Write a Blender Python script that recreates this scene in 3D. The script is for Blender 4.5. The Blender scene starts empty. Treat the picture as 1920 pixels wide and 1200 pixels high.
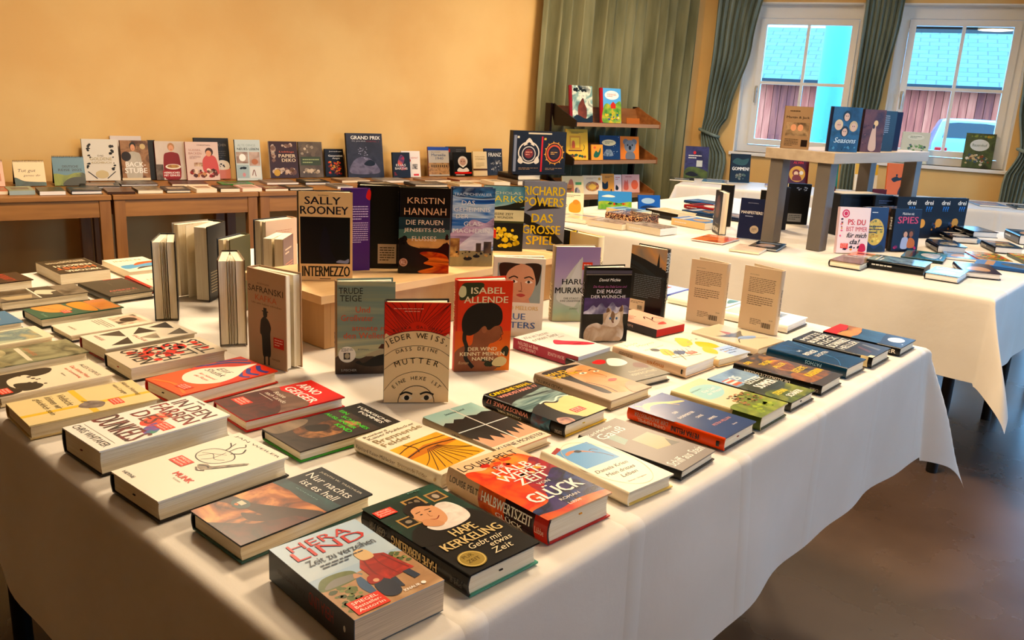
import bpy, math, random
from mathutils import Vector, Matrix
random.seed(7)
PI = math.pi
SC = bpy.context.scene
COL = SC.collection

# ------------------------------------------------------------------ camera
R = ((0.66448698, -0.74554684, 0.05115631), (0.15930585, 0.20820127, 0.96502533), (-0.73012239, -0.63309726, 0.257117))
cam_d = bpy.data.cameras.new('camera')
cam = bpy.data.objects.new('camera', cam_d)
COL.objects.link(cam)
m = Matrix([[R[0][0], R[1][0], R[2][0]], [R[0][1], R[1][1], R[2][1]], [R[0][2], R[1][2], R[2][2]]]).to_4x4()
m.translation = Vector((0, 0, 1.36))
cam.matrix_world = m
cam_d.sensor_width = 36
cam_d.lens = 1580 / 1920 * 36
cam_d.clip_start = 0.05
SC.camera = cam
vs = SC.view_settings
vs.view_transform = 'Standard'
vs.look = 'None'
vs.gamma = 1
vs.use_curve_mapping = False
vs.exposure = 0.2

# ------------------------------------------------------------------ sky
W = bpy.data.worlds.new('sky')
SC.world = W
W.use_nodes = True
bg = W.node_tree.nodes['Background']
bg.inputs['Color'].default_value = (0.22, 0.56, 1.0, 1)
bg.inputs['Strength'].default_value = 15.0

# wall coordinates: s along the window wall from the room corner, d outwards
C0 = Vector((7.19, 4.118, 0))
TB = Vector((0.3132, -0.9497, 0))
NB = Vector((0.9497, 0.3132, 0))
def WP(s, d, z):
    p = C0 + TB * s + NB * d
    return Vector((p.x, p.y, z))
WB_YAW = math.atan2(TB.y, TB.x)
TA = Vector((0.9763, -0.2165, 0))          # along the long yellow wall, towards the corner
NA = Vector((-0.2165, -0.9763, 0))         # into the room
def AP(s, d, z):                           # s < 0 runs left from the corner
    p = C0 + TA * s + NA * d
    return Vector((p.x, p.y, z))

def area(name, loc, size, power, color, sy=None, rot=None, portal=False, shape='DISK'):
    l = bpy.data.lights.new(name, 'AREA')
    l.shape = shape if sy is None else 'RECTANGLE'
    l.size = size
    if sy is not None: l.size_y = sy
    l.energy = power
    l.color = color
    if portal: l.cycles.is_portal = True
    o = bpy.data.objects.new(name, l)
    COL.objects.link(o)
    o.location = loc
    if rot is not None: o.rotation_euler = rot
    return o
WARM = (1.0, 0.76, 0.50)
LAMPS = [(1.7, 3.1, 66), (4.9, 3.0, 48), (2.3, 1.1, 50), (4.6, 1.0, 28), (1.5, -0.9, 20)]
for i, (x, y, p) in enumerate(LAMPS):
    area('ceiling_lamp_light', (x, y, 2.70), 0.5, p, WARM)

# ------------------------------------------------------------------ materials
def lin(h):
    h = h.lstrip('#')
    v = [int(h[i:i + 2], 16) / 255 for i in (0, 2, 4)]
    return tuple(c / 12.92 if c <= .04045 else ((c + .055) / 1.055) ** 2.4 for c in v) + (1,)
MATS = {}
def vivid(h):
    import colorsys
    r, g, b = [int(h[i:i + 2], 16) / 255 for i in (1, 3, 5)]
    hh, s_, v = colorsys.rgb_to_hsv(r, g, b)
    s_ = min(1, s_ * 1.18); v = v ** 1.18 if v < .75 else v ** 1.05
    return '#%02x%02x%02x' % tuple(int(round(q * 255)) for q in colorsys.hsv_to_rgb(hh, s_, v))
def mat(spec, rough=0.34, coat=0.0, spec_l=0.28, metal=0.0):
    """'#rrggbb' plain, or K#a#b#c@scale with K = n noise, w streaks, v cells, g up-gradient, x across-gradient"""
    key = (spec, rough, coat, metal)
    if key in MATS: return MATS[key]
    M = bpy.data.materials.new('material')
    M.use_nodes = True
    nt = M.node_tree
    b = nt.nodes['Principled BSDF']
    b.inputs['Roughness'].default_value = rough
    b.inputs['Metallic'].default_value = metal
    b.inputs['Coat Weight'].default_value = coat
    b.inputs['Coat Roughness'].default_value = 0.15
    b.inputs['Specular IOR Level'].default_value = spec_l
    if spec[0] == '#':
        b.inputs['Base Color'].default_value = lin(vivid(spec))
    else:
        k = spec[0]
        body, _, sc = spec[1:].partition('@')
        cols = [c for c in body.split('#') if c]
        sc = float(sc or 30)
        tc = nt.nodes.new('ShaderNodeTexCoord')
        mp = nt.nodes.new('ShaderNodeMapping')
        nt.links.new(tc.outputs['Object'], mp.inputs[0])
        rp = nt.nodes.new('ShaderNodeValToRGB')
        e = rp.color_ramp.elements
        while len(e) < len(cols): e.new(0.5)
        lo, hi = (0.32, 0.68) if k in 'nw' else (0.0, 1.0)
        for i, c in enumerate(cols):
            e[i].position = lo + (hi - lo) * i / max(1, len(cols) - 1)
            e[i].color = lin(vivid('#' + c))
        if k in 'nw':
            n = nt.nodes.new('ShaderNodeTexNoise')
            n.inputs['Scale'].default_value = sc
            n.inputs['Detail'].default_value = 4
            n.inputs['Distortion'].default_value = 0.6 if k == 'n' else 1.2
            if k == 'w': mp.inputs['Scale'].default_value = (0.35, 1.6, 1)
            nt.links.new(mp.outputs[0], n.inputs['Vector'])
            nt.links.new(n.outputs[0], rp.inputs[0])
        elif k == 'v':
            n = nt.nodes.new('ShaderNodeTexVoronoi')
            n.inputs['Scale'].default_value = sc
            nt.links.new(mp.outputs[0], n.inputs['Vector'])
            s2 = nt.nodes.new('ShaderNodeSeparateColor')
            nt.links.new(n.outputs['Color'], s2.inputs[0])
            nt.links.new(s2.outputs[0], rp.inputs[0])
            rp.color_ramp.interpolation = 'CONSTANT'
            for i in range(len(cols)): e[i].position = i / len(cols)
        else:
            sx = nt.nodes.new('ShaderNodeSeparateXYZ')
            mr = nt.nodes.new('ShaderNodeMapRange')
            mr.inputs['From Min'].default_value = 0.0
            mr.inputs['From Max'].default_value = 0.21 if k == 'g' else 0.13
            nt.links.new(mp.outputs[0], sx.inputs[0])
            n = nt.nodes.new('ShaderNodeTexNoise')
            n.inputs['Scale'].default_value = 14
            mx = nt.nodes.new('ShaderNodeMath')
            mx.operation = 'MULTIPLY_ADD'
            mx.inputs[1].default_value = 0.05
            nt.links.new(mp.outputs[0], n.inputs['Vector'])
            nt.links.new(n.outputs[0], mx.inputs[0])
            nt.links.new(sx.outputs[1 if k == 'g' else 0], mx.inputs[2])
            nt.links.new(mx.outputs[0], mr.inputs[0])
            nt.links.new(mr.outputs[0], rp.inputs[0])
        nt.links.new(rp.outputs[0], b.inputs['Base Color'])
    MATS[key] = M
    return M

def noisemat(name, c1, c2, scale, rough=0.6, bump=0.1, bscale=None, stretch=(1, 1, 1), detail=5, rough2=None, coat=0, lo=.35, hi=.65, bdist=.02):
    M = bpy.data.materials.new(name)
    M.use_nodes = True
    nt = M.node_tree
    b = nt.nodes['Principled BSDF']
    tc = nt.nodes.new('ShaderNodeTexCoord')
    mp = nt.nodes.new('ShaderNodeMapping')
    mp.inputs['Scale'].default_value = stretch
    nt.links.new(tc.outputs['Object'], mp.inputs[0])
    n = nt.nodes.new('ShaderNodeTexNoise')
    n.inputs['Scale'].default_value = scale
    n.inputs['Detail'].default_value = detail
    nt.links.new(mp.outputs[0], n.inputs['Vector'])
    rp = nt.nodes.new('ShaderNodeValToRGB')
    rp.color_ramp.elements[0].position = lo
    rp.color_ramp.elements[1].position = hi
    rp.color_ramp.elements[0].color = lin(c1)
    rp.color_ramp.elements[1].color = lin(c2)
    nt.links.new(n.outputs[0], rp.inputs[0])
    nt.links.new(rp.outputs[0], b.inputs['Base Color'])
    b.inputs['Roughness'].default_value = rough
    b.inputs['Coat Weight'].default_value = coat
    if rough2 is not None:
        mr = nt.nodes.new('ShaderNodeMapRange')
        mr.inputs['To Min'].default_value = rough
        mr.inputs['To Max'].default_value = rough2
        nt.links.new(n.outputs[0], mr.inputs[0])
        nt.links.new(mr.outputs[0], b.inputs['Roughness'])
    if bump:
        n2 = nt.nodes.new('ShaderNodeTexNoise')
        n2.inputs['Scale'].default_value = bscale or scale
        n2.inputs['Detail'].default_value = 3
        nt.links.new(mp.outputs[0], n2.inputs['Vector'])
        bp = nt.nodes.new('ShaderNodeBump')
        bp.inputs['Strength'].default_value = bump
        bp.inputs['Distance'].default_value = bdist
        nt.links.new(n2.outputs[0], bp.inputs['Height'])
        nt.links.new(bp.outputs[0], b.inputs['Normal'])
    return M

def pagemat(name, c1, c2):
    M = bpy.data.materials.new(name)
    M.use_nodes = True
    nt = M.node_tree
    b = nt.nodes['Principled BSDF']
    b.inputs['Roughness'].default_value = 0.8
    tc = nt.nodes.new('ShaderNodeTexCoord')
    mp = nt.nodes.new('ShaderNodeMapping')
    mp.inputs['Scale'].default_value = (6, 6, 900)
    n = nt.nodes.new('ShaderNodeTexNoise')
    n.inputs['Scale'].default_value = 1.6
    nt.links.new(tc.outputs['Object'], mp.inputs[0])
    nt.links.new(mp.outputs[0], n.inputs['Vector'])
    rp = nt.nodes.new('ShaderNodeValToRGB')
    rp.color_ramp.elements[0].position = .3
    rp.color_ramp.elements[1].position = .6
    rp.color_ramp.elements[0].color = lin(c1)
    rp.color_ramp.elements[1].color = lin(c2)
    nt.links.new(n.outputs[0], rp.inputs[0])
    nt.links.new(rp.outputs[0], b.inputs['Base Color'])
    return M
PAGE = pagemat('page_edges', '#dccca8', '#f3e9d0')
PAGEW = pagemat('white_page_edges', '#cfcbc2', '#f2efe8')

def cloth_mat(name, c1, c2):
    M = noisemat(name, c1, c2, 3.0, rough=0.62, bump=0.0)
    nt = M.node_tree
    b = nt.nodes['Principled BSDF']
    b.inputs['Sheen Weight'].default_value = 0.15
    tc = nt.nodes.new('ShaderNodeTexCoord')
    n = nt.nodes.new('ShaderNodeTexNoise')
    n.inputs['Scale'].default_value = 3.4
    n.inputs['Detail'].default_value = 5
    n.inputs['Distortion'].default_value = 0.4
    nt.links.new(tc.outputs['Object'], n.inputs['Vector'])
    n2 = nt.nodes.new('ShaderNodeTexNoise')
    n2.inputs['Scale'].default_value = 450
    nt.links.new(tc.outputs['Object'], n2.inputs['Vector'])
    bp = nt.nodes.new('ShaderNodeBump')
    bp.inputs['Strength'].default_value = 0.3
    bp.inputs['Distance'].default_value = 0.02
    wv = nt.nodes.new('ShaderNodeTexWave'); wv.wave_type = 'BANDS'; wv.bands_direction = 'X'; wv.inputs['Scale'].default_value = 0.9; wv.inputs['Distortion'].default_value = 0.35
    wv.inputs['Detail Scale'].default_value = 2.0
    nt.links.new(tc.outputs['Object'], wv.inputs['Vector'])
    cr = nt.nodes.new('ShaderNodeValToRGB'); cr.color_ramp.elements[0].position = .965; cr.color_ramp.elements[1].position = 1.0
    nt.links.new(wv.outputs[0], cr.inputs[0])
    bp0 = nt.nodes.new('ShaderNodeBump'); bp0.inputs['Strength'].default_value = .35; bp0.inputs['Distance'].default_value = .006
    nt.links.new(cr.outputs[0], bp0.inputs['Height']); nt.links.new(bp0.outputs[0], bp.inputs['Normal'])
    bp2 = nt.nodes.new('ShaderNodeBump')
    bp2.inputs['Strength'].default_value = 0.12
    bp2.inputs['Distance'].default_value = 0.001
    nt.links.new(n.outputs[0], bp.inputs['Height'])
    nt.links.new(n2.outputs[0], bp2.inputs['Height'])
    nt.links.new(bp.outputs[0], bp2.inputs['Normal'])
    nt.links.new(bp2.outputs[0], b.inputs['Normal'])
    return M

# ------------------------------------------------------------------ mesh helpers
class MB:
    def __init__(s): s.v = []; s.f = []; s.m = []; s.mats = []; s.sm = []
    def mi(s, M):
        if M not in s.mats: s.mats.append(M)
        return s.mats.index(M)
    def add(s, vs, fs, M, smooth=False):
        o = len(s.v); s.v += [tuple(v) for v in vs]; i = s.mi(M)
        for f in fs: s.f.append([o + k for k in f]); s.m.append(i); s.sm.append(smooth)
    def box(s, x0, y0, z0, x1, y1, z1, M):
        v = [(x0, y0, z0), (x1, y0, z0), (x1, y1, z0), (x0, y1, z0), (x0, y0, z1), (x1, y0, z1), (x1, y1, z1), (x0, y1, z1)]
        s.add(v, [(0, 3, 2, 1), (4, 5, 6, 7), (0, 1, 5, 4), (1, 2, 6, 5), (2, 3, 7, 6), (3, 0, 4, 7)], M)
    def hexa(s, v, M):
        s.add(v, [(0, 3, 2, 1), (4, 5, 6, 7), (0, 1, 5, 4), (1, 2, 6, 5), (2, 3, 7, 6), (3, 0, 4, 7)], M)
    def prism(s, pts, lo, hi, M, fn=None, smooth=False):
        """closed polygon pts (a,b) swept from lo to hi; fn(a,b,c) -> xyz"""
        fn = fn or (lambda a, b, c: (a, b, c))
        n = len(pts)
        v = [fn(a, b, lo) for a, b in pts] + [fn(a, b, hi) for a, b in pts]
        s.add(v, [[(i + 1) % n, i, n + i, n + (i + 1) % n] for i in range(n)], M, smooth)
        s.add(v, [list(range(n)), list(range(2 * n - 1, n - 1, -1))], M)
    def tube(s, p, r, M, seg=10, smooth=True, caps=True):
        p = [Vector(q) for q in p]
        rs = r if isinstance(r, (list, tuple)) else [r] * len(p)
        v = []
        for i, q in enumerate(p):
            t = (p[min(i + 1, len(p) - 1)] - p[max(i - 1, 0)]).normalized()
            a = t.orthogonal().normalized() if abs(t.z) > .99 else Vector((0, 0, 1)).cross(t).normalized()
            b = t.cross(a)
            for k in range(seg):
                g = 2 * PI * k / seg
                v.append(q + (a * math.cos(g) + b * math.sin(g)) * rs[i])
        f = []
        for i in range(len(p) - 1):
            for k in range(seg):
                k2 = (k + 1) % seg
                f.append((i * seg + k, i * seg + k2, (i + 1) * seg + k2, (i + 1) * seg + k))
        s.add(v, f, M, smooth)
        if caps: s.add(v, [list(range(seg - 1, -1, -1)), list(range(len(v) - seg, len(v)))], M)
    def build(s, name, parent=None, loc=None, rotz=None, bevel=0):
        me = bpy.data.meshes.new(name)
        me.from_pydata(s.v, [], s.f)
        for M in s.mats: me.materials.append(M)
        me.polygons.foreach_set('material_index', s.m)
        me.polygons.foreach_set('use_smooth', s.sm)
        me.update()
        o = bpy.data.objects.new(name, me)
        COL.objects.link(o)
        if parent: o.parent = parent
        if loc is not None: o.location = loc
        if rotz is not None: o.rotation_euler = (0, 0, rotz)
        if bevel:
            b = o.modifiers.new('bevel', 'BEVEL'); b.width = bevel; b.segments = 2; b.limit_method = 'ANGLE'
        return o
def tag(o, label, cat, group=None):
    o['label'] = label; o['category'] = cat
    if group: o['group'] = group
    return o
def thing(name, label, cat, loc=(0, 0, 0), rotz=0, group=None):
    o = bpy.data.objects.new(name, None)
    COL.objects.link(o)
    o.location = loc; o.rotation_euler = (0, 0, rotz); o.empty_display_size = .1
    return tag(o, label, cat, group)
def struct(o): o['kind'] = 'structure'; return o

# ------------------------------------------------------------------ lettering
GL = {}
def glyphs(txt, bold):
    bold = False
    k = (txt, bold)
    if k not in GL:
        c = bpy.data.curves.new('lettering', 'FONT')
        c.body = txt; c.resolution_u = 2; c.fill_mode = 'FRONT'
        o = bpy.data.objects.new('lettering', c)
        me = bpy.data.meshes.new_from_object(o)
        vv = [(v.co.x, v.co.y) for v in me.vertices]
        ff = [tuple(p.vertices) for p in me.polygons]
        bpy.data.objects.remove(o); bpy.data.curves.remove(c); bpy.data.meshes.remove(me)
        if not vv: vv = [(0, 0), (1, 1)]
        xs = [a for a, b in vv]; ys = [b for a, b in vv]
        GL[k] = (vv, ff, min(xs), max(xs), min(ys), max(ys))
    return GL[k]

def catmull(p, n=6, closed=True):
    o = []; N = len(p)
    for i in range(N if closed else N - 1):
        g = (lambda k: p[k % N]) if closed else (lambda k: p[max(0, min(N - 1, k))])
        a, b, c, d = g(i - 1), g(i), g(i + 1), g(i + 2)
        for k in range(n):
            t = k / n
            o.append(tuple(.5 * (2 * b[j] + (c[j] - a[j]) * t + (2 * a[j] - 5 * b[j] + 4 * c[j] - d[j]) * t * t + (3 * b[j] - a[j] - 3 * c[j] + d[j]) * t ** 3) for j in (0, 1)))
    if not closed: o.append(p[-1])
    return o
def pairs(l): return [(l[i], l[i + 1]) for i in range(0, len(l), 2)]

def art(mb, items, fn, w, h, rough, step=0.00004, coat=0, sub=1):
    """draw flat artwork; fn(u,v,layer) -> local xyz; u,v in 0..1; w,h in metres"""
    L = 1
    rnd = random.Random(len(items) * 7 + 3)
    if sub > 1: step = .00007
    def put(pts, faces, M, L):
        mb.add([fn(a, b, L * step) for a, b in pts], faces, M)
    for it in items:
        k = it[0]
        if k == 'r':
            _, a, b, c, d, col = it
            put([(x, b + (d - b) * i / sub) for i in range(sub + 1) for x in (a, c)], [(2 * i, 2 * i + 1, 2 * i + 3, 2 * i + 2) for i in range(sub)], mat(col, rough, coat), L)
        elif k == 'p':
            p = pairs(it[1]); put(p, [list(range(len(p)))], mat(it[2], rough, coat), L)
        elif k == 'c':
            p = [(min(1, max(0, a)), min(1, max(0, b))) for a, b in catmull(pairs(it[1]))]
            put(p, [list(range(len(p)))], mat(it[2], rough, coat), L)
        elif k == 'e':
            _, a, b, ra, rb, col = it[:6]
            n = 24
            p = [(a + ra * math.cos(2 * PI * i / n), b + rb * math.sin(2 * PI * i / n)) for i in range(n)]
            put(p, [list(range(n))], mat(col, rough, coat), L)
        elif k in 'ls':
            p = pairs(it[1]); wd = it[2]
            if k == 's': p = catmull(p, 6, False)
            P = [Vector((a * w, b * h)) for a, b in p]
            vs = []
            for i, q in enumerate(P):
                t = (P[min(i + 1, len(P) - 1)] - P[max(i - 1, 0)])
                t = t.normalized() if t.length > 1e-9 else Vector((1, 0))
                nrm = Vector((-t.y, t.x)) * wd * w / 2
                for e in (q + nrm, q - nrm): vs.append((min(1, max(0, e.x / w)), min(1, max(0, e.y / h))))
            put(vs, [(2 * i, 2 * i + 1, 2 * i + 3, 2 * i + 2) for i in range(len(P) - 1)], mat(it[3], rough, coat), L)
        elif k == 't':
            _, txt, a, b, c, d, col = it[:7]
            fl = it[7] if len(it) > 7 else ''
            vv, ff, x0, x1, y0, y1 = glyphs(txt, 'b' in fl)
            sx = (c - a) / max(1e-6, x1 - x0); sy = (d - b) / max(1e-6, y1 - y0)
            o = []
            for x, y in vv:
                q = (y - y0) / max(1e-6, y1 - y0)
                uu = a + (x - x0) * sx; v2 = b + (y - y0) * sy
                if 'i' in fl: uu += (q - .5) * (d - b) * h / w * .3
                if 'f' in fl: uu, v2 = a + c - uu, b + d - v2
                o.append((uu, v2))
            if sub > 1: L += 8
            if 'b' in fl:
                e = (d - b) * h / w * .028
                put([(p + e, q) for p, q in o], ff, mat(col, rough, coat), L + 1)
                put([(p - e, q) for p, q in o], ff, mat(col, rough, coat), L + 1.3)
            else: put(o, ff, mat(col, rough, coat), L + 1)
        elif k == 'a':      # text on an arc: text, centre u, v, radius (of w), from deg, to deg, size (of w), colour
            _, txt, cu, cv, r, a0, a1, sz, col = it
            n = len(txt)
            for i, ch in enumerate(txt):
                if ch == ' ': continue
                g = math.radians(a0 + (a1 - a0) * (i + .5) / n)
                vv, ff, x0, x1, y0, y1 = glyphs(ch, False)
                cc = (x0 + x1) / 2
                o = []
                for x, y in vv:
                    X = (x - cc) * sz * w * 1.35; Y = (y) * sz * w * 1.35
                    px = cu * w + (r * w + Y) * math.cos(g) + X * math.sin(g)
                    py = cv * h + (r * w + Y) * math.sin(g) - X * math.cos(g)
                    o.append((px / w, py / h))
                put(o, ff, mat(col, rough, coat), L + 1)
        elif k == 'L':      # lines too small to read
            _, a, b, c, d, n, col = it
            for i in range(n):
                y = d - (d - b) * (i + .5) / n; th = (d - b) / n * .2
                e = c if i < n - 1 else a + (c - a) * .6
                x = a
                while x < e - .01:
                    x2 = min(e, x + rnd.uniform(.03, .09) * (1 if c - a < .9 else 2))
                    put([(x, y - th), (x2, y - th), (x2, y + th), (x, y + th)], [(0, 1, 2, 3)], mat(col, rough), L)
                    x = x2 + .012
        elif k == 'D':      # scattered dabs: region, count, radius, colours
            _, a, b, c, d, n, rr, cols = it
            cs = ['#' + q for q in cols.split('#') if q]
            for i in range(n):
                x = rnd.uniform(a + rr, c - rr); y = rnd.uniform(b + rr * w / h, d - rr * w / h)
                q = rr * rnd.uniform(.4, 1); m_ = 8; ph = rnd.uniform(0, 3)
                p = [(x + q * rnd.uniform(.7, 1) * math.cos(2 * PI * j / m_ + ph), y + q * w / h * rnd.uniform(.55, .9) * math.sin(2 * PI * j / m_ + ph)) for j in range(m_)]
                put([(min(1, max(0, e)), min(1, max(0, f))) for e, f in p], [list(range(m_))], mat(rnd.choice(cs), rough), L + (i % 3) * .5)
            L += 1
        elif k == 'S':      # bestseller badge
            _, a, b, sw = it
            sh = sw * w / h * .62
            r_ = '#e2401c'
            put([(a - sw / 2, b - sh / 2), (a + sw / 2, b - sh / 2), (a + sw / 2, b + sh / 2), (a - sw / 2, b + sh / 2)], [(0, 1, 2, 3)], mat(r_, .3), L)
            for j, tx in enumerate(('SPIEGEL', 'Bestseller-', 'Autorin')):
                vv, ff, x0, x1, y0, y1 = glyphs(tx, True)
                ww = sw * .8 / (x1 - x0); yb = b + sh * (.2 - j * .28); hh = sh * .2 / (y1 - y0)
                put([(a - sw * .4 + (x - x0) * ww, yb + (y - y0) * hh) for x, y in vv], ff, mat('#fff0e0', .4), L + 1)
        elif k == 'O':      # outlined ring
            _, a, b, ra, rb, wd, col = it
            n = 32; v = []
            for i in range(n):
                g = 2 * PI * i / n
                v += [(a + ra * math.cos(g), b + rb * math.sin(g)), (a + (ra - wd) * math.cos(g), b + (rb - wd * w / h) * math.sin(g))]
            v = [(min(1, max(0, p)), min(1, max(0, q))) for p, q in v]
            put(v, [(2 * i, 2 * i + 1, (2 * i + 3) % (2 * n), (2 * i + 2) % (2 * n)) for i in range(n)], mat(col, rough), L)
        L += 1

# ------------------------------------------------------------------ a book
def make_book(name, label, w, l, t, sp, group=None, phi=0, frac=.5, off=(0, 0, 0), cat='book'):
    """local frame: u (x) from spine to fore edge, v (y) from tail to head, z through the thickness, front cover at +z.
    phi opens each leaf; off shifts the closed book (so a lying book has its origin under its middle)"""
    root = thing(name, label, cat, group=group)
    hard = sp.get('hard', True)
    bt = .0026 if hard else .0008
    oh = .0035 if hard else .0002
    br = min(.0045, t * .16) if hard else .0006
    cf = mat(sp['c'], sp.get('rough', .33), sp.get('coat', .0))
    cs = mat(sp.get('s', sp['c'] if sp['c'][0] == '#' else '#' + sp['c'].split('#')[1].split('@')[0]), sp.get('rough', .33))
    cb = mat(sp.get('b', sp.get('s', sp['c'] if sp['c'][0] == '#' else '#' + sp['c'].split('#')[1].split('@')[0])), sp.get('rough', .33))
    pg = sp.get('pg', PAGE)
    ci = mat(sp.get("in", '#e9dfca'), .6)
    ph = math.radians(phi)
    def leaf(u, z, sgn):                                # rotate a point of the front (+1) or back (-1) leaf about its hinge
        if ph == 0: return u, z
        hu, hz = br, sgn * (t / 2 - bt)
        du, dz = u - hu, z - hz
        a = ph * sgn
        return hu + du * math.cos(a) - dz * math.sin(a), hz + du * math.sin(a) + dz * math.cos(a)
    X, Y, Z = off
    mb = MB()
    for sgn, M in ((1, cf), (-1, cb)):
        a0, a1 = t / 2 * sgn, (t / 2 - bt) * sgn
        P = [leaf(br, a1, sgn), leaf(w, a1, sgn), leaf(w, a0, sgn), leaf(br, a0, sgn)]
        if sgn < 0: P = P[::-1]
        v = [(x + X, y + Y, z + Z) for y in (0, l) for x, z in P]
        # faces: 0 inner,1 edge,2 outer,3 hinge
        fs = [(0, 1, 5, 4), (1, 2, 6, 5), (2, 3, 7, 6), (3, 0, 4, 7), (0, 3, 2, 1), (4, 5, 6, 7)]
        fs = [tuple(reversed(f)) for f in fs]
        mb.add(v, fs, M)
    # spine strip
    n = 6 if hard else 1
    so, si = [], []
    for i in range(n + 1):
        z = -t / 2 + t * i / n
        x = br * (1 - math.sin(PI * i / n)) if hard else 0
        so.append((x, z)); si.append((x + bt * 1.1, max(-t / 2 + bt * .5, min(t / 2 - bt * .5, z))))
    loop = so + si[::-1]
    v = [(x + X, y + Y, z + Z) for y in (0, l) for x, z in loop]
    N = len(loop)
    mb.add(v, [[i, (i + 1) % N, N + (i + 1) % N, N + i] for i in range(N)][::1], cs, hard)
    mb.add(v, [[i, i + 1, N - 2 - i, N - 1 - i] for i in range(n)] + [[N + i + 1, N + i, 2 * N - 1 - i, 2 * N - 2 - i] for i in range(n)], cs)
    def ff(u, v_, d):
        x, z = leaf(max(.0003, u * w), t / 2 + d, 1); return (x + X, v_ * l + Y, z + Z)
    def fb(u, v_, d):
        x, z = leaf(w * (1 - u), -t / 2 - d, -1); return (x + X, v_ * l + Y, z + Z)
    def fs_(p, q, d):
        x = br * (1 - math.sin(PI * q)) if hard else 0
        return (x - d - (.0005 if hard else 0) + X, l * (1 - p) + Y, (q - .5) * t + Z)
    st = sp.get('step', .00004)
    if sp.get('a'): art(mb, sp['a'], ff, w, l, sp.get('rough', .33), st)
    if sp.get('ba'): art(mb, sp['ba'], fb, w, l, sp.get('rough', .33), st)
    if sp.get('sa'): art(mb, sp['sa'], fs_, l, t, sp.get('rough', .33), st, sub=8 if hard else 1)
    mb.build('cover', root)
    # pages
    pb = MB()
    pt = t - 2 * bt
    def chunk(z0, z1, sgn, cut=0):
        m_ = 5; u1 = w - oh; u0 = br + bt * .6
        pts = [(u0, z0)]
        for i in range(m_):
            q = i / (m_ - 1)
            bow = .0035 * math.sin(PI * (((z0 + (z1 - z0) * q) + pt / 2) / pt)) if hard else 0
            pts.append((u1 - bow - cut, z0 + (z1 - z0) * q))
        pts.append((u0, z1))
        pts = [leaf(a, b, sgn) for a, b in pts]
        pb.prism(pts[::-1], oh, l - oh, pg, lambda a, b, c: (a + X, c + Y, b + Z))
    zc = pt / 2 - pt * frac
    if ph == 0: chunk(-pt / 2, pt / 2, 1)
    else:
        if frac > .02: chunk(zc, pt / 2, 1)
        if frac < .98: chunk(-pt / 2, zc, -1)
        for i in range(sp.get('fan', 0)):              # loose leaves standing in the gap
            g = ph * (1 - 2 * (i + .7) / (sp['fan'] + .4)) * .9
            ca, sa = math.cos(g), math.sin(g)
            x0, z0, x1 = br + bt, zc, w - oh - .002 * (i % 3)
            q = [(x0, z0 - .0004), (x0 + (x1 - x0) * ca, z0 + (x1 - x0) * sa - .0004), (x0 + (x1 - x0) * ca, z0 + (x1 - x0) * sa + .0006), (x0, z0 + .0006)]
            pb.prism(q[::-1], oh, l - oh, pg, lambda a, b, c: (a + X, c + Y, b + Z))
    pb.build('page_block', root)
    if sp.get('rib'):
        rb = MB()
        c = mat(sp['rib'], .5)
        zz, uu = sp.get('ribp', (0, w * .45))
        rb.box(uu + X, oh - .0016 + Y, zz - .0008 + Z, uu + .006 + X, oh + .0002 + Y, zz + .0008 + Z, c)
        rb.build('ribbon_marker', root)
    return root
NB_ = [0]
def bookname(sp): return sp.get('name', 'hardcover_book' if sp.get('hard', True) else 'paperback_book')
def lying(x, y, a, w, l, t, label, sp, z=.75, group=None, tilt=None):
    r = make_book(bookname(sp), label, w, l, t, sp, group, off=(-w / 2, -l / 2, t / 2))
    r.location = (x, y, z + .0008)
    r.rotation_euler = (0, 0, math.radians(a))
    if tilt: r.rotation_euler = (math.radians(tilt[0]), math.radians(tilt[1]), math.radians(a)); r.location.z += tilt[2]
    return r
def standing(x, y, a, w, h, t, label, sp, side='F', op=0, z=.75, lean=0, group=None, frac=.5):
    """x,y,a: left foot and direction of the visible cover; side F front cover in view (spine left), B back cover (spine right)"""
    r = make_book(bookname(sp), label, w, h, t, sp, group, phi=op / 2, frac=frac)
    ar = math.radians(a); o2 = math.radians(op / 2)
    if side == 'F':
        b = ar + o2
        P = Vector((x, y, 0))
        U = Vector((math.cos(b), math.sin(b), 0)); Nn = Vector((math.sin(b), -math.cos(b), 0))
        O = P - Nn * (t / 2)
    else:
        sx, sy = x + w * math.cos(ar), y + w * math.sin(ar)
        b = ar + PI - o2
        U = Vector((math.cos(b), math.sin(b), 0)); Nn = Vector((math.sin(b), -math.cos(b), 0))
        O = Vector((sx, sy, 0)) + Nn * (t / 2)
    V = Vector((0, 0, 1))
    if lean:
        q = math.radians(lean) * (1 if side == 'F' else -1)
        rot = Matrix.Rotation(q, 3, -U if side == 'F' else -U)
        V = rot @ V; Nn = rot @ Nn
    M = Matrix(((U.x, V.x, Nn.x), (U.y, V.y, Nn.y), (U.z, V.z, Nn.z))).to_4x4()
    O.z = z + .0008 + (t / 2 * math.sin(math.radians(abs(lean))))
    M.translation = O
    r.matrix_world = M
    return r

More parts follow.
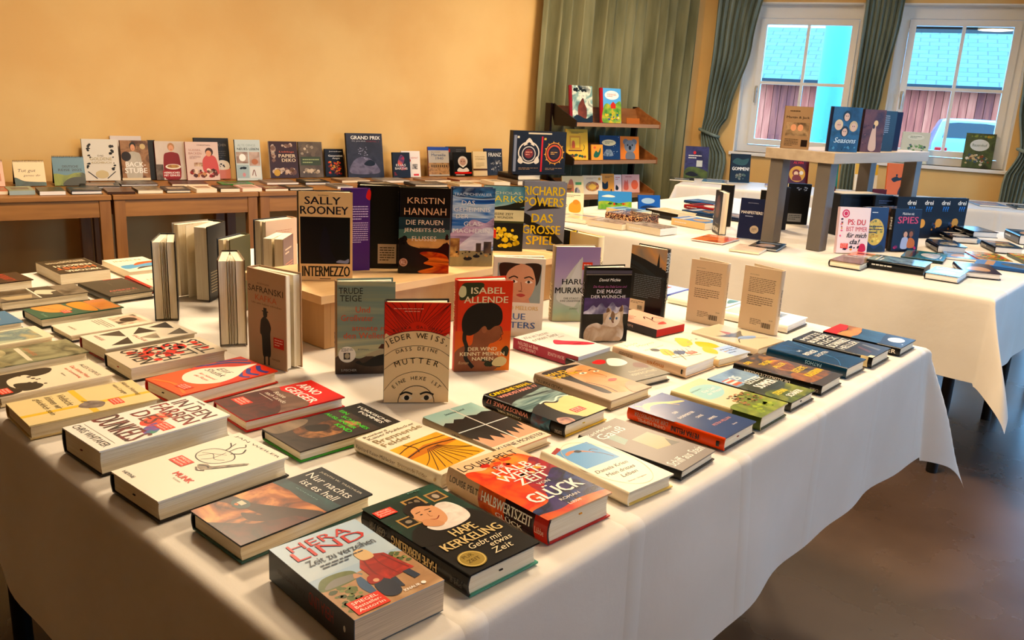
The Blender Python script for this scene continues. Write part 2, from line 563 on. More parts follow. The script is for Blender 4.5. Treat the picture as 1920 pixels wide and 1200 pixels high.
# ================================================================== ROOM
WALLM = noisemat('wall_paint', '#e1b46e', '#e8c17c', 2.0, rough=0.85, bump=0.05, bscale=90, bdist=.003)
WHITE = mat('#efece6', .4)
CEIL = mat('#ece6da', .9)
FLOORM = noisemat('floor_screed', '#3a2c22', '#6a5240', 1.6, rough=0.12, bump=0.03, bscale=8, detail=9, rough2=.42, lo=.15, hi=.85)
P0 = C0 + TA * -11.0; P1 = C0; P2 = C0 + TB * 7.6; P3 = Vector((-4.2, -3.6, 0))
poly = [P0, P1, P2, P3]
def slab(name, z0, z1, M):
    mb = MB()
    mb.prism([(p.x, p.y) for p in poly][::-1], z0, z1, M)
    return struct(mb.build(name))
slab('floor', -.1, 0, FLOORM)
slab('ceiling', 2.8, 2.9, CEIL)
HT = 2.8
mb = MB(); v = [AP(-11, 0, 0), AP(0.0, 0, 0), AP(0.0, -.25, 0), AP(-11, -.25, 0)]
mb.hexa([tuple(q) for q in v] + [(q.x, q.y, HT) for q in v], WALLM); struct(mb.build('wall_left'))
n_ = (P3 - P0).normalized(); n_ = Vector((n_.y, -n_.x, 0))
mb = MB(); q = [P0 + n_ * .25, P3 + n_ * .25, P3, P0]
if (q[1] - q[0]).cross(q[2] - q[1]).z < 0: q = q[::-1]
mb.hexa([tuple(k) for k in q] + [(k.x, k.y, HT) for k in q], WALLM); struct(mb.build('wall_side'))

# window wall with openings: (s0, s1, z0, z1)
OPEN = [(.39, 1.35, .968, 2.27), (1.63, 2.62, .968, 2.27), (3.0, 4.9, 0.0, 2.3), (5.4, 6.4, .968, 2.27)]
WT = .34
WPW = WP
TD = (P3 - P2).normalized(); ND = Vector((-TD.y, TD.x, 0))
def WPB(s, d, z):
    p = P2 + TD * s + ND * d
    return Vector((p.x, p.y, z))
def wbox(mb, s0, s1, z0, z1, d0, d1, M):
    q = [WP(s0, d0, 0), WP(s1, d0, 0), WP(s1, d1, 0), WP(s0, d1, 0)]
    mb.hexa([(k.x, k.y, z0) for k in q] + [(k.x, k.y, z1) for k in q], M)
def openwall(name, ops, x, end):
    mb = MB()
    for s0, s1, z0, z1 in ops:
        wbox(mb, x, s0, 0, HT, 0, WT, WALLM)
        if z0 > 0: wbox(mb, s0, s1, 0, z0, 0, WT, WALLM)
        wbox(mb, s0, s1, z1, HT, 0, WT, WALLM)
        x = s1
    wbox(mb, x, end, 0, HT, 0, WT, WALLM)
    struct(mb.build(name))
openwall('wall_right', OPEN, -.1, 7.6)
WP = WPB
OPB_ADDED = [(2.2, 4.0, .95, 2.4), (4.9, 6.7, .95, 2.4)]  # unseen back-wall windows, added to throw daylight on the near cloth's overhang
openwall('wall_back', OPB_ADDED, -.3, (P3 - P2).length)
WP = WPW
# white reveals
GLASS = bpy.data.materials.new('window_glass'); GLASS.use_nodes = True
nt = GLASS.node_tree; nt.nodes.remove(nt.nodes['Principled BSDF'])
tr = nt.nodes.new('ShaderNodeBsdfTransparent'); tr.inputs[0].default_value = (.93, .97, .98, 1)
gl = nt.nodes.new('ShaderNodeBsdfGlossy'); gl.inputs['Roughness'].default_value = 0.0
fr = nt.nodes.new('ShaderNodeFresnel'); fr.inputs[0].default_value = 1.5
mx = nt.nodes.new('ShaderNodeMixShader')
nt.links.new(fr.outputs[0], mx.inputs[0]); nt.links.new(tr.outputs[0], mx.inputs[1]); nt.links.new(gl.outputs[0], mx.inputs[2])
nt.links.new(mx.outputs[0], nt.nodes['Material Output'].inputs[0])
STEEL = mat('#b9b9b4', .3, metal=1.0)
def window(idx, s0, s1, z0, z1, gs0, gs1, gz0, gz1, handle=None):
    root = bpy.data.objects.new(('door_%d' if z0 == 0 else 'window_%d') % idx, None); COL.objects.link(root); struct(root)
    root.location = WP((s0 + s1) / 2, 0, z0); inv = Matrix.Translation(-root.location)
    def bld(mb, nm, bev=0, par=None):
        mb.v = [tuple(Vector(v) - root.location) for v in mb.v]
        return mb.build(nm, par or root, bevel=bev)
    mb = MB(); d = .12
    # lining boards
    wbox(mb, s0 - .002, s0 + .012, z0, z1, .001, WT, WHITE); wbox(mb, s1 - .012, s1 + .002, z0, z1, .001, WT, WHITE)
    wbox(mb, s0, s1, z1 - .012, z1 + .002, .001, WT, WHITE)
    bld(mb, 'reveal')
    mb = MB(); f0, f1 = s0 + .012, s1 - .012
    F = [(f0, gs0 - .055, z0 + .0, z1 - .012), (gs1 + .055, f1, z0, z1 - .012)]
    for a, b, c, e in F: wbox(mb, a, b, c, e, d + .01, d + .09, WHITE)
    wbox(mb, gs0 - .055, gs1 + .055, gz1 + .055, z1 - .012, d + .01, d + .09, WHITE)
    if gz0 - .055 > z0 + .02: wbox(mb, gs0 - .055, gs1 + .055, z0, gz0 - .055, d + .01, d + .09, WHITE)
    bld(mb, 'frame')
    mb = MB()
    wbox(mb, gs0 - .053, gs0, gz0 - .05, gz1 + .05, d - .01, d + .06, WHITE); wbox(mb, gs1, gs1 + .053, gz0 - .05, gz1 + .05, d - .01, d + .06, WHITE)
    wbox(mb, gs0, gs1, gz1, gz1 + .05, d - .01, d + .06, WHITE); wbox(mb, gs0, gs1, gz0 - .05, gz0, d - .01, d + .06, WHITE)
    sm = (gs0 + gs1) / 2; zm = gz0 + (gz1 - gz0) * (.5 if z0 > 0 else .45)
    wbox(mb, sm - .013, sm + .013, gz0, gz1, d + .005, d + .045, WHITE)
    wbox(mb, gs0, sm - .013, zm - .013, zm + .013, d + .005, d + .045, WHITE); wbox(mb, sm + .013, gs1, zm - .013, zm + .013, d + .005, d + .045, WHITE)
    sash = bld(mb, 'sash')
    for a, b in ((gs0, sm - .013), (sm + .013, gs1)):
        for c, e in ((gz0, zm - .013), (zm + .013, gz1)):
            mb = MB(); wbox(mb, a, b, c, e, d + .022, d + .026, GLASS); bld(mb, 'pane')
    hs = gs0 - .028 if handle != 'r' else gs1 + .028
    hz = gz0 + (gz1 - gz0) * .44
    mb = MB(); wbox(mb, hs - .012, hs + .012, hz - .03, hz + .03, d - .018, d - .01, STEEL); wbox(mb, hs - .008, hs + .008, hz - .008, hz + .008, d - .05, d - .018, STEEL)
    wbox(mb, hs - .009, hs + .009, hz - .12, hz + .01, d - .062, d - .048, STEEL); bld(mb, 'handle', .003)
    if z0 > 0:
        mb = MB(); wbox(mb, s0 - .03, s1 + .03, z0 - .03, z0, -.045, d + .01, WHITE); bld(mb, 'window_sill', .005)
window(1, *OPEN[0], .55, 1.265, 1.09, 2.094)
window(2, *OPEN[1], 1.772, 2.50, 1.09, 2.104)
window(1, *OPEN[2], 3.1, 4.8, .12, 2.2)
window(3, *OPEN[3], 5.53, 6.27, 1.09, 2.1)
WP = WPB
window(4, *OPB_ADDED[0], 2.33, 3.87, 1.08, 2.27)  # added window out of view, there for the daylight it lets in
window(5, *OPB_ADDED[1], 5.03, 6.57, 1.08, 2.27)  # second added window out of view, also for its daylight
WP = WPW
for F_, NV, (s0, s1, z0, z1) in [(WPW, NB, q) for q in OPEN] + [(WPB, ND, q) for q in OPB_ADDED]:
    p = F_((s0 + s1) / 2, .3, (z0 + z1) / 2)
    o = area('daylight_portal', p, s1 - s0, 1, (1, 1, 1), sy=z1 - z0, portal=True)
    o.rotation_euler = Vector((-NV.x, -NV.y, 0)).to_track_quat('-Z', 'Z').to_euler()
# skirting
BB = mat('#c9b48c', .5)
mb = MB()
q = [AP(-11, .015, 0), AP(-.05, .015, 0), AP(-.05, .0005, 0), AP(-11, .0005, 0)][::-1]
q = [AP(-11, .0005, 0), AP(-11, .015, 0), AP(-.05, .015, 0), AP(-.05, .0005, 0)]
mb.hexa([(k.x, k.y, .001) for k in q] + [(k.x, k.y, .08) for k in q], BB); struct(mb.build('baseboard_left'))
# ceiling lamps
SHADE = bpy.data.materials.new('lamp_shade'); SHADE.use_nodes = True
b = SHADE.node_tree.nodes['Principled BSDF']; b.inputs['Emission Color'].default_value = (1, .75, .45, 1); b.inputs['Emission Strength'].default_value = 3.0
for i, (x, y, p) in enumerate(LAMPS):
    t = thing('ceiling_lamp', ['round ceiling lamp above the far left of the foreground table', 'round ceiling lamp above the book rack side of the second table', 'round ceiling lamp above the riser on the foreground table', 'round ceiling lamp above the display bench', 'round ceiling lamp nearest the camera'][i], 'lamp', (x, y, 2.8), 0, 'ceiling lamps')
    mb = MB(); mb.tube([(0, 0, 0), (0, 0, -.05)], .27, mat('#d8d4cc', .4), 28); mb.build('lamp_housing', t)
    mb = MB(); mb.tube([(0, 0, -.0505), (0, 0, -.085)], [.255, .25], SHADE, 28); mb.build('lamp_shade', t)

# ================================================================== OUTSIDE
def sbox(mb, s0, s1, z0, z1, d0, d1, M): wbox(mb, s0, s1, z0, z1, d0, d1, M)
GR = noisemat('yard_paving', '#6f7478', '#8c9296', 1.5, rough=.7, bump=.1)
mb = MB(); mb.box(-30, -40, -.25, 45, 45, -.15, GR); struct(mb.build('ground'))
ROOF = noisemat('slate_roof', '#6b8088', '#8aa0a6', 6, rough=.55, bump=0)
nt = ROOF.node_tree
br_ = nt.nodes.new('ShaderNodeTexBrick'); tc = nt.nodes.new('ShaderNodeTexCoord'); mp = nt.nodes.new('ShaderNodeMapping')
mp.inputs['Rotation'].default_value = (0, 0, -WB_YAW)
nt.links.new(tc.outputs['UV'], br_.inputs['Vector'])
br_.inputs['Scale'].default_value = 1.0; br_.inputs['Brick Width'].default_value = .55; br_.inputs['Row Height'].default_value = .32; br_.inputs['Mortar Size'].default_value = .025
br_.inputs['Color1'].default_value = lin('#2a4a58'); br_.inputs['Color2'].default_value = lin('#3c6068'); br_.inputs['Mortar'].default_value = lin('#0c161c')
nt.links.new(br_.outputs[0], nt.nodes['Principled BSDF'].inputs['Base Color'])
bar = thing('neighbouring_barn', 'low barn across the yard with slate roof and red-brown plank wall', 'building', WP(2, 21, -.15))
def rel(mb, o): mb.v = [tuple(Vector(v) - o.location) for v in mb.v]; return mb
mb = MB()
a, b2, c, d_ = WP(-9, 20.4, 2.30), WP(13, 20.4, 2.30), WP(13, 24.2, 4.15), WP(-9, 24.2, 4.15)
mb.add([a, b2, c, d_], [(0, 1, 2, 3)], ROOF)
mb.add([a - Vector((0, 0, .12)), b2 - Vector((0, 0, .12)), c - Vector((0, 0, .12)), d_ - Vector((0, 0, .12))], [(3, 2, 1, 0)], mat('#2b2522', .7))
mb.add([a, b2, b2 - Vector((0, 0, .12)), a - Vector((0, 0, .12))], [(3, 2, 1, 0)], mat('#1d2226', .6))
rel(mb, bar); rf = mb.build('roof', bar)
uv = rf.data.uv_layers.new(name='UVMap')
for p in rf.data.polygons:
    for k, li in enumerate(p.loop_indices):
        uv.data[li].uv = [(0, 0), (22, 0), (22, 4.2), (0, 4.2)][k]
PL = [noisemat('barn_planks', a_, b_, 2.2, rough=.75, bump=.1, stretch=(5, 5, .5)) for a_, b_ in (('#8e2c16', '#b4482c'), ('#a83c22', '#cc6040'), ('#6e1e10', '#963a22'))]
mb = MB(); s = -8.8; rr = random.Random(3)
while s < 12.8:
    sbox(mb, s, s + .21, -.05, 2.26, 21 + rr.choice((0, .015)), 21.1, PL[rr.randrange(3)]); s += .225
rel(mb, bar); mb.build('plank_wall', bar)
mb = MB(); sbox(mb, -8.8, 12.8, -.05, 2.2, 21.12, 26, mat('#5a4438', .8)); rel(mb, bar); mb.build('barn_body', bar)
col = thing('porch_column', 'round pale porch column standing outside the left window', 'column', WP(1.02, 2.39, -.15))
PC = mat('#5f98a8', .6)
mb = MB(); mb.tube([(0, 0, .12), (0, 0, 3.2)], .145, PC, 28); mb.build('shaft', col)
mb = MB(); mb.tube([(0, 0, 0), (0, 0, .12)], .2, PC, 28); mb.build('base', col)
mb = MB(); sbox(mb, 1.55, 5, 2.13, 2.3, .7, 1.1, mat('#4a3a33', .7)); sbox(mb, 1.55, 5, 2.3, 2.34, WT + .02, 1.3, mat('#4a3a33', .7)); o = mb.build('roof_overhang'); struct(o)
# parked car, rear towards the window
car = thing('parked_car', 'pale blue estate car parked in the yard, rear window facing in', 'car', WP(3.6, 15.6, -.15))
cy = math.atan2(TB.y, TB.x); car.rotation_euler = (0, 0, cy)
BODY = mat('#5a7c94', .25, coat=.8); DKG = mat('#11161b', .1)
def ring(y, w, z0, z1, n=5):
    return None
# car frame: x across, y away (length)
prof = [(0, .25), (0, .62), (.05, .92), (.12, .98), (.45, 1.45), (.8, 1.52), (2.4, 1.5), (3.1, 1.08), (4.1, .95), (4.3, .7), (4.3, .25)]
mb = MB()
secs = [(-.84, .93), (-.78, .985), (-.6, 1.0), (0, 1.005), (.6, 1.0), (.78, .985), (.84, .93)]
vsx = []
for sx, k in secs:
    for y, z in prof:
        xx = sx * (1.0 if z < 1.0 else 1 - (z - 1.0) * .35)
        vsx.append((xx, y + (1 - k) * 1.2 * (1 if y < 2 else -1), z * (k if z > .5 else 1)))
n = len(prof); f = []
for i in range(len(secs) - 1):
    for j in range(n - 1): f.append((i * n + j, (i + 1) * n + j, (i + 1) * n + j + 1, i * n + j + 1))
f.append(tuple(range(n))); f.append(tuple(range(len(vsx) - 1, len(vsx) - n - 1, -1)))
mb.add(vsx, f, BODY, True); mb.build('body', car)
mb = MB()
def rear(x, z): # point on tailgate glass plane
    q = (z - .98) / .47; return (x, .12 + .33 * q - .015, z)
pp = [(-.62, 1.06), (.62, 1.06), (.56, 1.40), (.3, 1.43), (-.3, 1.43), (-.56, 1.40)]
mb.add([rear(x, z) for x, z in pp] + [(x, rear(x, z)[1] + .04, z) for x, z in pp], [(5, 4, 3, 2, 1, 0), tuple(range(6, 12))] + [(i, (i + 1) % 6, 6 + (i + 1) % 6, 6 + i) for i in range(6)], DKG); mb.build('rear_window', car)
for sx in (-1, 1):
    mb = MB(); mb.box(.62 * sx - .14, -.03, .66, .62 * sx + .14, .06, .82, mat('#a01c1c', .2)); mb.build('tail_light', car, bevel=.02)
    for y in (.8, 3.4):
        mb = MB(); mb.tube([(.86 * sx, y, .31), (.68 * sx, y, .31)], .31, mat('#17181a', .7), 22); mb.build('wheel', car)
mb = MB(); mb.box(-.26, -.02, .56, .26, .03, .67, mat('#e8e8e8', .4)); mb.build('number_plate', car)
mb = MB(); mb.box(-.8, -.06, .3, .8, .12, .5, BODY); mb.build('bumper', car, bevel=.03)

# ================================================================== CURTAINS
CURT = noisemat('curtain_fabric', '#6c7a6f', '#96a294', 9, rough=.9, bump=.25, bscale=160, stretch=(1, 1, .15), bdist=.002)
CURT2 = noisemat('olive_curtain_fabric', '#6a6a4a', '#908d68', 9, rough=.9, bump=.25, bscale=160, stretch=(1, 1, .15), bdist=.002)  # olive fabric tone, set apart from the grey-green window curtains
def curtain(label, pt, prof, nf, M, amp=.035, d0=.1, name='curtain'):
    """prof: list of (z, s0, s1); pt(s,d,z) gives world"""
    mb = MB(); nz = 26; ns = nf * 10
    zs = sorted([p[0] for p in prof]); z0, z1 = zs[0], zs[-1]
    pr = sorted(prof)
    def ext(z):
        for a, b in zip(pr, pr[1:]):
            if z <= b[0] + 1e-6:
                q = (z - a[0]) / (b[0] - a[0]); q = q * q * (3 - 2 * q)
                return a[1] + (b[1] - a[1]) * q, a[2] + (b[2] - a[2]) * q
        return pr[-1][1:]
    org = pt((ext(z0)[0] + ext(z0)[1]) / 2, d0, z0)
    rnd = random.Random(nf); phs = [rnd.uniform(-.6, .6) for _ in range(nf + 2)]
    v = []
    for i in range(nz + 1):
        z = z0 + (z1 - z0) * i / nz
        a, b = ext(z)
        for j in range(ns + 1):
            q = j / ns
            k = q * nf; e = phs[int(k)] * (1 - (k % 1)) + phs[int(k) + 1] * (k % 1)
            A = amp * (.75 + .35 * math.sin(3 * e + z * 1.5))
            sq = min(1, (b - a) / (nf * .04))
            dd = d0 + A * math.sin(2 * PI * k + e + .3 * math.sin(z * 2 + q * 5))
            ss = a + (b - a) * q + .006 * math.sin(4 * PI * k + e)
            v.append(pt(ss, dd, z) - org)
    f = [(i * (ns + 1) + j, i * (ns + 1) + j + 1, (i + 1) * (ns + 1) + j + 1, (i + 1) * (ns + 1) + j) for i in range(nz) for j in range(ns)]
    mb.add(v, f, M, True)
    root = thing('curtain', label, 'curtain', org)
    mb.build('curtain_cloth', root)
    return root, org
inw = lambda s, d, z: WP(s, -d, z)
curtain('tall olive green curtain hanging in folds behind the tiered book rack', lambda s, d, z: AP(s, d, z), [(.06, -1.98, -.18), (1.2, -1.96, -.2), (2.55, -1.92, -.16)], 15, CURT2, .06, .1)
c1, o1 = curtain('grey-green curtain left of the first window, pinched by a tieback', inw, [(.55, .14, .33), (.9, .13, .36), (1.12, .10, .25), (1.3, .115, .34), (1.9, .13, .47), (2.6, .13, .56)], 7, CURT, .03, .1)
c2, o2 = curtain('grey-green curtain hanging between the two windows', inw, [(.55, 1.36, 1.56), (.9, 1.35, 1.56), (1.12, 1.37, 1.52), (1.5, 1.36, 1.59), (2.2, 1.355, 1.65), (2.6, 1.34, 1.68)], 7, CURT, .03, .1)
c3, o3 = curtain('grey-green curtain at the right edge, beside the second window', inw, [(.55, 2.60, 2.78), (.9, 2.60, 2.8), (1.12, 2.68, 2.82), (1.5, 2.62, 2.85), (2.2, 2.56, 2.9), (2.6, 2.52, 2.95)], 7, CURT, .03, .1)
for c_, o_, s0, s1 in ((c1, o1, .085, .265), (c2, o2, 1.355, 1.535), (c3, o3, 2.665, 2.835)):
    mb = MB(); pts = []
    for i in range(17):
        g = 2 * PI * i / 16
        pts.append(inw((s0 + s1) / 2 + (s1 - s0) / 2 * math.cos(g), .1 + .055 * math.sin(g), 1.12 - .03 * math.cos(g)) - o_)
    mb.tube(pts, .014, CURT, 8); mb.build('tieback', c_)
for nm, pt, a, b, lab in (('curtain_rail', lambda s, d, z: AP(s, d, z), -2.1, -.05, 'white curtain rail above the olive green curtain'), ('curtain_rail', inw, .05, 6.8, 'white curtain rail running above the windows')):
    mb = MB(); p = pt((a + b) / 2, .1, 2.62)
    mb.tube([pt(a, .1, 2.62) - p, pt(b, .1, 2.62) - p], .014, WHITE, 10)
    for s in (a + .1, (a + b) / 2, b - .1): mb.tube([pt(s, .1, 2.62) - p, pt(s, 0.002, 2.62) - p], .008, WHITE, 8)
    o = mb.build(nm, loc=p); tag(o, lab, 'curtain rail')

# ================================================================== TABLES AND CLOTHS
CL = cloth_mat('white_tablecloth', '#ddd5c8', '#e8e1d6')
def cloth(label, org, yaw, lx, ly, top, drop, seed, fold=.30):
    """cloth over a lx by ly table top, drawn in the table frame (origin = near corner)"""
    rnd = random.Random(seed); P = [rnd.uniform(0, 6.28) for _ in range(8)]
    mb = MB(); r0 = .018
    def axis(L, n):
        a = [-drop, -drop * .93, -drop * .8, -drop * .66, -drop * .52, -drop * .38, -drop * .25, -drop * .14, -drop * .07, -.012, 0]
        k = max(2, int(L / .06)); a += [L * i / k for i in range(1, k)]
        a += [L - q for q in a[:11]][::-1]; return a
    def fine(a):
        o = []
        for p, q in zip(a, a[1:]): o += [p, (p + q) / 2]
        return o + [a[-1]]
    ax, ay = fine(axis(lx, 0)), fine(axis(ly, 0))
    def side(e, c):          # overhang length e at coordinate c along the edge -> outward, down
        if e <= r0 * 1.57: g = e / r0; return r0 * math.sin(g), r0 * (1 - math.cos(g))
        q = e - r0 * 1.57; k = q / drop
        wv = k * (.012 * math.sin(c * 5.2 + P[0]) + .007 * math.sin(c * 11.3 + P[1]) + .004 * math.sin(c * 23 + P[2]))
        return r0 + .012 * k + wv, r0 + q * .995
    v = []
    for y in ay:
        for x in ax:
            ex = -x if x < 0 else (x - lx if x > lx else 0); ey = -y if y < 0 else (y - ly if y > ly else 0)
            sx = -1 if x < 0 else 1; sy = -1 if y < 0 else 1
            cx = min(max(x, 0), lx); cy_ = min(max(y, 0), ly)
            if ex == 0 and ey == 0:
                v.append((x, y, top + .0006 * math.sin(x * 9 + P[3]) * math.sin(y * 8 + P[4]) - .0006))
            elif ey == 0: o, d = side(ex, y); v.append((cx + sx * o, y, top - d))
            elif ex == 0: o, d = side(ey, x); v.append((x, cy_ + sy * o, top - d))
            else:
                r = math.hypot(ex, ey); th = math.atan2(ey, ex)
                o1, d1 = side(r, y); o2, d2 = side(r, x)
                w2 = math.sin(2 * th); out = .36 * r * w2 ** 1.5
                q = th / (PI / 2)
                ox = o1 * math.cos(th) ** .5 + out * .707 * (1 + .5 * (.5 - q)); oy = o2 * math.sin(th) ** .5 + out * .707 * (1 - .5 * (.5 - q))
                dz = math.sqrt(max(0, r * r - out * out)) if r > r0 * 1.6 else min(d1, r)
                v.append((cx + sx * ox, cy_ + sy * oy, top - dz))
    nx = len(ax)
    f = [(j * nx + i, j * nx + i + 1, (j + 1) * nx + i + 1, (j + 1) * nx + i) for j in range(len(ay) - 1) for i in range(nx - 1)]
    mb.add(v, f, CL, True)
    # ironed crease ridges down the sides
    o = mb.build('tablecloth', loc=org, rotz=yaw)
    tag(o, label, 'tablecloth')
    return o
BLK = mat('#17130f', .45); TOPW = mat('#b98f5d', .5)
def tables(label, x0, y0, nx, ny, lx, ly, yaw, top, lab2, ins=.1):
    """trestle of simple black-legged tables under a cloth, each a thing"""
    for i in range(nx):
        for j in range(ny):
            c, s = math.cos(yaw), math.sin(yaw)
            ox, oy = i * lx / nx, j * ly / ny
            t = thing('folding_table', label[(i * ny + j) % len(label)], 'table', (x0 + c * ox - s * oy, y0 + s * ox + c * oy, 0), yaw, lab2)
            w, l = lx / nx, ly / ny
            mb = MB(); mb.box(.01, .01, top - .03, w - .01, l - .01, top - .004, TOPW); mb.build('tabletop', t)
            mb = MB(); mb.box(.08, .08, top - .09, w - .08, l - .08, top - .0305, BLK); mb.build('apron', t)
            for a in (.1, w - .1):
                for b in (ins, l - .1):
                    mb = MB(); mb.tube([(a, b, .001), (a, b, top - .0905)], .021, BLK, 12); mb.build('leg', t)
tables(['black-legged table under the %s of the foreground cloth' % q for q in ('near left corner', 'left side middle', 'far left corner', 'near right corner by the floor', 'right side middle', 'far right corner behind the riser')], .475, .61, 2, 3, 1.96, 2.22, 0, .7475, 'tables under the near white cloth', .36)
cloth('large white tablecloth on the foreground book table', (.46 + .018, .594 + .018, 0), 0, 1.99 - .036, 2.24 - .036, .7488, .325, 5)
tables(['black-legged table under the %s of the second white cloth' % q for q in ('front right corner', 'front middle', 'front left end', 'back right corner', 'back middle', 'back left end by the rack')], 3.365, .655, 2, 3, 2.1, 2.3, 0, .7475, 'tables under the second white cloth')
cloth('white tablecloth on the second table with the display bench', (3.34 + .018, .63 + .018, 0), 0, 2.15 - .036, 2.34 - .036, .7488, .33, 11)
wy = math.radians(-68.5)
tables(['black-legged table under the cloth by the windows, %s' % q for q in ('left end', 'middle', 'right end')], 5.94, 3.465, 3, 1, 2.66, .8, wy, .7475, 'tables under the cloth by the windows')
cloth('white tablecloth on the long table below the windows', (5.935, 3.48, 0), wy, 2.67, .76, .7488, .34, 21)

# wooden tables along the yellow wall
WD = noisemat('oak_table_wood', '#8f5f2b', '#a87338', 5, rough=.45, bump=.05, stretch=(.6, 6, 6), bdist=.002)
WDV = noisemat('oak_leg_wood', '#8a5a2a', '#a06c36', 5, rough=.45, bump=.05, stretch=(6, 6, .6), bdist=.002)
SY = math.radians(-13.0)
sc_, ss_ = math.cos(SY), math.sin(SY)
for k in range(-2, 4):
    ox = 1.933 + sc_ * .779 * (k - 0) ; oy = 4.483 + ss_ * .779 * (k - 0)
    lab = {-3: 'oak table at the far left, mostly outside the view', -2: 'oak table against the yellow wall, second outside the left edge', -1: 'oak table under the spiral calendars at the left edge', 0: 'oak table under the baking books on the yellow wall side', 1: 'oak table against the yellow wall under the craft books', 2: 'oak table against the yellow wall under the tall racing book', 3: 'oak table against the yellow wall under the row with the portrait book', 4: 'last oak table before the green curtain, under the black display box'}[k]
    if k < -2: continue
    t = thing('wooden_table', lab, 'table', (ox, oy, 0), SY, 'oak tables along the yellow wall')
    w, l, T = .775, .70, .749
    mb = MB(); mb.box(.002, 0, T - .025, w - .002, l, T, WD); mb.build('tabletop', t, bevel=.002)
    mb = MB()
    mb.box(.062, .012, T - .115, w - .062, .034, T - .0255, WD); mb.box(.062, l - .034, T - .115, w - .062, l - .012, T - .0255, WD)
    mb.box(.012, .062, T - .115, .034, l - .062, T - .0255, WD); mb.box(w - .034, .062, T - .115, w - .012, l - .062, T - .0255, WD); mb.build('apron', t)
    for a in (.006, w - .061):
        for b in (.006, l - .061):
            mb = MB(); mb.box(a, b, .001, a + .055, b + .055, T - .0255, WDV); mb.build('leg', t, bevel=.002)

# wooden riser on the near table
BIR = noisemat('birch_ply', '#d9b079', '#e6c08a', 4, rough=.45, bump=.02, stretch=(1, 5, 5), bdist=.001)
BIRS = noisemat('riser_side_panel', '#b48a55', '#c39a63', 4, rough=.5, bump=.02, stretch=(5, 5, 1), bdist=.001)
rz = thing('display_riser', 'low pale birch riser in the middle of the foreground table', 'riser', (1.135, 1.57, .7495))
RL, RD, RH = .93, .34, .1405
mb = MB(); mb.box(0, 0, RH - .02, RL, RD, RH, BIR); mb.build('top_board', rz, bevel=.001)
for x0, x1, y0, y1 in ((.03, .048, .03, RD - .03), (RL - .048, RL - .03, .03, RD - .03), (.0485, RL - .0485, .03, .048), (.0485, RL - .0485, RD - .048, RD - .03)):
    mb = MB(); mb.box(x0, y0, .0005, x1, y1, RH - .0205, BIRS); mb.build('side_panel', rz)

# tall display bench on the second table
BN = noisemat('bench_wood', '#a9977f', '#b8a78f', 4, rough=.5, bump=.03, stretch=(.6, 6, 6), bdist=.001)
BNL = noisemat('bench_leg_paint', '#5c554e', '#676058', 4, rough=.5, bump=0)
by = math.radians(-6)
bn = thing('display_bench', 'tall grey-brown bench standing on the second table, books on top', 'bench', (3.73, 1.425, .7495), by)
BL_, BW_, BH_ = 1.0, .34, .4405
mb = MB(); mb.box(0, 0, BH_ - .048, BL_, BW_, BH_, BN); mb.build('seat', bn, bevel=.002)
for a in (.02, BL_ - .085):
    for b in (.02, BW_ - .085):
        mb = MB(); mb.box(a, b, .0005, a + .065, b + .065, BH_ - .0485, BNL); mb.build('leg', bn, bevel=.002)

# tiered rack in front of the olive curtain
RK = noisemat('rack_wood', '#7d4a22', '#96602f', 5, rough=.4, bump=.03, stretch=(.6, 6, 6), bdist=.001)
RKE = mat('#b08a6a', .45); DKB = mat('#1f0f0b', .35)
ry = math.radians(-9)
rk = thing('book_rack', 'brown three-tier sloping rack of picture books before the olive curtain', 'shelf', (5.23, 4.17, 0), ry)
SW = 0.94
for z in (1.185, .90, .625):
    mb = MB()
    mb.box(0, -.20, z - .018, SW, .02, z, RK); mb.build('shelf_board', rk)
    mb = MB(); mb.box(0, -.2055, z - .024, SW, -.2005, z + .004, RKE); mb.build('front_lip', rk)
    mb = MB(); mb.add([(0, .0205, z - .01), (SW, .0205, z - .01), (SW, .075, z + .12), (0, .075, z + .12), (0, .0305, z - .014), (SW, .0305, z - .014), (SW, .085, z + .116), (0, .085, z + .116)], [(0, 1, 2, 3), (7, 6, 5, 4), (0, 4, 5, 1), (3, 2, 6, 7), (0, 3, 7, 4), (1, 5, 6, 2)], RK); mb.build('back_slat', rk)
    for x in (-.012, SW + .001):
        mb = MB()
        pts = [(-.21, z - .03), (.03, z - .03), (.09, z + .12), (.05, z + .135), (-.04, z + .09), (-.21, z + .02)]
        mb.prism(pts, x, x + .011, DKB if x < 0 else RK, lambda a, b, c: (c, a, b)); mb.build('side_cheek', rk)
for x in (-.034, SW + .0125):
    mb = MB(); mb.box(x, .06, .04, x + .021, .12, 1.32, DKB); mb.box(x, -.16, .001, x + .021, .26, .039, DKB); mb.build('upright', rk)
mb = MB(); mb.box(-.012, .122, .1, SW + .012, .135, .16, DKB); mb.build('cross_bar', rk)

# ================================================================== BOOKS ON THE NEAR TABLE, LYING
G1 = 'hardcover books lying on the near white cloth'
K_ = '#1a1613'; CR = '#f0e4cc'; WH = '#f4efe6'; OFF = '#ebe2d2'
def L_(x, y, a, w, l, t, label, sp, tilt=None): return lying(x, y, a, w, l, max(t, .016), label, sp, group=G1, tilt=tilt)
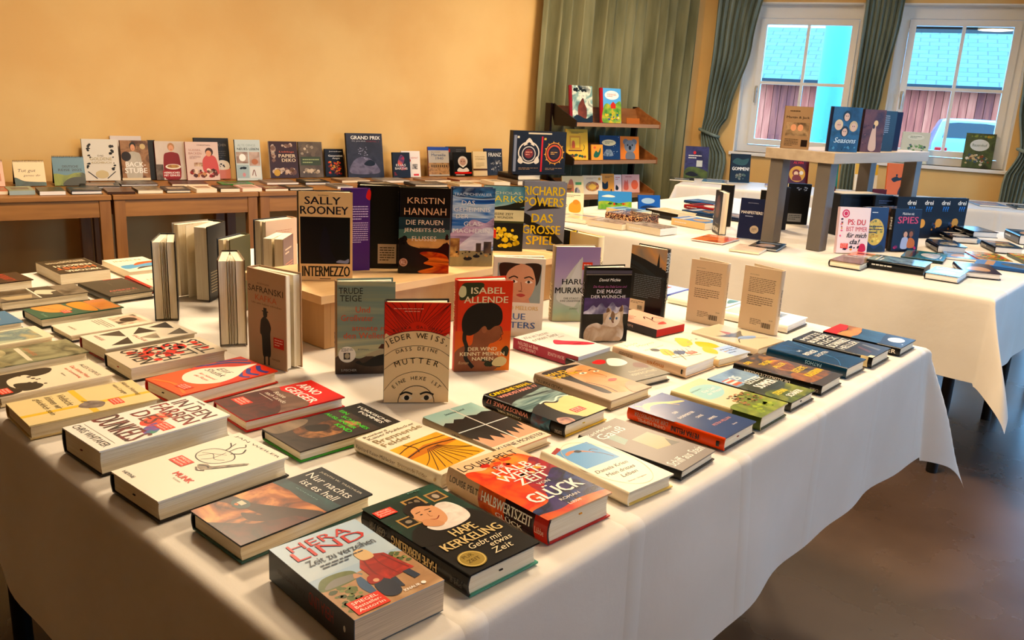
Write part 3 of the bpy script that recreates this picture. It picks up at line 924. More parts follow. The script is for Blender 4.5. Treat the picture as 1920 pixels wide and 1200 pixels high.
# --- front left column
L_(.609, 1.335, -88.3, .136, .228, .043, 'thick white book with tall red-black distorted capitals, at the left front edge', dict(c=WH, s='#141210', b='#141210', rib='#8a2a20', a=[
    ('c', [.35, .62, .5, .7, .62, .6, .7, .5, .6, .42, .45, .46], 'n#e86a3a#d9452a#f4c9a8@40'), ('c', [.62, .52, .8, .5, .92, .42, .85, .36, .7, .4], 'n#3aa06a#5a64b0#8a4a9a#d9452a@50'),
    ('t', 'IN DEN', .12, .80, .9, .93, 'n#1a1613#8a2a2a@60', 'b'), ('t', 'FARBEN', .08, .64, .92, .78, 'n#1a1613#a83028@60', 'b'),
    ('t', 'DES', .15, .46, .6, .6, 'n#1a1613#a83028@60', 'b'), ('t', 'DUNKELS', .05, .2, .95, .4, 'n#1a1613#8a2a2a@50', 'b'), ('S', .8, .53, .26),
    ('r', .1, .135, .9, .138, '#8a8070'), ('t', 'CHRIS WHITAKER', .08, .05, .92, .11, '#3a3430'), ('t', 'PIPER', .3, .955, .5, .975, '#3a3430')]))
L_(.599, 1.140, -87.9, .142, .219, .034, 'cream book with engraved heart drawing and hand, black spine, left front corner', dict(c='#f3ead8', s='#141210', b='#141210', rib=K_, a=[
    ('t', 'JAN WEILER', .1, .925, .95, .955, '#4a463a', 'b'),
    ('c', [.2, .62, .25, .7, .38, .74, .55, .74, .66, .68, .62, .58, .5, .52, .34, .52, .24, .56], '#ece2ce'),
    ('s', [.2, .62, .25, .7, .38, .74, .55, .74, .66, .68, .62, .58, .5, .52, .34, .52, .24, .56, .2, .62], .014, K_),
    ('s', [.25, .6, .4, .66, .5, .7], .008, K_), ('s', [.3, .55, .36, .64, .5, .6, .6, .64], .008, K_), ('s', [.4, .53, .46, .6, .44, .72], .008, K_),
    ('s', [.5, .73, .58, .79, .52, .85], .02, K_), ('s', [.38, .74, .34, .8, .24, .84], .016, K_), ('s', [.44, .74, .42, .82, .46, .87, .4, .9], .012, K_), ('s', [.34, .8, .3, .86], .01, K_),
    ('c', [.5, .47, .6, .44, .66, .46, .72, .52, .86, .7, .84, .72, .72, .6, .64, .52, .56, .52], 'n#6a6052#b8ab96@60'), ('s', [.52, .47, .6, .5, .66, .49], .02, K_), ('s', [.54, .44, .62, .42, .68, .45], .02, '#5a5044'), ('s', [.7, .5, .88, .71], .012, K_),
    ('S', .3, .42, .26), ('t', 'MUNK', .52, .27, .84, .32, '#e0452a', 'b'), ('t', 'Roman', .62, .235, .76, .25, '#5a5044'), ('t', 'HEYNE', .12, .05, .34, .075, '#2a2622', 'b')]))
L_(.627, .959, -90, .130, .218, .027, 'dark novel with a burnt-brown fingered shadow picture and teal title area', dict(c='#23313a', s='#1b2126', b='#3f6a66', a=[
    ('r', 0, 0, 1, .62, 'n#e8a868#b06a3a#5a2c1c#d89058@18'), ('c', [0, .3, .25, .33, .5, .42, .7, .5, 1, .6, 1, .35, .8, .3, .6, .2, .4, .22, .6, .3, .3, .26, .1, .22, .0, .2], 'n#2c1610#4a2416@20'),
    ('p', [0, .6, .3, .62, .6, .6, 1, .64, 1, .74, .5, .72, 0, .7], 'n#1e3a44#3a6468@16'), ('p', [.35, 0, 1, 0, 1, .5, .85, .45, .7, .2], 'n#4a1c14#2c120e#6a2c1c@22'),
    ('e', .22, .28, .13, .055, '#3d5a5a'), ('r', .16, .27, .26, .31, '#d8c8b0'), ('e', .2, .255, .03, .012, '#c87838'),
    ('t', 'JUDITH W. TASCHLER', .14, .93, .92, .955, '#d8d4c4'), ('t', 'Nur nachts', .1, .83, .9, .9, WH), ('t', 'ist es hell', .2, .735, .84, .805, WH), ('t', 'ROMAN', .3, .67, .7, .68, '#8ab0b0')],
    ))
# --- second column
L_(.834, 1.524, -87, .133, .220, .027, 'orange book with red and blue waves around a cream teardrop title', dict(c='#e0502a', s='#c83a20', b='#c83a20', rib=K_, a=[
    ('r', 0, 0, 1, .45, '#e86a28'), ('c', [0, .5, 0, 1, 1, 1, 1, .4, .8, .5, .5, .4, .2, .42], '#dd4a30'),
    ('s', [.05, .6, .15, .8, .4, .95], .07, '#3a4a9a'), ('s', [.0, .72, .1, .88, .25, .98], .06, '#3a4a9a'), ('s', [.6, .95, .8, .88, .97, .9], .07, '#3a4a9a'), ('s', [.62, .84, .8, .76, .97, .8], .07, '#3a4a9a'), ('s', [.7, .72, .85, .66, .97, .7], .06, '#3a4a9a'), ('s', [.0, .5, .05, .62], .05, '#3a4a9a'),
    ('s', [.1, .04, .5, .12, .95, .05], .05, '#f08a3a'), ('c', [.5, .98, .62, .8, .82, .62, .88, .42, .72, .26, .45, .22, .2, .32, .14, .5, .26, .66, .42, .8], '#f3ead8'),
    ('t', 'Elif', .34, .6, .62, .67, '#2a2622', 'i'), ('t', 'Shafak', .24, .51, .7, .58, '#2a2622', 'i'), ('t', 'Am Himmel', .3, .42, .74, .455, '#d2452a', 'i'), ('t', 'die Flusse', .34, .36, .7, .395, '#d2452a', 'i'), ('S', .7, .14, .26)]))
L_(.865, 1.330, -93.9, .128, .209, .022, 'red book with dark hill and brown ground cover, title in white capitals', dict(c='#d6221c', s='#8e1612', b='#c0241c', a=[
    ('c', [0, 0, 0, .6, .2, .62, .5, .66, 1, .6, 1, 0], 'n#8a6a58#6a4a3c#a08070@14'), ('c', [0, 0, 0, .5, .3, .52, .6, .46, 1, .3, 1, 0], 'n#4a1812#6a2418#38120c@22'),
    ('t', 'ARNO', .12, .8, .66, .9, WH, 'b'), ('t', 'GEIGER', .12, .66, .92, .76, WH, 'b'), ('t', 'Reise', .2, .53, .5, .58, OFF), ('t', 'nach Laredo', .14, .46, .7, .51, OFF), ('r', .1, .42, .5, .425, OFF), ('S', .25, .2, .32)]))
L_(.863, 1.161, -93, .126, .212, .020, 'dark book with crouching figure photo and acid green title words', dict(c='n#2c2420#4a3a30#14100e@12', s=K_, b='#3ca030', name='hardcover_book', a=[
    ('r', 0, .78, 1, 1, '#16120f'), ('c', [.25, .2, .55, .16, .75, .25, .8, .45, .7, .55, .8, .62, .66, .72, .5, .66, .4, .6, .3, .5, .34, .36], 'n#8a5a3a#4a2c1c#c08a5a@30'), ('c', [.3, .3, .5, .28, .6, .4, .45, .48, .34, .4], '#1c120c'), ('c', [.05, 0, .3, .05, .25, .3, .1, .4, 0, .3, 0, 0], 'n#7a6a58#a8927a@20'),
    ('t', 'TÜRKISCHE', .1, .9, .9, .945, WH, 'b'), ('t', 'POMMES', .3, .84, .86, .88, WH, 'b'), ('t', 'EIN', .1, .72, .28, .76, '#4fd03a', 'b'), ('t', 'SCHÖNES', .3, .66, .92, .71, '#4fd03a', 'b'), ('t', 'AUSLÄNDER', .06, .585, .8, .635, '#4fd03a', 'b'), ('t', 'KIND', .5, .51, .86, .56, '#4fd03a', 'b')]))
L_(.833, 1.717, -91.6, .134, .213, .030, 'grey-cream book with brushed black lettering over red blots', dict(c='#d9cdb8', s='#15130f', b='#15130f', rib='#c03020', a=[
    ('D', .05, .1, .95, .95, 34, .12, '#e23a20#d9301c'), ('t', 'STILL', .1, .76, .92, .93, K_, 'b'), ('t', 'GOTT', .08, .55, .9, .72, K_, 'b'), ('t', 'KOCH', .1, .34, .94, .52, K_, 'b'), ('t', 'OWEN', .06, .12, .9, .3, K_, 'b')]))
L_(.848, 1.878, -89.4, .136, .213, .030, 'white book with grey and black triangles, dark red spine', dict(c='#efe6d4', s='#9a1f1a', b='#9a1f1a', a=[
    ('p', [.05, .95, .5, .9, .2, .7], '#3a342e'), ('p', [.55, .95, .95, .92, .8, .72], 'n#8a8070#3a342e@40'), ('p', [.1, .62, .5, .7, .45, .45], '#2a2622'), ('p', [.6, .66, .95, .6, .7, .45], 'n#8a8070#c8bca6@30'), ('p', [.1, .4, .5, .36, .16, .16], '#4a443c'), ('p', [.55, .36, .95, .3, .85, .1], '#2a2622'),
    ('t', 'SALZIGE', .5, .42, .95, .46, '#a03028'), ('t', 'WEGE', .15, .1, .5, .14, '#a03028')]))
L_(.846, 2.062, -90.1, .118, .202, .016, 'thin white book with a small red and black portrait, dark spine', dict(c='#efe6d4', s='#1c2430', b='#1c2430', a=[
    ('r', .15, .62, .85, .95, 'n#a83828#e8d4bc#2a1c18@28'), ('e', .5, .8, .18, .1, '#2a1410'), ('L', .15, .42, .85, .56, 4, '#8a8070'), ('t', 'erzählt', .3, .12, .66, .16, '#8a8070')]))
L_(.840, 2.224, -90.2, .124, .202, .023, 'green book with ochre fields and a pink patch', dict(c='#2e6a58', s='#1c2a26', b='#1c2a26', a=[
    ('r', .05, .72, .95, .98, '#c8885a'), ('r', .3, .74, .9, .96, 'n#d89a4a#c88038@20'), ('c', [.1, .5, .6, .52, .9, .6, .9, .7, .1, .7], '#d8983e'), ('c', [0, .1, .5, .16, .7, .3, .6, .46, .2, .45, 0, .4], '#dca05a'), ('s', [.1, .2, .4, .3, .5, .4], .01, K_), ('S', .7, .36, .26), ('t', 'Roman', .6, .08, .9, .12, '#9ac0a8')]))
L_(.834, 2.438, -93.1, .130, .218, .024, 'grey collage-covered book with pale figure strips at the left edge', dict(c='n#5a5248#8a8070#3a342e@14', s='#6a6050', a=[
    ('r', 0, .45, 1, .7, 'n#3a3834#5a564e@10'), ('c', [.3, .5, .6, .45, .8, .6, .6, .62, .5, .7, .36, .62], '#d8ccb4'), ('p', [.1, .1, .5, .05, .45, .4, .15, .42], 'n#2a2622#6a5c48@30'), ('p', [.6, .05, .9, .08, .92, .35, .62, .4], '#b8a888'), ('r', 0, .43, 1, .45, OFF)]))
L_(1.027, 2.404, .4, .128, .206, .020, 'dark grey book with faint tree and pink lettering behind the standing books', dict(c='n#3c3a34#4c4a42@12', s='#4a463c', a=[
    ('s', [.5, .6, .52, .8, .4, .95], .012, '#7a7464'), ('s', [.52, .8, .66, .9], .01, '#7a7464'), ('t', 'AMERIKA', .2, .24, .8, .32, '#d07a70'), ('L', .2, .12, .8, .2, 2, '#a89c88'), ('r', .55, .96, .95, .99, '#c04a48')]))
L_(1.026, 2.697, 177.9, .143, .210, .032, 'thick cream-edged paperback with black cover and orange-white lettering', dict(hard=False, c='#1c1310', s='#e8d8b8', a=[
    ('r', .04, .03, .96, .97, '#1c1310'), ('t', 'VIKTORIA', .12, .78, .8, .9, '#f0e0c4', 'b'), ('t', 'HORST', .12, .56, .9, .72, '#e2845a', 'b'), ('t', 'PERBOCH', .1, .4, .85, .52, '#f0e0c4', 'b'), ('L', .1, .1, .9, .26, 3, '#e8d8b8')]))
L_(1.210, 2.667, -2.3, .131, .215, .022, 'white paperback with blue, orange and black band behind the fanned book', dict(hard=False, c='#f0e6d0', a=[
    ('c', [.1, .2, .6, .3, 1, .25, 1, .55, .5, .5, .1, .45], '#5aa0c8'), ('c', [.4, .42, .8, .5, 1, .48, 1, .62, .6, .6], '#d8683a'), ('c', [.3, .15, .7, .22, 1, .15, 1, .25, .5, .28], '#2a3440'), ('t', 'INSELN', .15, .75, .8, .85, '#c8744a')]))
L_(1.165, 2.44, -3.4, .12, .18, .018, 'white book with red edge partly hidden behind the grey book', dict(c='#f0e6d0', s='#b8302c', b='#b8302c', a=[('r', 0, 0, .1, 1, '#c03834'), ('t', 'LIEBE', .3, .5, .8, .6, '#c87868')]))
# --- outer left column
L_(.586, 1.541, -93.5, .138, .222, .026, 'pale yellow book with golden cross bands and a small bird, left edge', dict(c='#e6d3a0', s='#cdb888', a=[
    ('r', .62, 0, .70, 1, '#e8c440'), ('r', 0, .47, 1, .52, '#e8c440'), ('c', [.55, .5, .68, .42, .8, .46, .86, .56, .72, .62, .6, .58], 'n#6a5c58#a89a90@50'), ('s', [.5, .48, .6, .52], .02, '#4a4038'), ('S', .76, .7, .24),
    ('t', 'Vielleicht', .1, .36, .58, .42, '#5a4c38', 'i'), ('t', 'können wir', .1, .27, .62, .33, '#5a4c38', 'i'), ('t', 'glücklich sein', .1, .18, .8, .24, '#5a4c38', 'i'), ('t', 'Alexa Hennig', .06, .88, .7, .93, '#7a6a50', 'i'), ('t', 'von Lange', .1, .8, .56, .85, '#7a6a50', 'i')]))
L_(.593, 1.732, -90.3, .129, .211, .020, 'cream book with black tree silhouettes and red author line at the left edge', dict(c='#ecdfc6', s='#e0d2b4', a=[
    ('c', [0, 0, 0, .5, .1, .62, .3, .56, .36, .42, .2, .36, .3, .2, .6, .16, .9, .2, 1, .1, 1, 0], '#221a14'), ('c', [.55, .2, .62, .34, .8, .4, .95, .32, .9, .2], '#2c241c'), ('D', .1, .15, .9, .5, 14, .05, '#2a2018#4a3a28'), ('S', .78, .08, .26),
    ('t', 'ALEX CAPUS', .2, .86, .9, .9, '#4a4034'), ('t', 'Das kleine Haus', .2, .77, .9, .81, '#d0503a'), ('t', 'am Sonnenhang', .25, .7, .85, .74, '#d0503a'), ('t', 'Roman', .45, .63, .62, .65, '#5a4c38')]))
L_(.617, 1.905, -90, .127, .205, .022, 'grey-green landscape-painted book at the left edge', dict(c='n#8a8c6c#a8a684#5e604a#c0b890@9', s='#9a9878', a=[
    ('c', [0, 0, 0, .3, .3, .34, .6, .2, 1, .26, 1, 0], 'n#c8c09a#8a8664@20'), ('p', [.1, .45, .9, .42, .95, .46, .1, .5], '#e0d8c0'), ('t', 'Landsitz', .2, .52, .7, .58, '#c07a58'), ('D', 0, .0, .5, .25, 12, .05, '#3a3c2c#e8dcb8')]))
L_(.616, 2.08, -90, .119, .199, .016, 'white book with watery landscape strip at the left edge', dict(c='#efe4c8', s='#e8dcc0', a=[('r', .1, .45, .9, .9, 'n#c8d0b0#7a9498#d8c890@14'), ('L', .1, .1, .7, .3, 3, '#8a7c64')]))
L_(.602, 2.25, -90.6, .130, .210, .018, 'blue book with a dark island in a yellow sea at the left edge', dict(c='#5c8cb0', s='#3a5a78', a=[('c', [.1, .3, .5, .2, .9, .35, .9, .7, .5, .85, .15, .7], '#d8bc78'), ('c', [.2, .4, .5, .3, .8, .42, .8, .64, .5, .76, .25, .64], 'n#2a4a68#18242e@16')]))
L_(.765, 2.641, -88.7, .130, .210, .030, 'dark brown thriller with red lettering at the far left of the cloth', dict(c='n#2c140e#3c1c12@12', s='#1c0e0a', a=[('t', 'MORIARTY', .1, .7, .9, .82, '#b03a28', 'b'), ('t', 'Roman', .2, .55, .5, .6, '#d8a880'), ('t', 'HELWIG', .15, .12, .85, .22, '#e8d4b8', 'i')]))

# --- front right row
L_(.746, .744, -3.5, .130, .226, .032, 'black and dark green book with smiling man in white ruff and gold seal', dict(c='#101010', s='#0b0b0b', b='#5aa08c', rib=K_, rough=.25, a=[
    ('r', 0, .42, 1, 1, 'n#1d4a3c#163a30#265a48@10'), ('c', [0, .4, .1, .56, .35, .62, .6, .6, .85, .62, 1, .5, 1, .38, .5, .34], '#0f0f0f'),
    ('p', [.42, .8, .66, .8, .66, .92, .42, .92], '#b8945a'), ('p', [.45, .815, .63, .815, .63, .905, .45, .905], '#1a1612'), ('e', .5, .86, .03, .024, '#8a7a64'), ('e', .58, .86, .03, .024, '#8a7a64'),
    ('p', [.72, .78, .93, .78, .93, .9, .72, .9], '#b8945a'), ('p', [.745, .795, .905, .795, .905, .885, .745, .885], '#4a4034'), ('e', .82, .84, .04, .03, '#b8ac98'),
    ('p', [.12, .62, .32, .62, .32, .74, .12, .74], '#b8945a'), ('p', [.145, .635, .295, .635, .295, .725, .145, .725], '#1a1612'), ('e', .22, .68, .04, .02, '#9a8c78'),
    ('c', [.3, .56, .36, .48, .6, .46, .82, .5, .88, .62, .82, .74, .66, .74, .6, .6, .5, .56], 'n#efe6da#d8ccc0@60'), ('c', [.36, .58, .3, .7, .34, .8, .5, .84, .62, .8, .66, .68, .6, .57, .48, .53], '#d8a47c'), ('c', [.3, .7, .31, .8, .42, .86, .56, .85, .64, .78, .62, .76, .5, .8, .38, .78, .34, .72], '#1e1410'),
    ('e', .42, .7, .018, .006, K_), ('e', .54, .7, .018, .006, K_), ('s', [.43, .62, .49, .60, .56, .625], .012, '#8a3028'), ('s', [.485, .69, .475, .65, .5, .645], .008, '#a87450'), ('s', [.38, .73, .45, .735], .01, '#2a1a12'), ('s', [.51, .735, .58, .73], .01, '#2a1a12'), ('c', [.3, .58, .4, .52, .5, .53, .46, .6, .36, .64], '#d09a72'),
    ('t', 'HAPE', .4, .36, .72, .44, '#d8c08a', 'b'), ('t', 'KERKELING', .14, .26, .92, .34, '#d8c08a', 'b'), ('t', 'Gebt mir', .36, .19, .82, .245, '#e8d8b4', 'i'), ('t', 'etwas', .56, .14, .86, .18, '#e8d8b4', 'i'), ('t', 'Zeit', .5, .07, .76, .125, '#e8d8b4', 'i'),
    ('e', .24, .115, .15, .085, '#a8904c'), ('O', .24, .115, .14, .078, .012, '#d8c07a'), ('t', 'PUR', .17, .135, .3, .165, '#5a4a20'), ('t', 'ZEIT', .16, .085, .32, .115, '#5a4a20'), ('S', .14, .86, .24), ('t', 'PIPER', .6, .965, .78, .98, '#7aa898')],
    sa=[('t', 'HAPE KERKELING', .32, .3, .74, .7, '#d8c08a', 'bf'), ('t', 'PIPER', .86, .35, .96, .6, '#4a4640', 'f'), ('t', 'GEBT MIR', .1, .4, .26, .75, '#8a8474', 'f')]))
L_(.581, .739, -4.6, .128, .192, .042, 'thick pale blue paperback with red-coated woman and child, nearest the camera', dict(hard=False, c='#a9c0d2', s='#5a6a76', pg=pagemat('grey_page_edges', '#b09c84', '#d8c6aa'), a=[
    ('r', 0, .74, 1, 1, 'n#a9c4da#c4d4de@7'), ('r', 0, .5, 1, .76, 'n#c4d2d8#a8c0d0@8'), ('c', [0, 0, 0, .36, .3, .4, .6, .42, 1, .44, 1, 0], 'n#c8a078#b08a64#d8b890@10'),
    ('c', [0, .36, .1, .47, .3, .48, .42, .44, .4, .36, .2, .34], 'n#5a6a3c#7a8450@40'), ('c', [.06, .36, .2, .43, .44, .4, .42, .36], '#8a8a84'), ('D', 0, .04, .34, .36, 40, .05, '#4a5a30#6a7840#8a9458'), ('D', .7, .3, 1, .5, 30, .04, '#5a6a3a#8a9450'),
    ('c', [.32, .24, .36, .34, .42, .36, .42, .24, .38, .1], '#4a6a8a'), ('c', [.36, .36, .4, .41, .44, .36], '#c89878'),
    ('p', [.5, .44, .58, .52, .72, .54, .84, .5, .92, .24, .6, .22, .5, .3], 'n#b8321e#9c2616#cc4028@30'), ('s', [.6, .5, .56, .36, .58, .24], .02, '#8a1c10'), ('s', [.72, .53, .7, .4, .74, .24], .012, '#8a1c10'), ('s', [.8, .5, .84, .36, .88, .26], .02, '#8a1c10'),
    ('c', [.6, .5, .58, .58, .62, .63, .7, .63, .74, .57, .72, .5], '#d8b88a'), ('p', [.62, .22, .68, .22, .66, .1, .6, .12], '#2a3a50'), ('p', [.78, .24, .86, .24, .88, .14, .8, .13], '#2a3a50'),
    ('c', [.42, .1, .44, .22, .54, .26, .62, .2, .6, .08, .5, .05], '#2a3448'), ('c', [.42, .25, .46, .32, .54, .32, .58, .26, .5, .23], '#a82a1c'), ('e', .5, .26, .03, .02, '#d8a888'),
    ('t', 'HERA', .14, .86, .82, .95, '#c82c22'), ('t', 'LIND', .1, .74, .9, .85, '#c82c22'), ('t', 'Zeit zu verzeihen', .14, .64, .9, .71, '#2c3440'), ('L', .22, .56, .7, .62, 2, '#4a5460'), ('S', .24, .09, .34), ('t', 'KNAUR', .6, .045, .78, .07, WH, 'b'), ('e', .82, .057, .025, .016, WH)],
    sa=[('r', 0, 0, 1, 1, 'g#3a3438#5a6a76#7a8a94'), ('t', 'HERA LIND', .5, .35, .78, .75, '#a82c22', 'f'), ('t', 'Zeit zu verzeihen', .12, .4, .46, .62, '#2a2c30', 'f'), ('e', .9, .5, .012, .1, '#d8d0c0')]))
L_(.924, .752, -4.3, .140, .220, .040, 'thick hardcover with orange, red and violet paint splashes and white letters', dict(c='#e8c8a0', s='#3c1c24', b='#b82420', rib='#e8a820', ribp=(.006, .07), rough=.26, a=[
    ('c', [0, 0, 0, .78, .3, .8, .6, .9, .9, .86, 1, .6, 1, 0], 'n#e8702c#d8401c#f0a050@14'), ('c', [.5, .1, .4, .4, .6, .6, .8, .7, 1, .72, 1, .1], 'n#c83020#8a2c4a#e05a30@16'), ('c', [0, 0, 0, .14, .3, .18, .5, .34, .75, .46, 1, .5, 1, 0], 'n#2c2a5a#4a3a78#1c2040#3a5a9a@14'), ('c', [0, 0, 0, .08, .3, .06, .6, .09, 1, .06, 1, 0], 'n#c83a20#e88a40@20'),
    ('D', .2, .5, .95, .9, 26, .08, '#f0a040#e8582a#c8301c'), ('t', 'LOUISE PELT', .06, .86, .92, .94, '#2a2420'), ('t', 'DIE', .4, .75, .54, .79, WH), ('t', 'HALB', .3, .65, .82, .74, WH, 'b'), ('t', 'WERTS', .24, .55, .9, .64, WH, 'b'), ('t', 'ZEIT', .34, .45, .8, .54, WH, 'b'), ('t', 'VON', .5, .385, .68, .42, WH), ('t', 'GLÜCK', .16, .2, .92, .36, WH, 'b'), ('t', 'ROMAN', .42, .13, .72, .16, WH), ('t', 'Lübbe', .44, .06, .62, .09, WH)],
    sa=[('r', 0, 0, .42, 1, 'n#d8c0a0#c8a888@14'), ('r', .34, 0, .6, 1, 'n#c83a24#e87a3a#8a2420@20'), ('r', .88, 0, 1, 1, '#c8321c'), ('t', 'LOUISE PELT', .04, .5, .34, .75, '#2a2420'), ('t', 'HALBWERTSZEIT', .38, .42, .86, .82, WH, 'b'), ('t', 'GLÜCK', .52, .06, .78, .34, WH, 'b'), ('t', 'Lübbe', .9, .35, .98, .6, '#e8c8b0')]))
L_(.918, .982, 3.3, .130, .205, .024, 'cream book with framed yellow fields and radiating dark furrows', dict(c='#efe4cc', s='#efe4cc', a=[
    ('r', .07, .06, .95, .62, '#e8a81c'), ('p', [.07, .45, .95, .38, .95, .62, .07, .62], 'n#e8a020#f0c04a@14'), ('p', [.07, .42, .5, .5, .95, .46, .95, .38, .07, .36], '#c87a18'),
    ] + [('s', [.55 + (i - 5) * .02, .42, .5 + (i - 4) * .06, .28, max(.08, min(.94, .48 + (i - 4) * .13)), .08 + (abs(i - 4) > 3) * .12], .011, '#3a2414') for i in range(10)] + [
    ('s', [.07, .5, .4, .56, .95, .52], .014, '#3a2414'), ('s', [.3, .61, .36, .5, .3, .42], .014, '#3a2414'), ('s', [.07, .4, .5, .46, .95, .4], .02, '#4a2c18'),
    ('t', 'Reinhard', .1, .93, .5, .965, '#7a6a50'), ('t', 'Kaiser-Mühlecker', .1, .875, .94, .915, '#7a6a50'), ('t', 'Brennende', .1, .775, .94, .85, '#a8946c'), ('t', 'Felder', .1, .68, .6, .755, '#a8946c')],
    sa=[('t', 'Reinhard Kaiser-Mühlecker', .03, .35, .5, .65, '#6a5c48'), ('t', 'Brennende Felder', .53, .35, .86, .65, '#a8946c'), ('e', .94, .5, .012, .12, '#c8b48c')]))
L_(1.073, .981, -2.3, .126, .212, .018, 'book with reflected pine forest, crossed white lines, turquoise to peach sky', dict(c='#d8a888', s='#b8a890', a=[
    ('r', 0, .52, 1, 1, 'g#d8c8b0#a8c8c0#8ab8b4'), ('p', [0, .52, 0, .72, .1, .76, .2, .72, .3, .78, .42, .74, .55, .78, .7, .74, .85, .77, 1, .73, 1, .52], '#2e2c26'),
    ('p', [0, .52, 1, .52, 1, .4, .94, .3, .9, .36, .84, .22, .78, .34, .7, .2, .62, .32, .55, .18, .46, .3, .4, .2, .3, .33, .22, .22, .12, .36, .06, .3, 0, .4], '#2e2c26'),
    ('r', .0, .515, 1, .53, '#d8e0dc'), ('r', .52, .13, .545, 1, '#e8e0d0'), ('r', 0, 0, 1, .13, '#ecd8bc'), ('t', 'KLEINE MONSTER', .04, .045, .96, .1, '#2a2622', 'b'), ('t', 'Jessica Lind', .3, .88, .7, .93, '#3a4a48', 'i')],
    sa=[('t', 'LIND', .4, .3, .5, .7, '#2a2622')]))
L_(1.240, .979, -.4, .136, .211, .026, 'black book with swirling grey-green wave, cream sand and yellow title', dict(c='#1a1c1e', s='#141414', b='#d8b830', rib='#e8c83a', a=[
    ('c', [.0, .62, .3, .7, .7, .74, 1, .76, 1, .5, .7, .42, .5, .5, .2, .46, 0, .4], 'w#2a4448#5a7c7c#9ab0a8#24383c@22'), ('c', [.42, .46, .6, .4, .8, .46, 1, .42, 1, 0, .5, 0, .36, .2], 'n#ecd49a#e0c488@8'), ('s', [.36, .48, .5, .5, .62, .44, .8, .5, .98, .46], .03, '#e8ecd8'), ('c', [0, 0, 0, .36, .2, .4, .38, .42, .34, .2, .44, 0], '#101214'),
    ('c', [0, .02, .1, .14, .26, .1, .24, 0], 'n#7a5a68#d8a890#3a5a6a@30'), ('S', .62, .16, .24), ('t', 'CAROLINE WAHL', .06, .9, .94, .965, '#f0d020', 'b'), ('t', 'WINDSTÄRKE 17', .1, .815, .94, .88, '#f0a898', 'b')],
    sa=[('t', 'WINDSTÄRKE 17', .06, .42, .58, .82, '#e8a898', 'bf'), ('t', 'CAROLINE WAHL', .2, .1, .5, .34, '#e8e0c0', 'f'), ('r', .62, 0, .84, 1, 'n#7a5a68#5a8aa0#2a3a48@40'), ('t', 'DUMONT', .9, .2, .98, .5, '#c8c0b0', 'f')]))
L_(1.429, 1.001, -2.9, .142, .214, .022, 'beige book with painted face of a dark-haired woman looking up', dict(c='#b8a48c', s='#a8947c', a=[
    ('c', [.2, .3, .3, .6, .5, .84, .8, .9, 1, .8, 1, .2, .7, .08, .4, .1], 'n#dba77c#c8905f#e8bf98@8'), ('c', [.1, .95, .4, .98, .7, .98, .95, .92, .8, .9, .55, .88, .4, .72, .34, .5, .36, .3, .3, .14, .2, .2, .22, .5, .16, .8], '#2c201a'), ('s', [.36, .5, .44, .3, .4, .12], .02, '#2c201a'),
    ('s', [.55, .76, .64, .79, .74, .76], .02, '#2a1c14'), ('s', [.82, .72, .9, .73, .97, .68], .02, '#2a1c14'), ('c', [.57, .7, .65, .73, .73, .69, .65, .675], '#efe2cc'), ('e', .65, .702, .025, .017, K_), ('c', [.83, .66, .9, .68, .96, .65, .9, .64], '#efe2cc'), ('e', .9, .662, .022, .014, K_), ('s', [.8, .66, .84, .5, .78, .47], .012, '#a8744e'), ('c', [.68, .38, .78, .42, .88, .38, .78, .345], '#b8483a'),
    ('c', [.6, 0, .7, .18, .95, .25, 1, .1, 1, 0], 'n#c8a888#a88c70@20'), ('t', 'MAUD', .08, .82, .5, .9, '#e0b83a', 'b'), ('t', 'MARTIN', .06, .73, .6, .8, '#e0b83a', 'b')],
    sa=[('t', 'MAUD MARTIN', .05, .35, .4, .65, '#3a342c', 'f')]))
L_(1.573, 1.035, -9.6, .135, .207, .018, 'grey-olive book with red, white and brown torn shapes under the portrait book', dict(c='#7a7462', s='#2a2620', b='#2a2620', a=[
    ('c', [.2, .7, .4, .75, .5, .7, .4, .62, .25, .62], '#c8302c'), ('c', [.38, .55, .6, .72, .8, .66, .76, .5, .5, .46], '#e8e2d4'), ('c', [.7, .35, .85, .46, .98, .4, .9, .26], '#6a3a2c'), ('t', 'Nachtlied', .4, .22, .8, .27, '#c8c0a8'), ('t', 'VERMÄCHTNIS', .3, .13, .9, .2, '#d8d0b8'), ('t', 'Roman', .5, .05, .7, .08, '#c8c0a8')]))
L_(1.733, 1.008, -2.3, .136, .211, .028, 'white-cream book with a seated figure in yellow jacket on a deckchair', dict(c='#f2e9cf', s='#e4c8ac', pg=PAGEW, a=[
    ('t', 'Jojo', .12, .84, .5, .92, '#c8b07c', 'i'), ('t', 'Moyes', .3, .74, .8, .82, '#c8b07c', 'i'), ('t', 'Wellenreiter', .2, .62, .8, .66, '#b89c6c', 'i'), ('c', [.3, .42, .5, .56, .62, .5, .52, .36, .36, .34], '#e8b422'), ('e', .4, .58, .09, .055, '#2c2420'), ('c', [.5, .36, .66, .42, .8, .34, .6, .28], '#3a5a8a'),
    ] + [('l', [.3 + i * .09, .3 - i * .015, .5 + i * .09, .5 - i * .02], .012, '#3a3a34') for i in range(6)] + [('l', [.25, .28, .9, .16], .014, '#3a3a34'), ('l', [.36, .14, .7, .44], .012, '#3a3a34'), ('S', .82, .26, .22)],
    sa=[('t', 'moyes', .5, .35, .72, .72, '#c8842c', 'f'), ('t', 'Wellenreiter', .1, .35, .3, .7, '#6a5a3c', 'f'), ('r', .95, .3, .97, .7, K_)]))
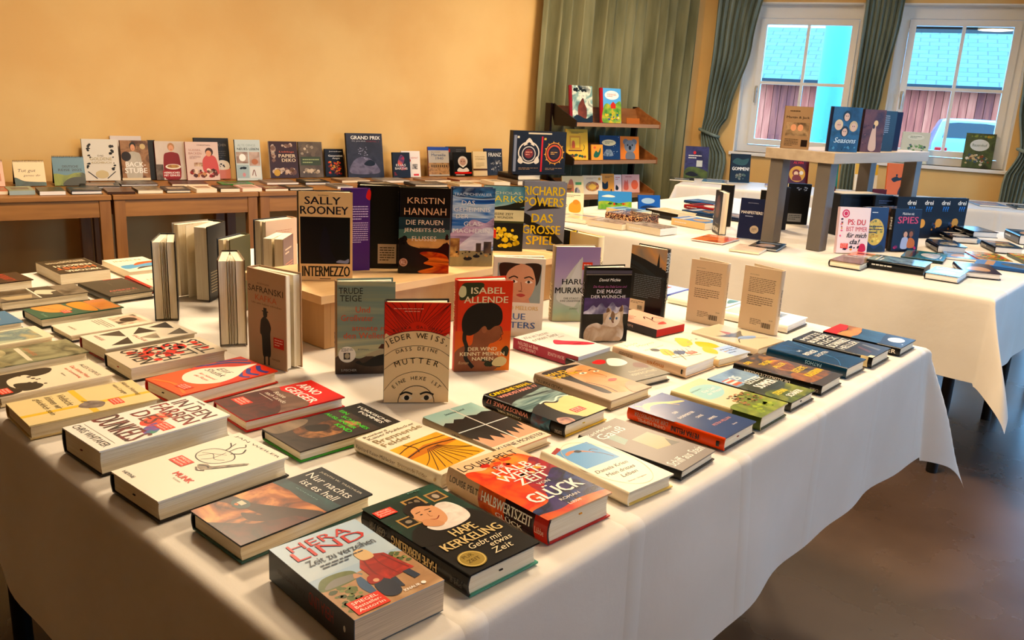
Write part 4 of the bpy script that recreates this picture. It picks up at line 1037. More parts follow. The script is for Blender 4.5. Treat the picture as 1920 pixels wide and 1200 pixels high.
L_(1.880, .985, -9, .130, .201, .019, 'pale book with yellow cut-out figures and a blue corner behind the deckchair book', dict(c='#d8d0c0', s='#e0c89c', pg=PAGEW, a=[
    ('c', [.1, .6, .4, .9, .6, .8, .4, .6], '#e8b830'), ('c', [.4, .5, .6, .66, .8, .5, .7, .3, .5, .36], '#e8b830'), ('c', [.2, .3, .4, .44, .5, .3, .3, .16], '#e8b830'), ('r', .5, 0, 1, .34, '#a8bcd8'), ('L', .55, .08, .95, .28, 3, '#5a6a88'), ('D', .1, .1, .9, .9, 14, .04, '#8a8478#c8a040')]))
L_(2.032, .965, -4, .135, .200, .022, 'beige book with grey bird in flight and a blue gleam', dict(c='#cbb79e', s='#d9c8b0', pg=PAGEW, a=[
    ('c', [.3, .5, .1, .66, .36, .62, .5, .72, .6, .6, .9, .62, .66, .5, .5, .4], 'n#5a5850#8a8478@30'), ('c', [.42, .62, .5, .78, .58, .64], '#b06a48'), ('c', [.3, .4, .5, .46, .8, .36, .6, .3], '#8aa4c8'), ('s', [.1, .3, .4, .4, .9, .2], .02, '#5a5448')],
    sa=[('t', 'DEINE NÄCHTE', .35, .35, .75, .7, '#4a443c'), ('r', .8, 0, .95, .2, K_)]))
L_(1.978, 1.222, -7, .122, .186, .022, 'pink-salmon paperback with red page edges and black ink figure', dict(hard=False, c='#e8b4a0', s='#2a1c20', pg=mat('#c0281c', .6), a=[
    ('L', .1, .6, .5, .8, 4, '#7a4a40'), ('s', [.5, .5, .66, .6, .6, .42, .8, .5, .9, .36], .03, K_), ('s', [.6, .44, .5, .3, .6, .26], .025, K_), ('c', [.4, .2, .7, .26, .6, .14], '#c8564a')],
    sa=[('t', 'kalte Asche', .2, .35, .55, .7, '#c8a8a0', 'f')]))
L_(1.591, 1.214, -.4, .129, .204, .028, 'white paperback with crimson spine and a red brushstroke reclining figure', dict(hard=False, c='#f0e8e0', s='#b03a54', pg=PAGEW, a=[
    ('t', 'Wie im besten', .08, .84, .8, .93, '#3a342e', 'i'), ('t', 'ersten Satz', .12, .72, .86, .81, '#3a342e', 'i'), ('c', [.3, .5, .5, .62, .62, .52, .86, .36, .96, .22, .8, .22, .6, .3, .44, .4], 'w#c8304a#d85a6a#b02440@20'), ('s', [.34, .5, .5, .44, .7, .3], .02, '#8a1c30'), ('t', 'Roman', .72, .64, .88, .68, '#8a8078', 'i')],
    sa=[('t', 'WIE IM ERSTEN', .08, .5, .4, .82, '#f0d8d8', 'f'), ('t', 'DREHBUCH', .1, .14, .36, .42, '#f0d8d8', 'f'), ('t', 'SILVIA KLINGE', .55, .36, .8, .66, '#e8c8cc', 'f')]))
L_(1.098, .728, -6, .116, .196, .024, 'cream book with small blue picture of a diver', dict(hard=True, c='#f2ead4', s='#efe5cc', b='#d8c070', name='hardcover_book', a=[
    ('r', .1, .5, .82, .9, '#6aa4d0'), ('c', [.2, .78, .36, .8, .5, .76, .66, .68, .7, .66, .64, .7, .5, .8, .36, .84, .22, .82], '#c88a64'), ('s', [.62, .72, .72, .62, .76, .54], .014, '#6a4434'), ('s', [.6, .75, .68, .76, .74, .72], .014, '#6a4434'), ('c', [.38, .81, .46, .82, .5, .78, .42, .77], '#2a2a34'),
    ('p', [.06, .9, .28, .96, .3, .91, .08, .86], '#a82a24'), ('t', 'Daniela Krien', .12, .38, .78, .43, '#3a3630', 'i'), ('t', 'Mein drittes', .18, .29, .76, .34, '#3a3630', 'i'), ('t', 'Leben', .34, .21, .66, .26, '#3a3630', 'i'), ('t', 'Roman · Diogenes', .28, .12, .66, .145, '#6a6458'), ('O', .5, .5, .47, .47, .008, '#d8ccb0')]))
L_(1.233, .735, 1.9, .124, .212, .018, 'taupe-grey book with a pale sea window painting and white serif title', dict(c='#8f857a', s='#191613', b='#191613', a=[
    ('p', [.2, .6, .4, .64, .42, .8, .22, .78], 'n#7a9a98#a8b8a8@12'), ('p', [.42, .36, .9, .3, .88, .62, .44, .62], 'g#b8a880#8ab0ac#7aa4a4'), ('p', [.7, .32, .9, .3, .86, .44], '#6a665c'),
    ('t', 'Karl-Markus', .06, .9, .66, .945, WH, 'i'), ('t', 'Gauß', .12, .78, .74, .88, WH), ('t', 'Schiff aus Stein', .08, .08, .96, .17, WH, '')],
    sa=[('t', 'Schiff aus Stein', .2, .3, .6, .7, '#c8c0b4', 'f')]))
L_(1.407, .744, .1, .128, .212, .026, 'blue book with orange spine and a pale golden swimmer along the top', dict(c='#37507e', s='#e2561c', b='#1b2030', rib='#8a2a20', rough=.22, a=[
    ('r', 0, .5, 1, 1, 'g#37507e#3f5c96#4a6cae'), ('c', [.1, .8, .3, .86, .5, .84, .7, .76, .92, .72, .9, .76, .7, .82, .5, .9, .3, .93, .16, .9], '#d0bc80'), ('s', [.2, .9, .1, .96], .03, '#d0bc80'), ('s', [.6, .8, .72, .7], .02, '#c0a870'),
    ('t', 'DER', .3, .6, .42, .635, WH), ('t', 'BADEMEISTER', .18, .5, .62, .535, WH), ('t', 'OHNE', .42, .4, .6, .435, WH), ('t', 'HIMMEL', .5, .3, .72, .335, WH), ('t', 'PETRA PELLINI', .34, .2, .84, .235, '#d89a90'), ('t', 'Roman', .6, .1, .72, .12, WH)],
    sa=[('t', 'DER BADEMEISTER', .08, .52, .44, .82, '#c8b0a0', 'f'), ('t', 'OHNE HIMMEL', .12, .14, .42, .44, '#e8c8b0', 'f'), ('t', 'PETRA PELLINI', .48, .3, .76, .7, K_, 'bf'), ('r', .93, .3, .96, .7, K_)]))
L_(1.552, .740, .5, .126, .204, .028, 'beige book with turquoise patch and a blossoming bush in a green meadow', dict(c='#d8c8a4', s='#c8b890', b='#3a4a2a', a=[
    ('c', [.1, .62, .2, .84, .5, .9, .8, .84, .86, .7, .6, .58, .3, .56], '#9cc4c0'), ('c', [0, 0, 0, .3, .2, .36, .4, .34, .6, .44, .9, .46, 1, .4, 1, 0], 'n#8a9a3a#6a7c2c#a8b04a@14'), ('D', .3, .22, .98, .52, 70, .05, '#4a4a20#8a5a3a#3a3c1c#a87a4a#6a6a2a'), ('D', .1, .02, .9, .24, 30, .07, '#a8b83a#8aa030'),
    ('t', 'Das Lied', .36, .72, .74, .77, WH, 'i'), ('t', 'der Wiesen', .32, .65, .78, .7, WH, 'i'), ('t', 'NATURJAHRE', .18, .8, .5, .83, '#7aa0a0')],
    sa=[('r', .7, 0, 1, 1, '#5a6a2c')]))
L_(1.702, .740, -.7, .120, .198, .021, 'book with white bold title over dark green hills and a flag patch', dict(c='n#2e3c34#4a5848@14', s='#3a3a30', b='#26241c', rib=K_, a=[
    ('r', 0, .62, 1, 1, 'n#5a84b0#8aa4b8#3a5c88@9'), ('c', [0, .44, .2, .6, .5, .66, .8, .6, 1, .66, 1, .4, .5, .36], 'n#26342c#3c4c38@16'), ('c', [0, 0, 0, .28, .3, .34, .6, .26, 1, .32, 1, 0], 'n#7a8c30#4c5c24#a4a840@14'), ('r', .06, .66, .32, .84, '#d86a4a'), ('r', .06, .71, .32, .75, '#e8d8d0'), ('r', .06, .79, .32, .82, '#e8d8d0'),
    ('t', '25', .36, .74, .56, .86, WH, 'b'), ('t', 'LETZTE', .34, .58, .9, .68, WH, 'b'), ('t', 'SOMMER', .3, .42, .94, .54, WH, 'b'), ('t', 'STEPHAN', .2, .2, .6, .28, '#e0d040', 'b'), ('t', 'SCHÄFER', .3, .08, .8, .17, WH, 'b')]))
L_(1.855, .746, .4, .125, .214, .024, 'black-spined book with painted arches and yellow scattered title words', dict(c='n#4a4c50#7a6048#2c3a4c#a87a4a@12', s='#0e0d0c', b='#0e0d0c', a=[
    ('c', [.3, .5, .5, .7, .8, .76, .9, .6, .6, .44], 'n#a8683a#7a4a2a#c88a4a@16'), ('c', [0, .3, .3, .4, .6, .26, 1, .3, 1, .1, .4, .1, 0, .14], 'n#7a5030#a87040#34404c@16'), ('r', 0, 0, 1, .1, '#4a4440'), ('s', [.3, .6, .5, .4, .9, .44], .02, '#c8a060'),
    ('t', 'DER', .12, .86, .34, .92, '#e8c832', 'b'), ('t', 'TAG DER', .3, .72, .7, .79, '#e8c832', 'b'), ('t', 'ALLER', .36, .58, .78, .65, '#e8c832', 'b'), ('t', 'LETZTE', .4, .36, .86, .44, '#e8c832', 'b'), ('t', 'KAISERIN', .36, .2, .96, .29, '#e8c832', 'b')],
    sa=[('t', 'DIE ALLERLETZTE KAISERIN', .14, .32, .66, .7, WH, 'bf'), ('t', 'C.H.BECK', .88, .3, .97, .6, '#c8c0b0', 'f')]))
L_(2.025, .748, -1.7, .118, .205, .027, 'deep blue book with pale light rays and thin white title', dict(c='n#1c3a5a#2a5478#16304c@7', s='#0f3c56', b='#10182a', rough=.22, a=[
    ('s', [.05, .95, .4, .6, .55, .3], .012, '#5a8ab0'), ('s', [.9, .9, .7, .6, .55, .3], .014, '#6a9abc'), ('s', [.95, .2, .7, .26, .55, .3], .014, '#4a7aa0'), ('s', [.1, .1, .4, .2, .55, .3], .012, '#5a8ab0'), ('s', [.5, .98, .56, .6, .55, .3], .01, '#4a7aa0'), ('t', 'DAS', .3, .66, .44, .7, WH), ('t', 'PATHOS', .2, .52, .7, .6, WH, 'b'), ('t', 'LEUCHTEN', .3, .42, .84, .48, WH)],
    sa=[('t', 'PATHOS', .5, .5, .7, .8, '#9ac0d8', 'f')]))
L_(2.168, .740, -.2, .133, .209, .028, 'black and charcoal book with dense white block lettering and cream band', dict(c='n#2a2c2e#3c4042@8', s='#11100f', b='#11100f', a=[
    ('t', 'MITTE', .1, .86, .9, .93, '#d8d8d0', 'b'), ('t', 'BLINDER', .08, .74, .92, .83, '#e0e0d8', 'b'), ('t', 'FLECK', .1, .62, .9, .71, '#d8d8d0', 'b'), ('t', 'SCHWARZ', .08, .48, .92, .59, '#e0e0d8', 'b'), ('t', 'HELLER', .1, .36, .9, .45, '#d8d8d0', 'b'), ('p', [.3, .1, .5, .3, .6, .3, .42, .1], '#6a4a44'), ('p', [.6, .06, .75, .3, .82, .3, .72, .06], '#7a7c7a'), ('r', 0, 0, .16, .06, '#d8c8a0')],
    sa=[('r', .86, 0, .95, 1, '#e0d0a4')]))
L_(2.336, .726, -.2, .125, .208, .023, 'dark book with red, ochre and blue torn bands and white oval, far right corner', dict(c='#1d2024', s='#101010', b='#101010', a=[
    ('c', [0, .8, 0, 1, 1, 1, 1, .9, .6, .82, .3, .84], '#d02c20'), ('c', [0, .62, 0, .8, .3, .82, .6, .8, 1, .88, 1, .7, .5, .62], 'n#a8683a#c89050#7a4a2a@12'), ('c', [0, .3, 0, .62, .5, .6, 1, .68, 1, .4, .6, .34], 'n#3a6a8a#28506e#5a8a9a@10'), ('e', .6, .17, .22, .1, '#eef2f4'), ('r', .3, .03, .34, .05, WH)],
    sa=[('t', 'PIPER', .72, .25, .95, .7, WH, 'b')]))
L_(2.320, 1.03, 1.5, .150, .215, .022, 'white book with small grey photo and yellow patch behind the two back covers', dict(c='#f1ede4', s='#f1ede4', b='#1c1a18', pg=PAGEW, a=[
    ('r', .5, .25, .9, .5, 'n#8a9298#5a6468#b0b4b0@20'), ('r', .1, .66, .7, .95, '#f0e4a0'), ('t', 'Seenland', .1, .2, .44, .26, '#4a4a44')], sa=[('t', 'WOLFGANG HERRN', .4, .35, .8, .7, '#8a8478')]))
L_(2.39, 1.447, .4, .132, .200, .018, 'blue paperback with red patch to the right of the bridge book', dict(hard=False, c='#a8c0e8', s='#2048b0', pg=mat('#2048b0', .5), a=[('r', .4, .3, .8, .6, '#c06a68'), ('r', 0, 0, 1, .06, '#2048b0')]))
L_(2.36, 1.245, 2, .132, .195, .020, 'pale green and white book beneath the blue paperback side', dict(c='#d8e4d0', s='#e8ecdc', pg=PAGEW, a=[('L', .1, .3, .9, .7, 3, '#8a9a80'), ('c', [.5, .1, .9, .2, .95, .05], '#5a7a50')]))

# ================================================================== STANDING, NEAR TABLE
G2 = 'books standing on the near table'
ZR = .7495 + .1405
def S_(x, y, a, w, h, t, label, sp, **k): return standing(x, y, a, w, h, t, label, sp, group=G2, **k)
S_(1.040, 1.232, -39.6, .130, .208, .026, 'standing book with red rays above cream arcs of handwritten capitals and eyes', dict(c='#eacfa4', s='#1a1614', b='#1a1614', a=[
    ('r', 0, .62, 1, 1, '#dd3a22')] + [('l', [.5 + .52 * math.cos(math.radians(g)) * .5, max(.66, .56 + .28 * math.sin(math.radians(g)) * .9), min(1, max(0, .5 + 1.15 * math.cos(math.radians(g)))), min(.995, .56 + .62 * math.sin(math.radians(g)))], .007, '#5a1410') for g in range(14, 170, 6)] + [
    ('c', [0, 0, 0, .64, .1, .672, .3, .71, .5, .72, .7, .71, .9, .672, 1, .64, 1, 0], '#eacfa4')] +
    [('s', [max(0, .5 - q), b, .5 - q * .6, b + (t_ - b) * .72, .5, t_, .5 + q * .6, b + (t_ - b) * .72, min(1, .5 + q), b], .007, '#3a2a20') for q, b, t_ in ((.5, .645, .722), (.5, .47, .575), (.5, .335, .455), (.5, .12, .315))] + [
    ('O', .5, .0, .285, .175, .012, '#3a2a20'), ('r', 0, 0, 1, .0005, '#eacfa4'),
    ('c', [.27, .045, .34, .075, .42, .06, .43, .04, .35, .022], '#f0e0c8'), ('e', .355, .048, .04, .026, K_), ('s', [.25, .08, .34, .105, .44, .085], .03, K_), ('c', [.57, .04, .64, .06, .72, .075, .75, .045, .65, .02], '#f0e0c8'), ('e', .66, .048, .04, .026, K_), ('s', [.56, .085, .66, .105, .77, .08], .03, K_),
    ('a', 'RIVKA GALCHEN', .5, .03, 1.145, 109, 71, .048, '#3a1410'), ('a', 'JEDER WEISS,', .5, .1, .88, 123, 57, .092, K_), ('a', 'DASS DEINE', .5, -.02, .88, 111, 69, .062, K_), ('a', 'MUTTER', .5, -.1, .80, 115, 65, .095, K_), ('a', 'EINE HEXE IST', .5, -.06, .47, 138, 42, .062, K_),
    ('L', .14, .93, .88, .95, 1, '#f0a890'), ('L', .3, .905, .7, .925, 1, '#f0a890')], step=.00004), op=5)
S_(1.285, 1.280, -35.2, .128, .210, .030, 'standing orange-red book with profile of a dark-haired woman with plait', dict(c='#e04a24', s='#d8431e', b='#d8431e', a=[
    ('r', 0, 0, 1, .45, 'g#e89a3c#e0641e#e04a24'), ('c', [.06, .8, .1, .96, .3, .98, .48, .97, .44, .88, .3, .82, .2, .8], '#3c4424'), ('c', [.04, .86, .08, .94, .16, .93, .17, .85, .1, .82], '#d8d0a0'),
    ('c', [0, 0, 0, .2, .14, .28, .3, .3, .34, .42, .46, .5, .6, .52, .82, .5, .84, .42, .8, .36, .7, .32, .62, .3, .6, .22, .8, .15, .7, .0], 'n#a86a48#8a5236@10'),
    ('c', [.14, .44, .12, .58, .22, .7, .42, .76, .66, .76, .8, .7, .84, .6, .8, .52, .7, .5, .6, .46, .5, .5, .4, .44, .26, .4], '#1a110d'), ('e', .52, .465, .045, .04, '#a86a48'),
    ('s', [.18, .46, .17, .36, .22, .26, .2, .16, .26, .1, .34, .04], .07, '#1a110d'), ('s', [.8, .5, .86, .42, .82, .4, .84, .36, .8, .34], .01, '#5a3020'),
    ('D', .4, 0, .98, .18, 16, .09, '#3c4424#2c3420#6a4a2c'), ('c', [.68, .08, .74, .14, .86, .16, .95, .12, .9, .06, .76, .05], '#d8c490'), ('c', [.84, .22, .92, .28, .98, .24, .94, .16], '#2c3018'),
    ('t', 'ISABEL', .26, .86, .86, .93, '#f0dcb0', 'b'), ('t', 'ALLENDE', .14, .76, .92, .83, '#f0dcb0', 'b'), ('t', 'DER WIND', .24, .23, .76, .27, '#f0dcb0', 'b'), ('t', 'KENNT MEINEN', .1, .175, .9, .215, '#f0dcb0', 'b'), ('t', 'NAMEN', .32, .12, .7, .16, '#f0dcb0', 'b'), ('t', 'Roman', .08, .08, .26, .115, '#d8b080', 'i')],
    sa=[('t', 'ISABEL ALLENDE', .08, .3, .5, .7, '#f0dcb0')]), op=11)
S_(1.072, 1.433, -37.3, .128, .208, .028, 'standing book with cloudy green-grey sky, dark rocks and round sticker', dict(c='w#a8a884#8a9a8a#c0b890#7a8c88@9', s='#a08058', b='#7a9088', a=[
    ('c', [0, 0, 0, .18, .2, .2, .4, .17, .55, .2, .75, .19, 1, .24, 1, 0], 'n#3a2c22#5a4432#1c1814@14'), ('c', [.5, .2, .7, .26, .9, .28, 1, .27, 1, .22, .7, .2], '#b8a888'), ('p', [.72, .28, .78, .33, 1, .33, 1, .27], '#5a3424'), ('c', [.35, .12, .4, .15, .48, .12, .7, .2, .95, .22, .95, .12, .6, .08], '#16120f'),
    ('e', .2, .215, .145, .088, '#efe6d4'), ('r', .14, .16, .25, .235, '#3a3028'), ('e', .2, .2, .04, .03, '#b8a888'), ('L', .1, .245, .3, .285, 3, '#4a4440'),
    ('t', 'TRUDE', .06, .87, .46, .935, '#2a2824'), ('t', 'TEIGE', .08, .79, .44, .855, '#2a2824'), ('t', 'Und', .34, .67, .58, .735, '#d86a48'), ('t', 'Großvater', .1, .58, .64, .645, '#d86a48'), ('t', 'atmete mit', .28, .475, .96, .53, '#d86a48'), ('t', 'den Wellen', .14, .39, .82, .455, '#d86a48'), ('t', 'ROMAN', .38, .26, .56, .28, '#6a8080'), ('t', 'S.FISCHER', .1, .03, .36, .055, '#d8d0c0')],
    sa=[('t', 'TEIGE', .55, .3, .72, .7, '#4a3a28', 'f')]), op=8)
S_(.985, 1.640, -83, .130, .215, .036, 'standing taupe book with small silhouette of a man in hat and coat', dict(c='#c0a488', s='#b89c80', a=[
    ('c', [.4, .1, .38, .3, .34, .34, .36, .46, .4, .5, .46, .52, .56, .49, .62, .42, .6, .34, .6, .12, .5, .1], '#1a1613'), ('r', .42, .0, .46, .12, '#1a1613'), ('r', .53, .01, .57, .12, '#1a1613'), ('c', [.44, .52, .43, .57, .48, .6, .53, .57, .52, .52], '#1a1613'), ('r', .4, .572, .56, .583, '#1a1613'), ('r', .44, .58, .52, .615, '#1a1613'),
    ('t', 'RÜDIGER', .3, .85, .6, .87, '#7a6450'), ('t', 'SAFRANSKI', .06, .765, .94, .83, '#3a2c22'), ('t', 'KAFKA', .24, .68, .78, .74, '#c8745a'), ('t', 'Um sein Leben schreiben', .14, .64, .9, .66, '#6a5440'), ('r', .68, .22, .94, .33, '#cc3a24'), ('L', .71, .24, .91, .32, 3, '#f0d8c8'), ('t', 'HANSER', .64, .08, .84, .1, '#5a4838')]), op=5, frac=.5)
S_(1.190, 1.741, -38.1, .133, .220, .026, 'tall cream book with large dark square and fat black capitals, on the riser', dict(c='#f2cf98', s='#1a1816', b='#1c2030', step=.00004, a=[
    ('r', .055, .19, .955, .72, '#07070d'), ('c', [.4, .4, .45, .55, .5, .62, .58, .5, .6, .35, .7, .22, .5, .2, .4, .3], '#0b0d22'), ('c', [.7, .21, .76, .235, .86, .23, .93, .25, .92, .2, .8, .2], '#9aa0b8'),
    ('t', 'ROMAN', .38, .955, .56, .967, K_), ('t', 'SALLY', .14, .86, .78, .945, '#10122a', 'b'), ('t', 'ROONEY', .06, .75, .92, .84, '#10122a', 'b'), ('t', 'INTERMEZZO', .085, .045, .95, .165, K_, 'b'), ('r', .4, .015, .6, .022, K_)]), op=9, z=ZR)
S_(1.345, 1.765, -24, .075, .216, .022, 'purple back cover with small print and red dot, beside the dark-square book', dict(c='#56307a', s='#56307a', b='#56307a', ba=[('L', .3, .62, .9, .8, 6, '#d8c8e0'), ('L', .3, .34, .9, .6, 10, '#d8c8e0'), ('c', [.82, .9, .95, .86, .99, .9, .99, .97, .9, .99], '#d8302a')]), z=ZR, side='B')
S_(1.448, 1.663, -37.1, .134, .226, .030, 'black standing book with red-gold river landscape and thin capitals, on the riser', dict(c='#0f0f10', s='#0b0b0b', rough=.25, a=[
    ('r', 0, .3, 1, .64, 'g#0f0f10#c89858#4a7a70#1c3a40#0f1416'), ('r', 0, .5, 1, .66, 'n#1a3238#24444a@8'), ('r', 0, .4, 1, .52, 'n#3a625e#5a7c6c@8'), ('r', 0, .3, 1, .41, 'n#c08a50#d8a868#a87a4c@8'), ('c', [0, .26, 0, .4, .12, .42, .2, .34, .4, .3, .6, .27, .8, .31, .9, .36, 1, .34, 1, .2], '#120e0c'), ('r', 0, 0, 1, .27, '#130e0c'), ('D', 0, .3, .2, .46, 12, .07, '#120e0c#16120e'), ('D', .9, .3, 1, .5, 8, .05, '#120e0c'),
    ('c', [.42, .24, .6, .26, .9, .23, 1, .15, 1, 0, .5, 0, .4, .03, .7, .08, .5, .12, .6, .17], 'w#e86a20#a8381c#f08a3a#5a1c14@16'), ('e', .1, .13, .085, .05, '#a87a64'), ('O', .1, .13, .075, .044, .01, '#d8b49c'), ('t', 'RL', .055, .11, .145, .15, '#e8d0bc'),
    ('t', 'KRISTIN', .16, .82, .88, .89, '#e0b48c'), ('t', 'HANNAH', .1, .69, .92, .77, '#e0b48c'), ('t', 'DIE FRAUEN', .14, .575, .86, .63, '#ecdcc0'), ('t', 'JENSEITS DES', .1, .48, .9, .535, '#ecdcc0'), ('t', 'FLUSSES', .26, .385, .74, .44, '#ecdcc0'), ('t', 'ROMAN', .42, .3, .6, .315, '#3a2a1c')],
    sa=[('t', 'KRISTIN HANNAH', .06, .3, .4, .7, '#4a4a48')]), op=4, z=ZR)
S_(1.400, 1.775, -38, .130, .222, .034, 'all-black back cover with small cream barcode label, on the riser', dict(c='#0b0a0a', s='#0b0a0a', b='#0b0a0a', ba=[('r', .42, .06, .8, .3, '#cdbfa8'), ('L', .46, .09, .76, .27, 6, '#4a4438')]), z=ZR, side='B', op=8)
S_(1.628, 1.654, -36.1, .122, .219, .024, 'standing book with swirling blue, white and plum waves above a canal town', dict(c='w#1c4a8a#3a7ab8#c8d8e0#16345c#5a94c0@13', s='#1c3a6a', a=[
    ('c', [0, .3, 0, .42, .3, .5, .5, .6, .8, .56, 1, .62, 1, .4, .6, .36, .3, .26], 'w#8a4a78#d8b8c8#5a3058#c88aa8@16'), ('c', [.2, .24, .5, .4, .8, .5, 1, .46, 1, .26, .6, .2], 'w#a89cb0#e8e0e0#7a5a80@18'), ('r', 0, 0, 1, .2, 'n#8a7c58#b0a070#5a5440@10'), ('r', 0, .12, .22, .36, 'n#c89a58#8a5c30#e0b870@30'), ('r', .6, .18, .72, .3, '#5a4430'), ('r', .78, .17, .96, .32, 'n#4a3a30#8a6a4a@30'), ('e', .42, .1, .1, .025, K_), ('e', .62, .13, .08, .02, K_), ('D', .0, .1, 1, .22, 14, .04, '#2c2418#c89a58'),
    ('t', 'TRACY CHEVALIER', .06, .9, .92, .935, '#dce4e8'), ('t', 'DAS', .24, .785, .54, .84, WH), ('t', 'GEHEIMNIS', .06, .7, .9, .755, WH), ('t', 'DER', .12, .615, .4, .665, WH), ('t', 'GLAS-', .3, .52, .74, .575, WH), ('t', 'MACHERIN', .06, .43, .9, .485, WH)]), op=5, z=ZR)
S_(1.885, 1.775, -43, .127, .200, .022, 'standing book with yellow water lilies on black below a lake photo', dict(c='#17180f', s='#2a3020', a=[
    ('r', 0, .68, 1, 1, 'n#2a6a8a#7ab0b8#d8dcc0@7'), ('c', [0, .62, .3, .68, .6, .72, 1, .8, 1, .7, .6, .66], '#26281a'), ('r', 0, .46, 1, .64, 'n#c8c49a#e0dcb4@8'), ('r', 0, .44, 1, .47, '#4a5028'), ('D', .02, .02, .98, .42, 34, .09, '#e8cc28#d8b820#f0dc50'), ('r', .1, .2, .34, .33, '#d03a24'),
    ('t', 'NICHOLAS', .1, .88, .9, .92, '#d8dcc0'), ('t', 'PARKS', .12, .76, .96, .86, '#e8d848'), ('t', 'UNSERE ZEIT', .16, .56, .74, .595, '#2c2c20'), ('t', 'DER WUNDER', .16, .505, .74, .54, '#2c2c20')]), op=5, z=ZR)
S_(2.010, 1.727, -42.5, .140, .214, .026, 'grey-lilac standing book with black manta rays and yellow capitals', dict(c='#8a8c98', s='#6a6c78', a=[
    ('p', [.3, .86, .36, .7, .9, .62, .45, .6, .1, .56, .3, .66], '#1c1a1c'), ('p', [0, .56, .2, .5, .3, .4, .7, .3, 1, .1, .8, .08, .5, .2, .3, .22, .16, .36, 0, .4], '#1c1a1c'), ('s', [.1, .26, .3, .3, .4, .24], .012, '#1c1a1c'),
    ('t', 'RICHARD', .04, .8, .96, .93, '#e0c22c', 'b'), ('t', 'POWERS', .04, .64, .94, .77, '#e0c22c', 'b'), ('t', 'DAS', .24, .4, .72, .53, '#e0c22c', 'b'), ('t', 'GROSSE', .04, .23, .9, .36, '#e0c22c', 'b'), ('t', 'SPIEL', .14, .07, .8, .2, '#e0c22c', 'b')]), op=4, z=ZR)
S_(1.569, 1.432, -48.4, .133, .209, .024, 'standing white book with drawn portrait of a young woman, brown hair', dict(hard=False, c='#e4dccb', s='#cfc4ac', b='#7a98c8', name='paperback_book', a=[
    ('r', .08, .44, .93, .93, '#9aa8a4'), ('c', [.3, .5, .24, .66, .28, .84, .4, .92, .62, .92, .78, .84, .82, .68, .74, .52, .6, .45, .44, .45], 'n#d8a888#c89474@8'), ('p', [.34, .44, .4, .52, .6, .46, .7, .5, .74, .44], '#c8947a'),
    ('c', [.14, .93, .12, .8, .2, .7, .24, .76, .3, .84, .42, .9, .5, .925], '#3a2418'), ('c', [.6, .93, .74, .88, .82, .74, .84, .66, .9, .76, .9, .93], '#3a2418'), ('s', [.3, .74, .4, .77, .48, .75], .025, '#2a1a12'), ('s', [.6, .75, .7, .77, .78, .74], .025, '#2a1a12'),
    ('c', [.32, .7, .4, .725, .48, .7, .4, .685], '#efe4d8'), ('e', .4, .705, .028, .018, '#2a1a12'), ('c', [.62, .7, .69, .725, .77, .7, .69, .685], '#efe4d8'), ('e', .69, .705, .028, .018, '#2a1a12'), ('s', [.54, .7, .56, .6, .5, .585, .58, .58], .012, '#8a5a44'), ('c', [.46, .535, .55, .555, .64, .535, .55, .51], '#b8504a'),
    ('t', 'COCO MELLORS', .1, .345, .9, .395, '#d8bc84', 'b'), ('t', 'BLUE', .2, .22, .66, .3, '#5c7aa8', 'b'), ('t', 'SISTERS', .1, .11, .86, .19, '#5c7aa8', 'b'), ('L', .1, .04, .6, .07, 1, '#c8a874')],
    sa=[('t', 'COCO', .08, .3, .24, .7, '#b8a078')]), op=12)
S_(1.808, 1.424, -37.3, .132, .213, .036, 'thick standing book fading lilac to green-yellow with pale mountain', dict(c='g#c8b078#a8b898#b8b4ac#b8a0b8#a890b4', s='#a89478', a=[
    ('c', [.1, .3, .3, .6, .55, .82, .62, .84, .62, .5, .6, .2], '#c8c4b8'), ('p', [.3, .46, .56, .84, .6, .5], '#d4d0c8'), ('p', [.5, .2, .62, .1, .62, .3], '#b8bca8'), ('r', .62, .7, .84, .8, '#e0502c'), ('L', .65, .72, .81, .78, 2, '#f0d0c0'),
    ('t', 'HARUKI', .2, .5, .86, .575, K_, 'b'), ('t', 'MURAKAMI', .06, .38, .96, .46, K_, 'b'), ('t', 'DIE STADT UND', .26, .3, .76, .325, '#3a3630'), ('t', 'IHRE UNGEWISSE MAUER', .18, .265, .84, .29, '#3a3630'), ('t', 'DUMONT', .4, .16, .58, .18, '#5a5448')],
    sa=[('t', 'MURAKAMI', .5, .2, .95, .8, '#c8b488', 'b')]), op=5)
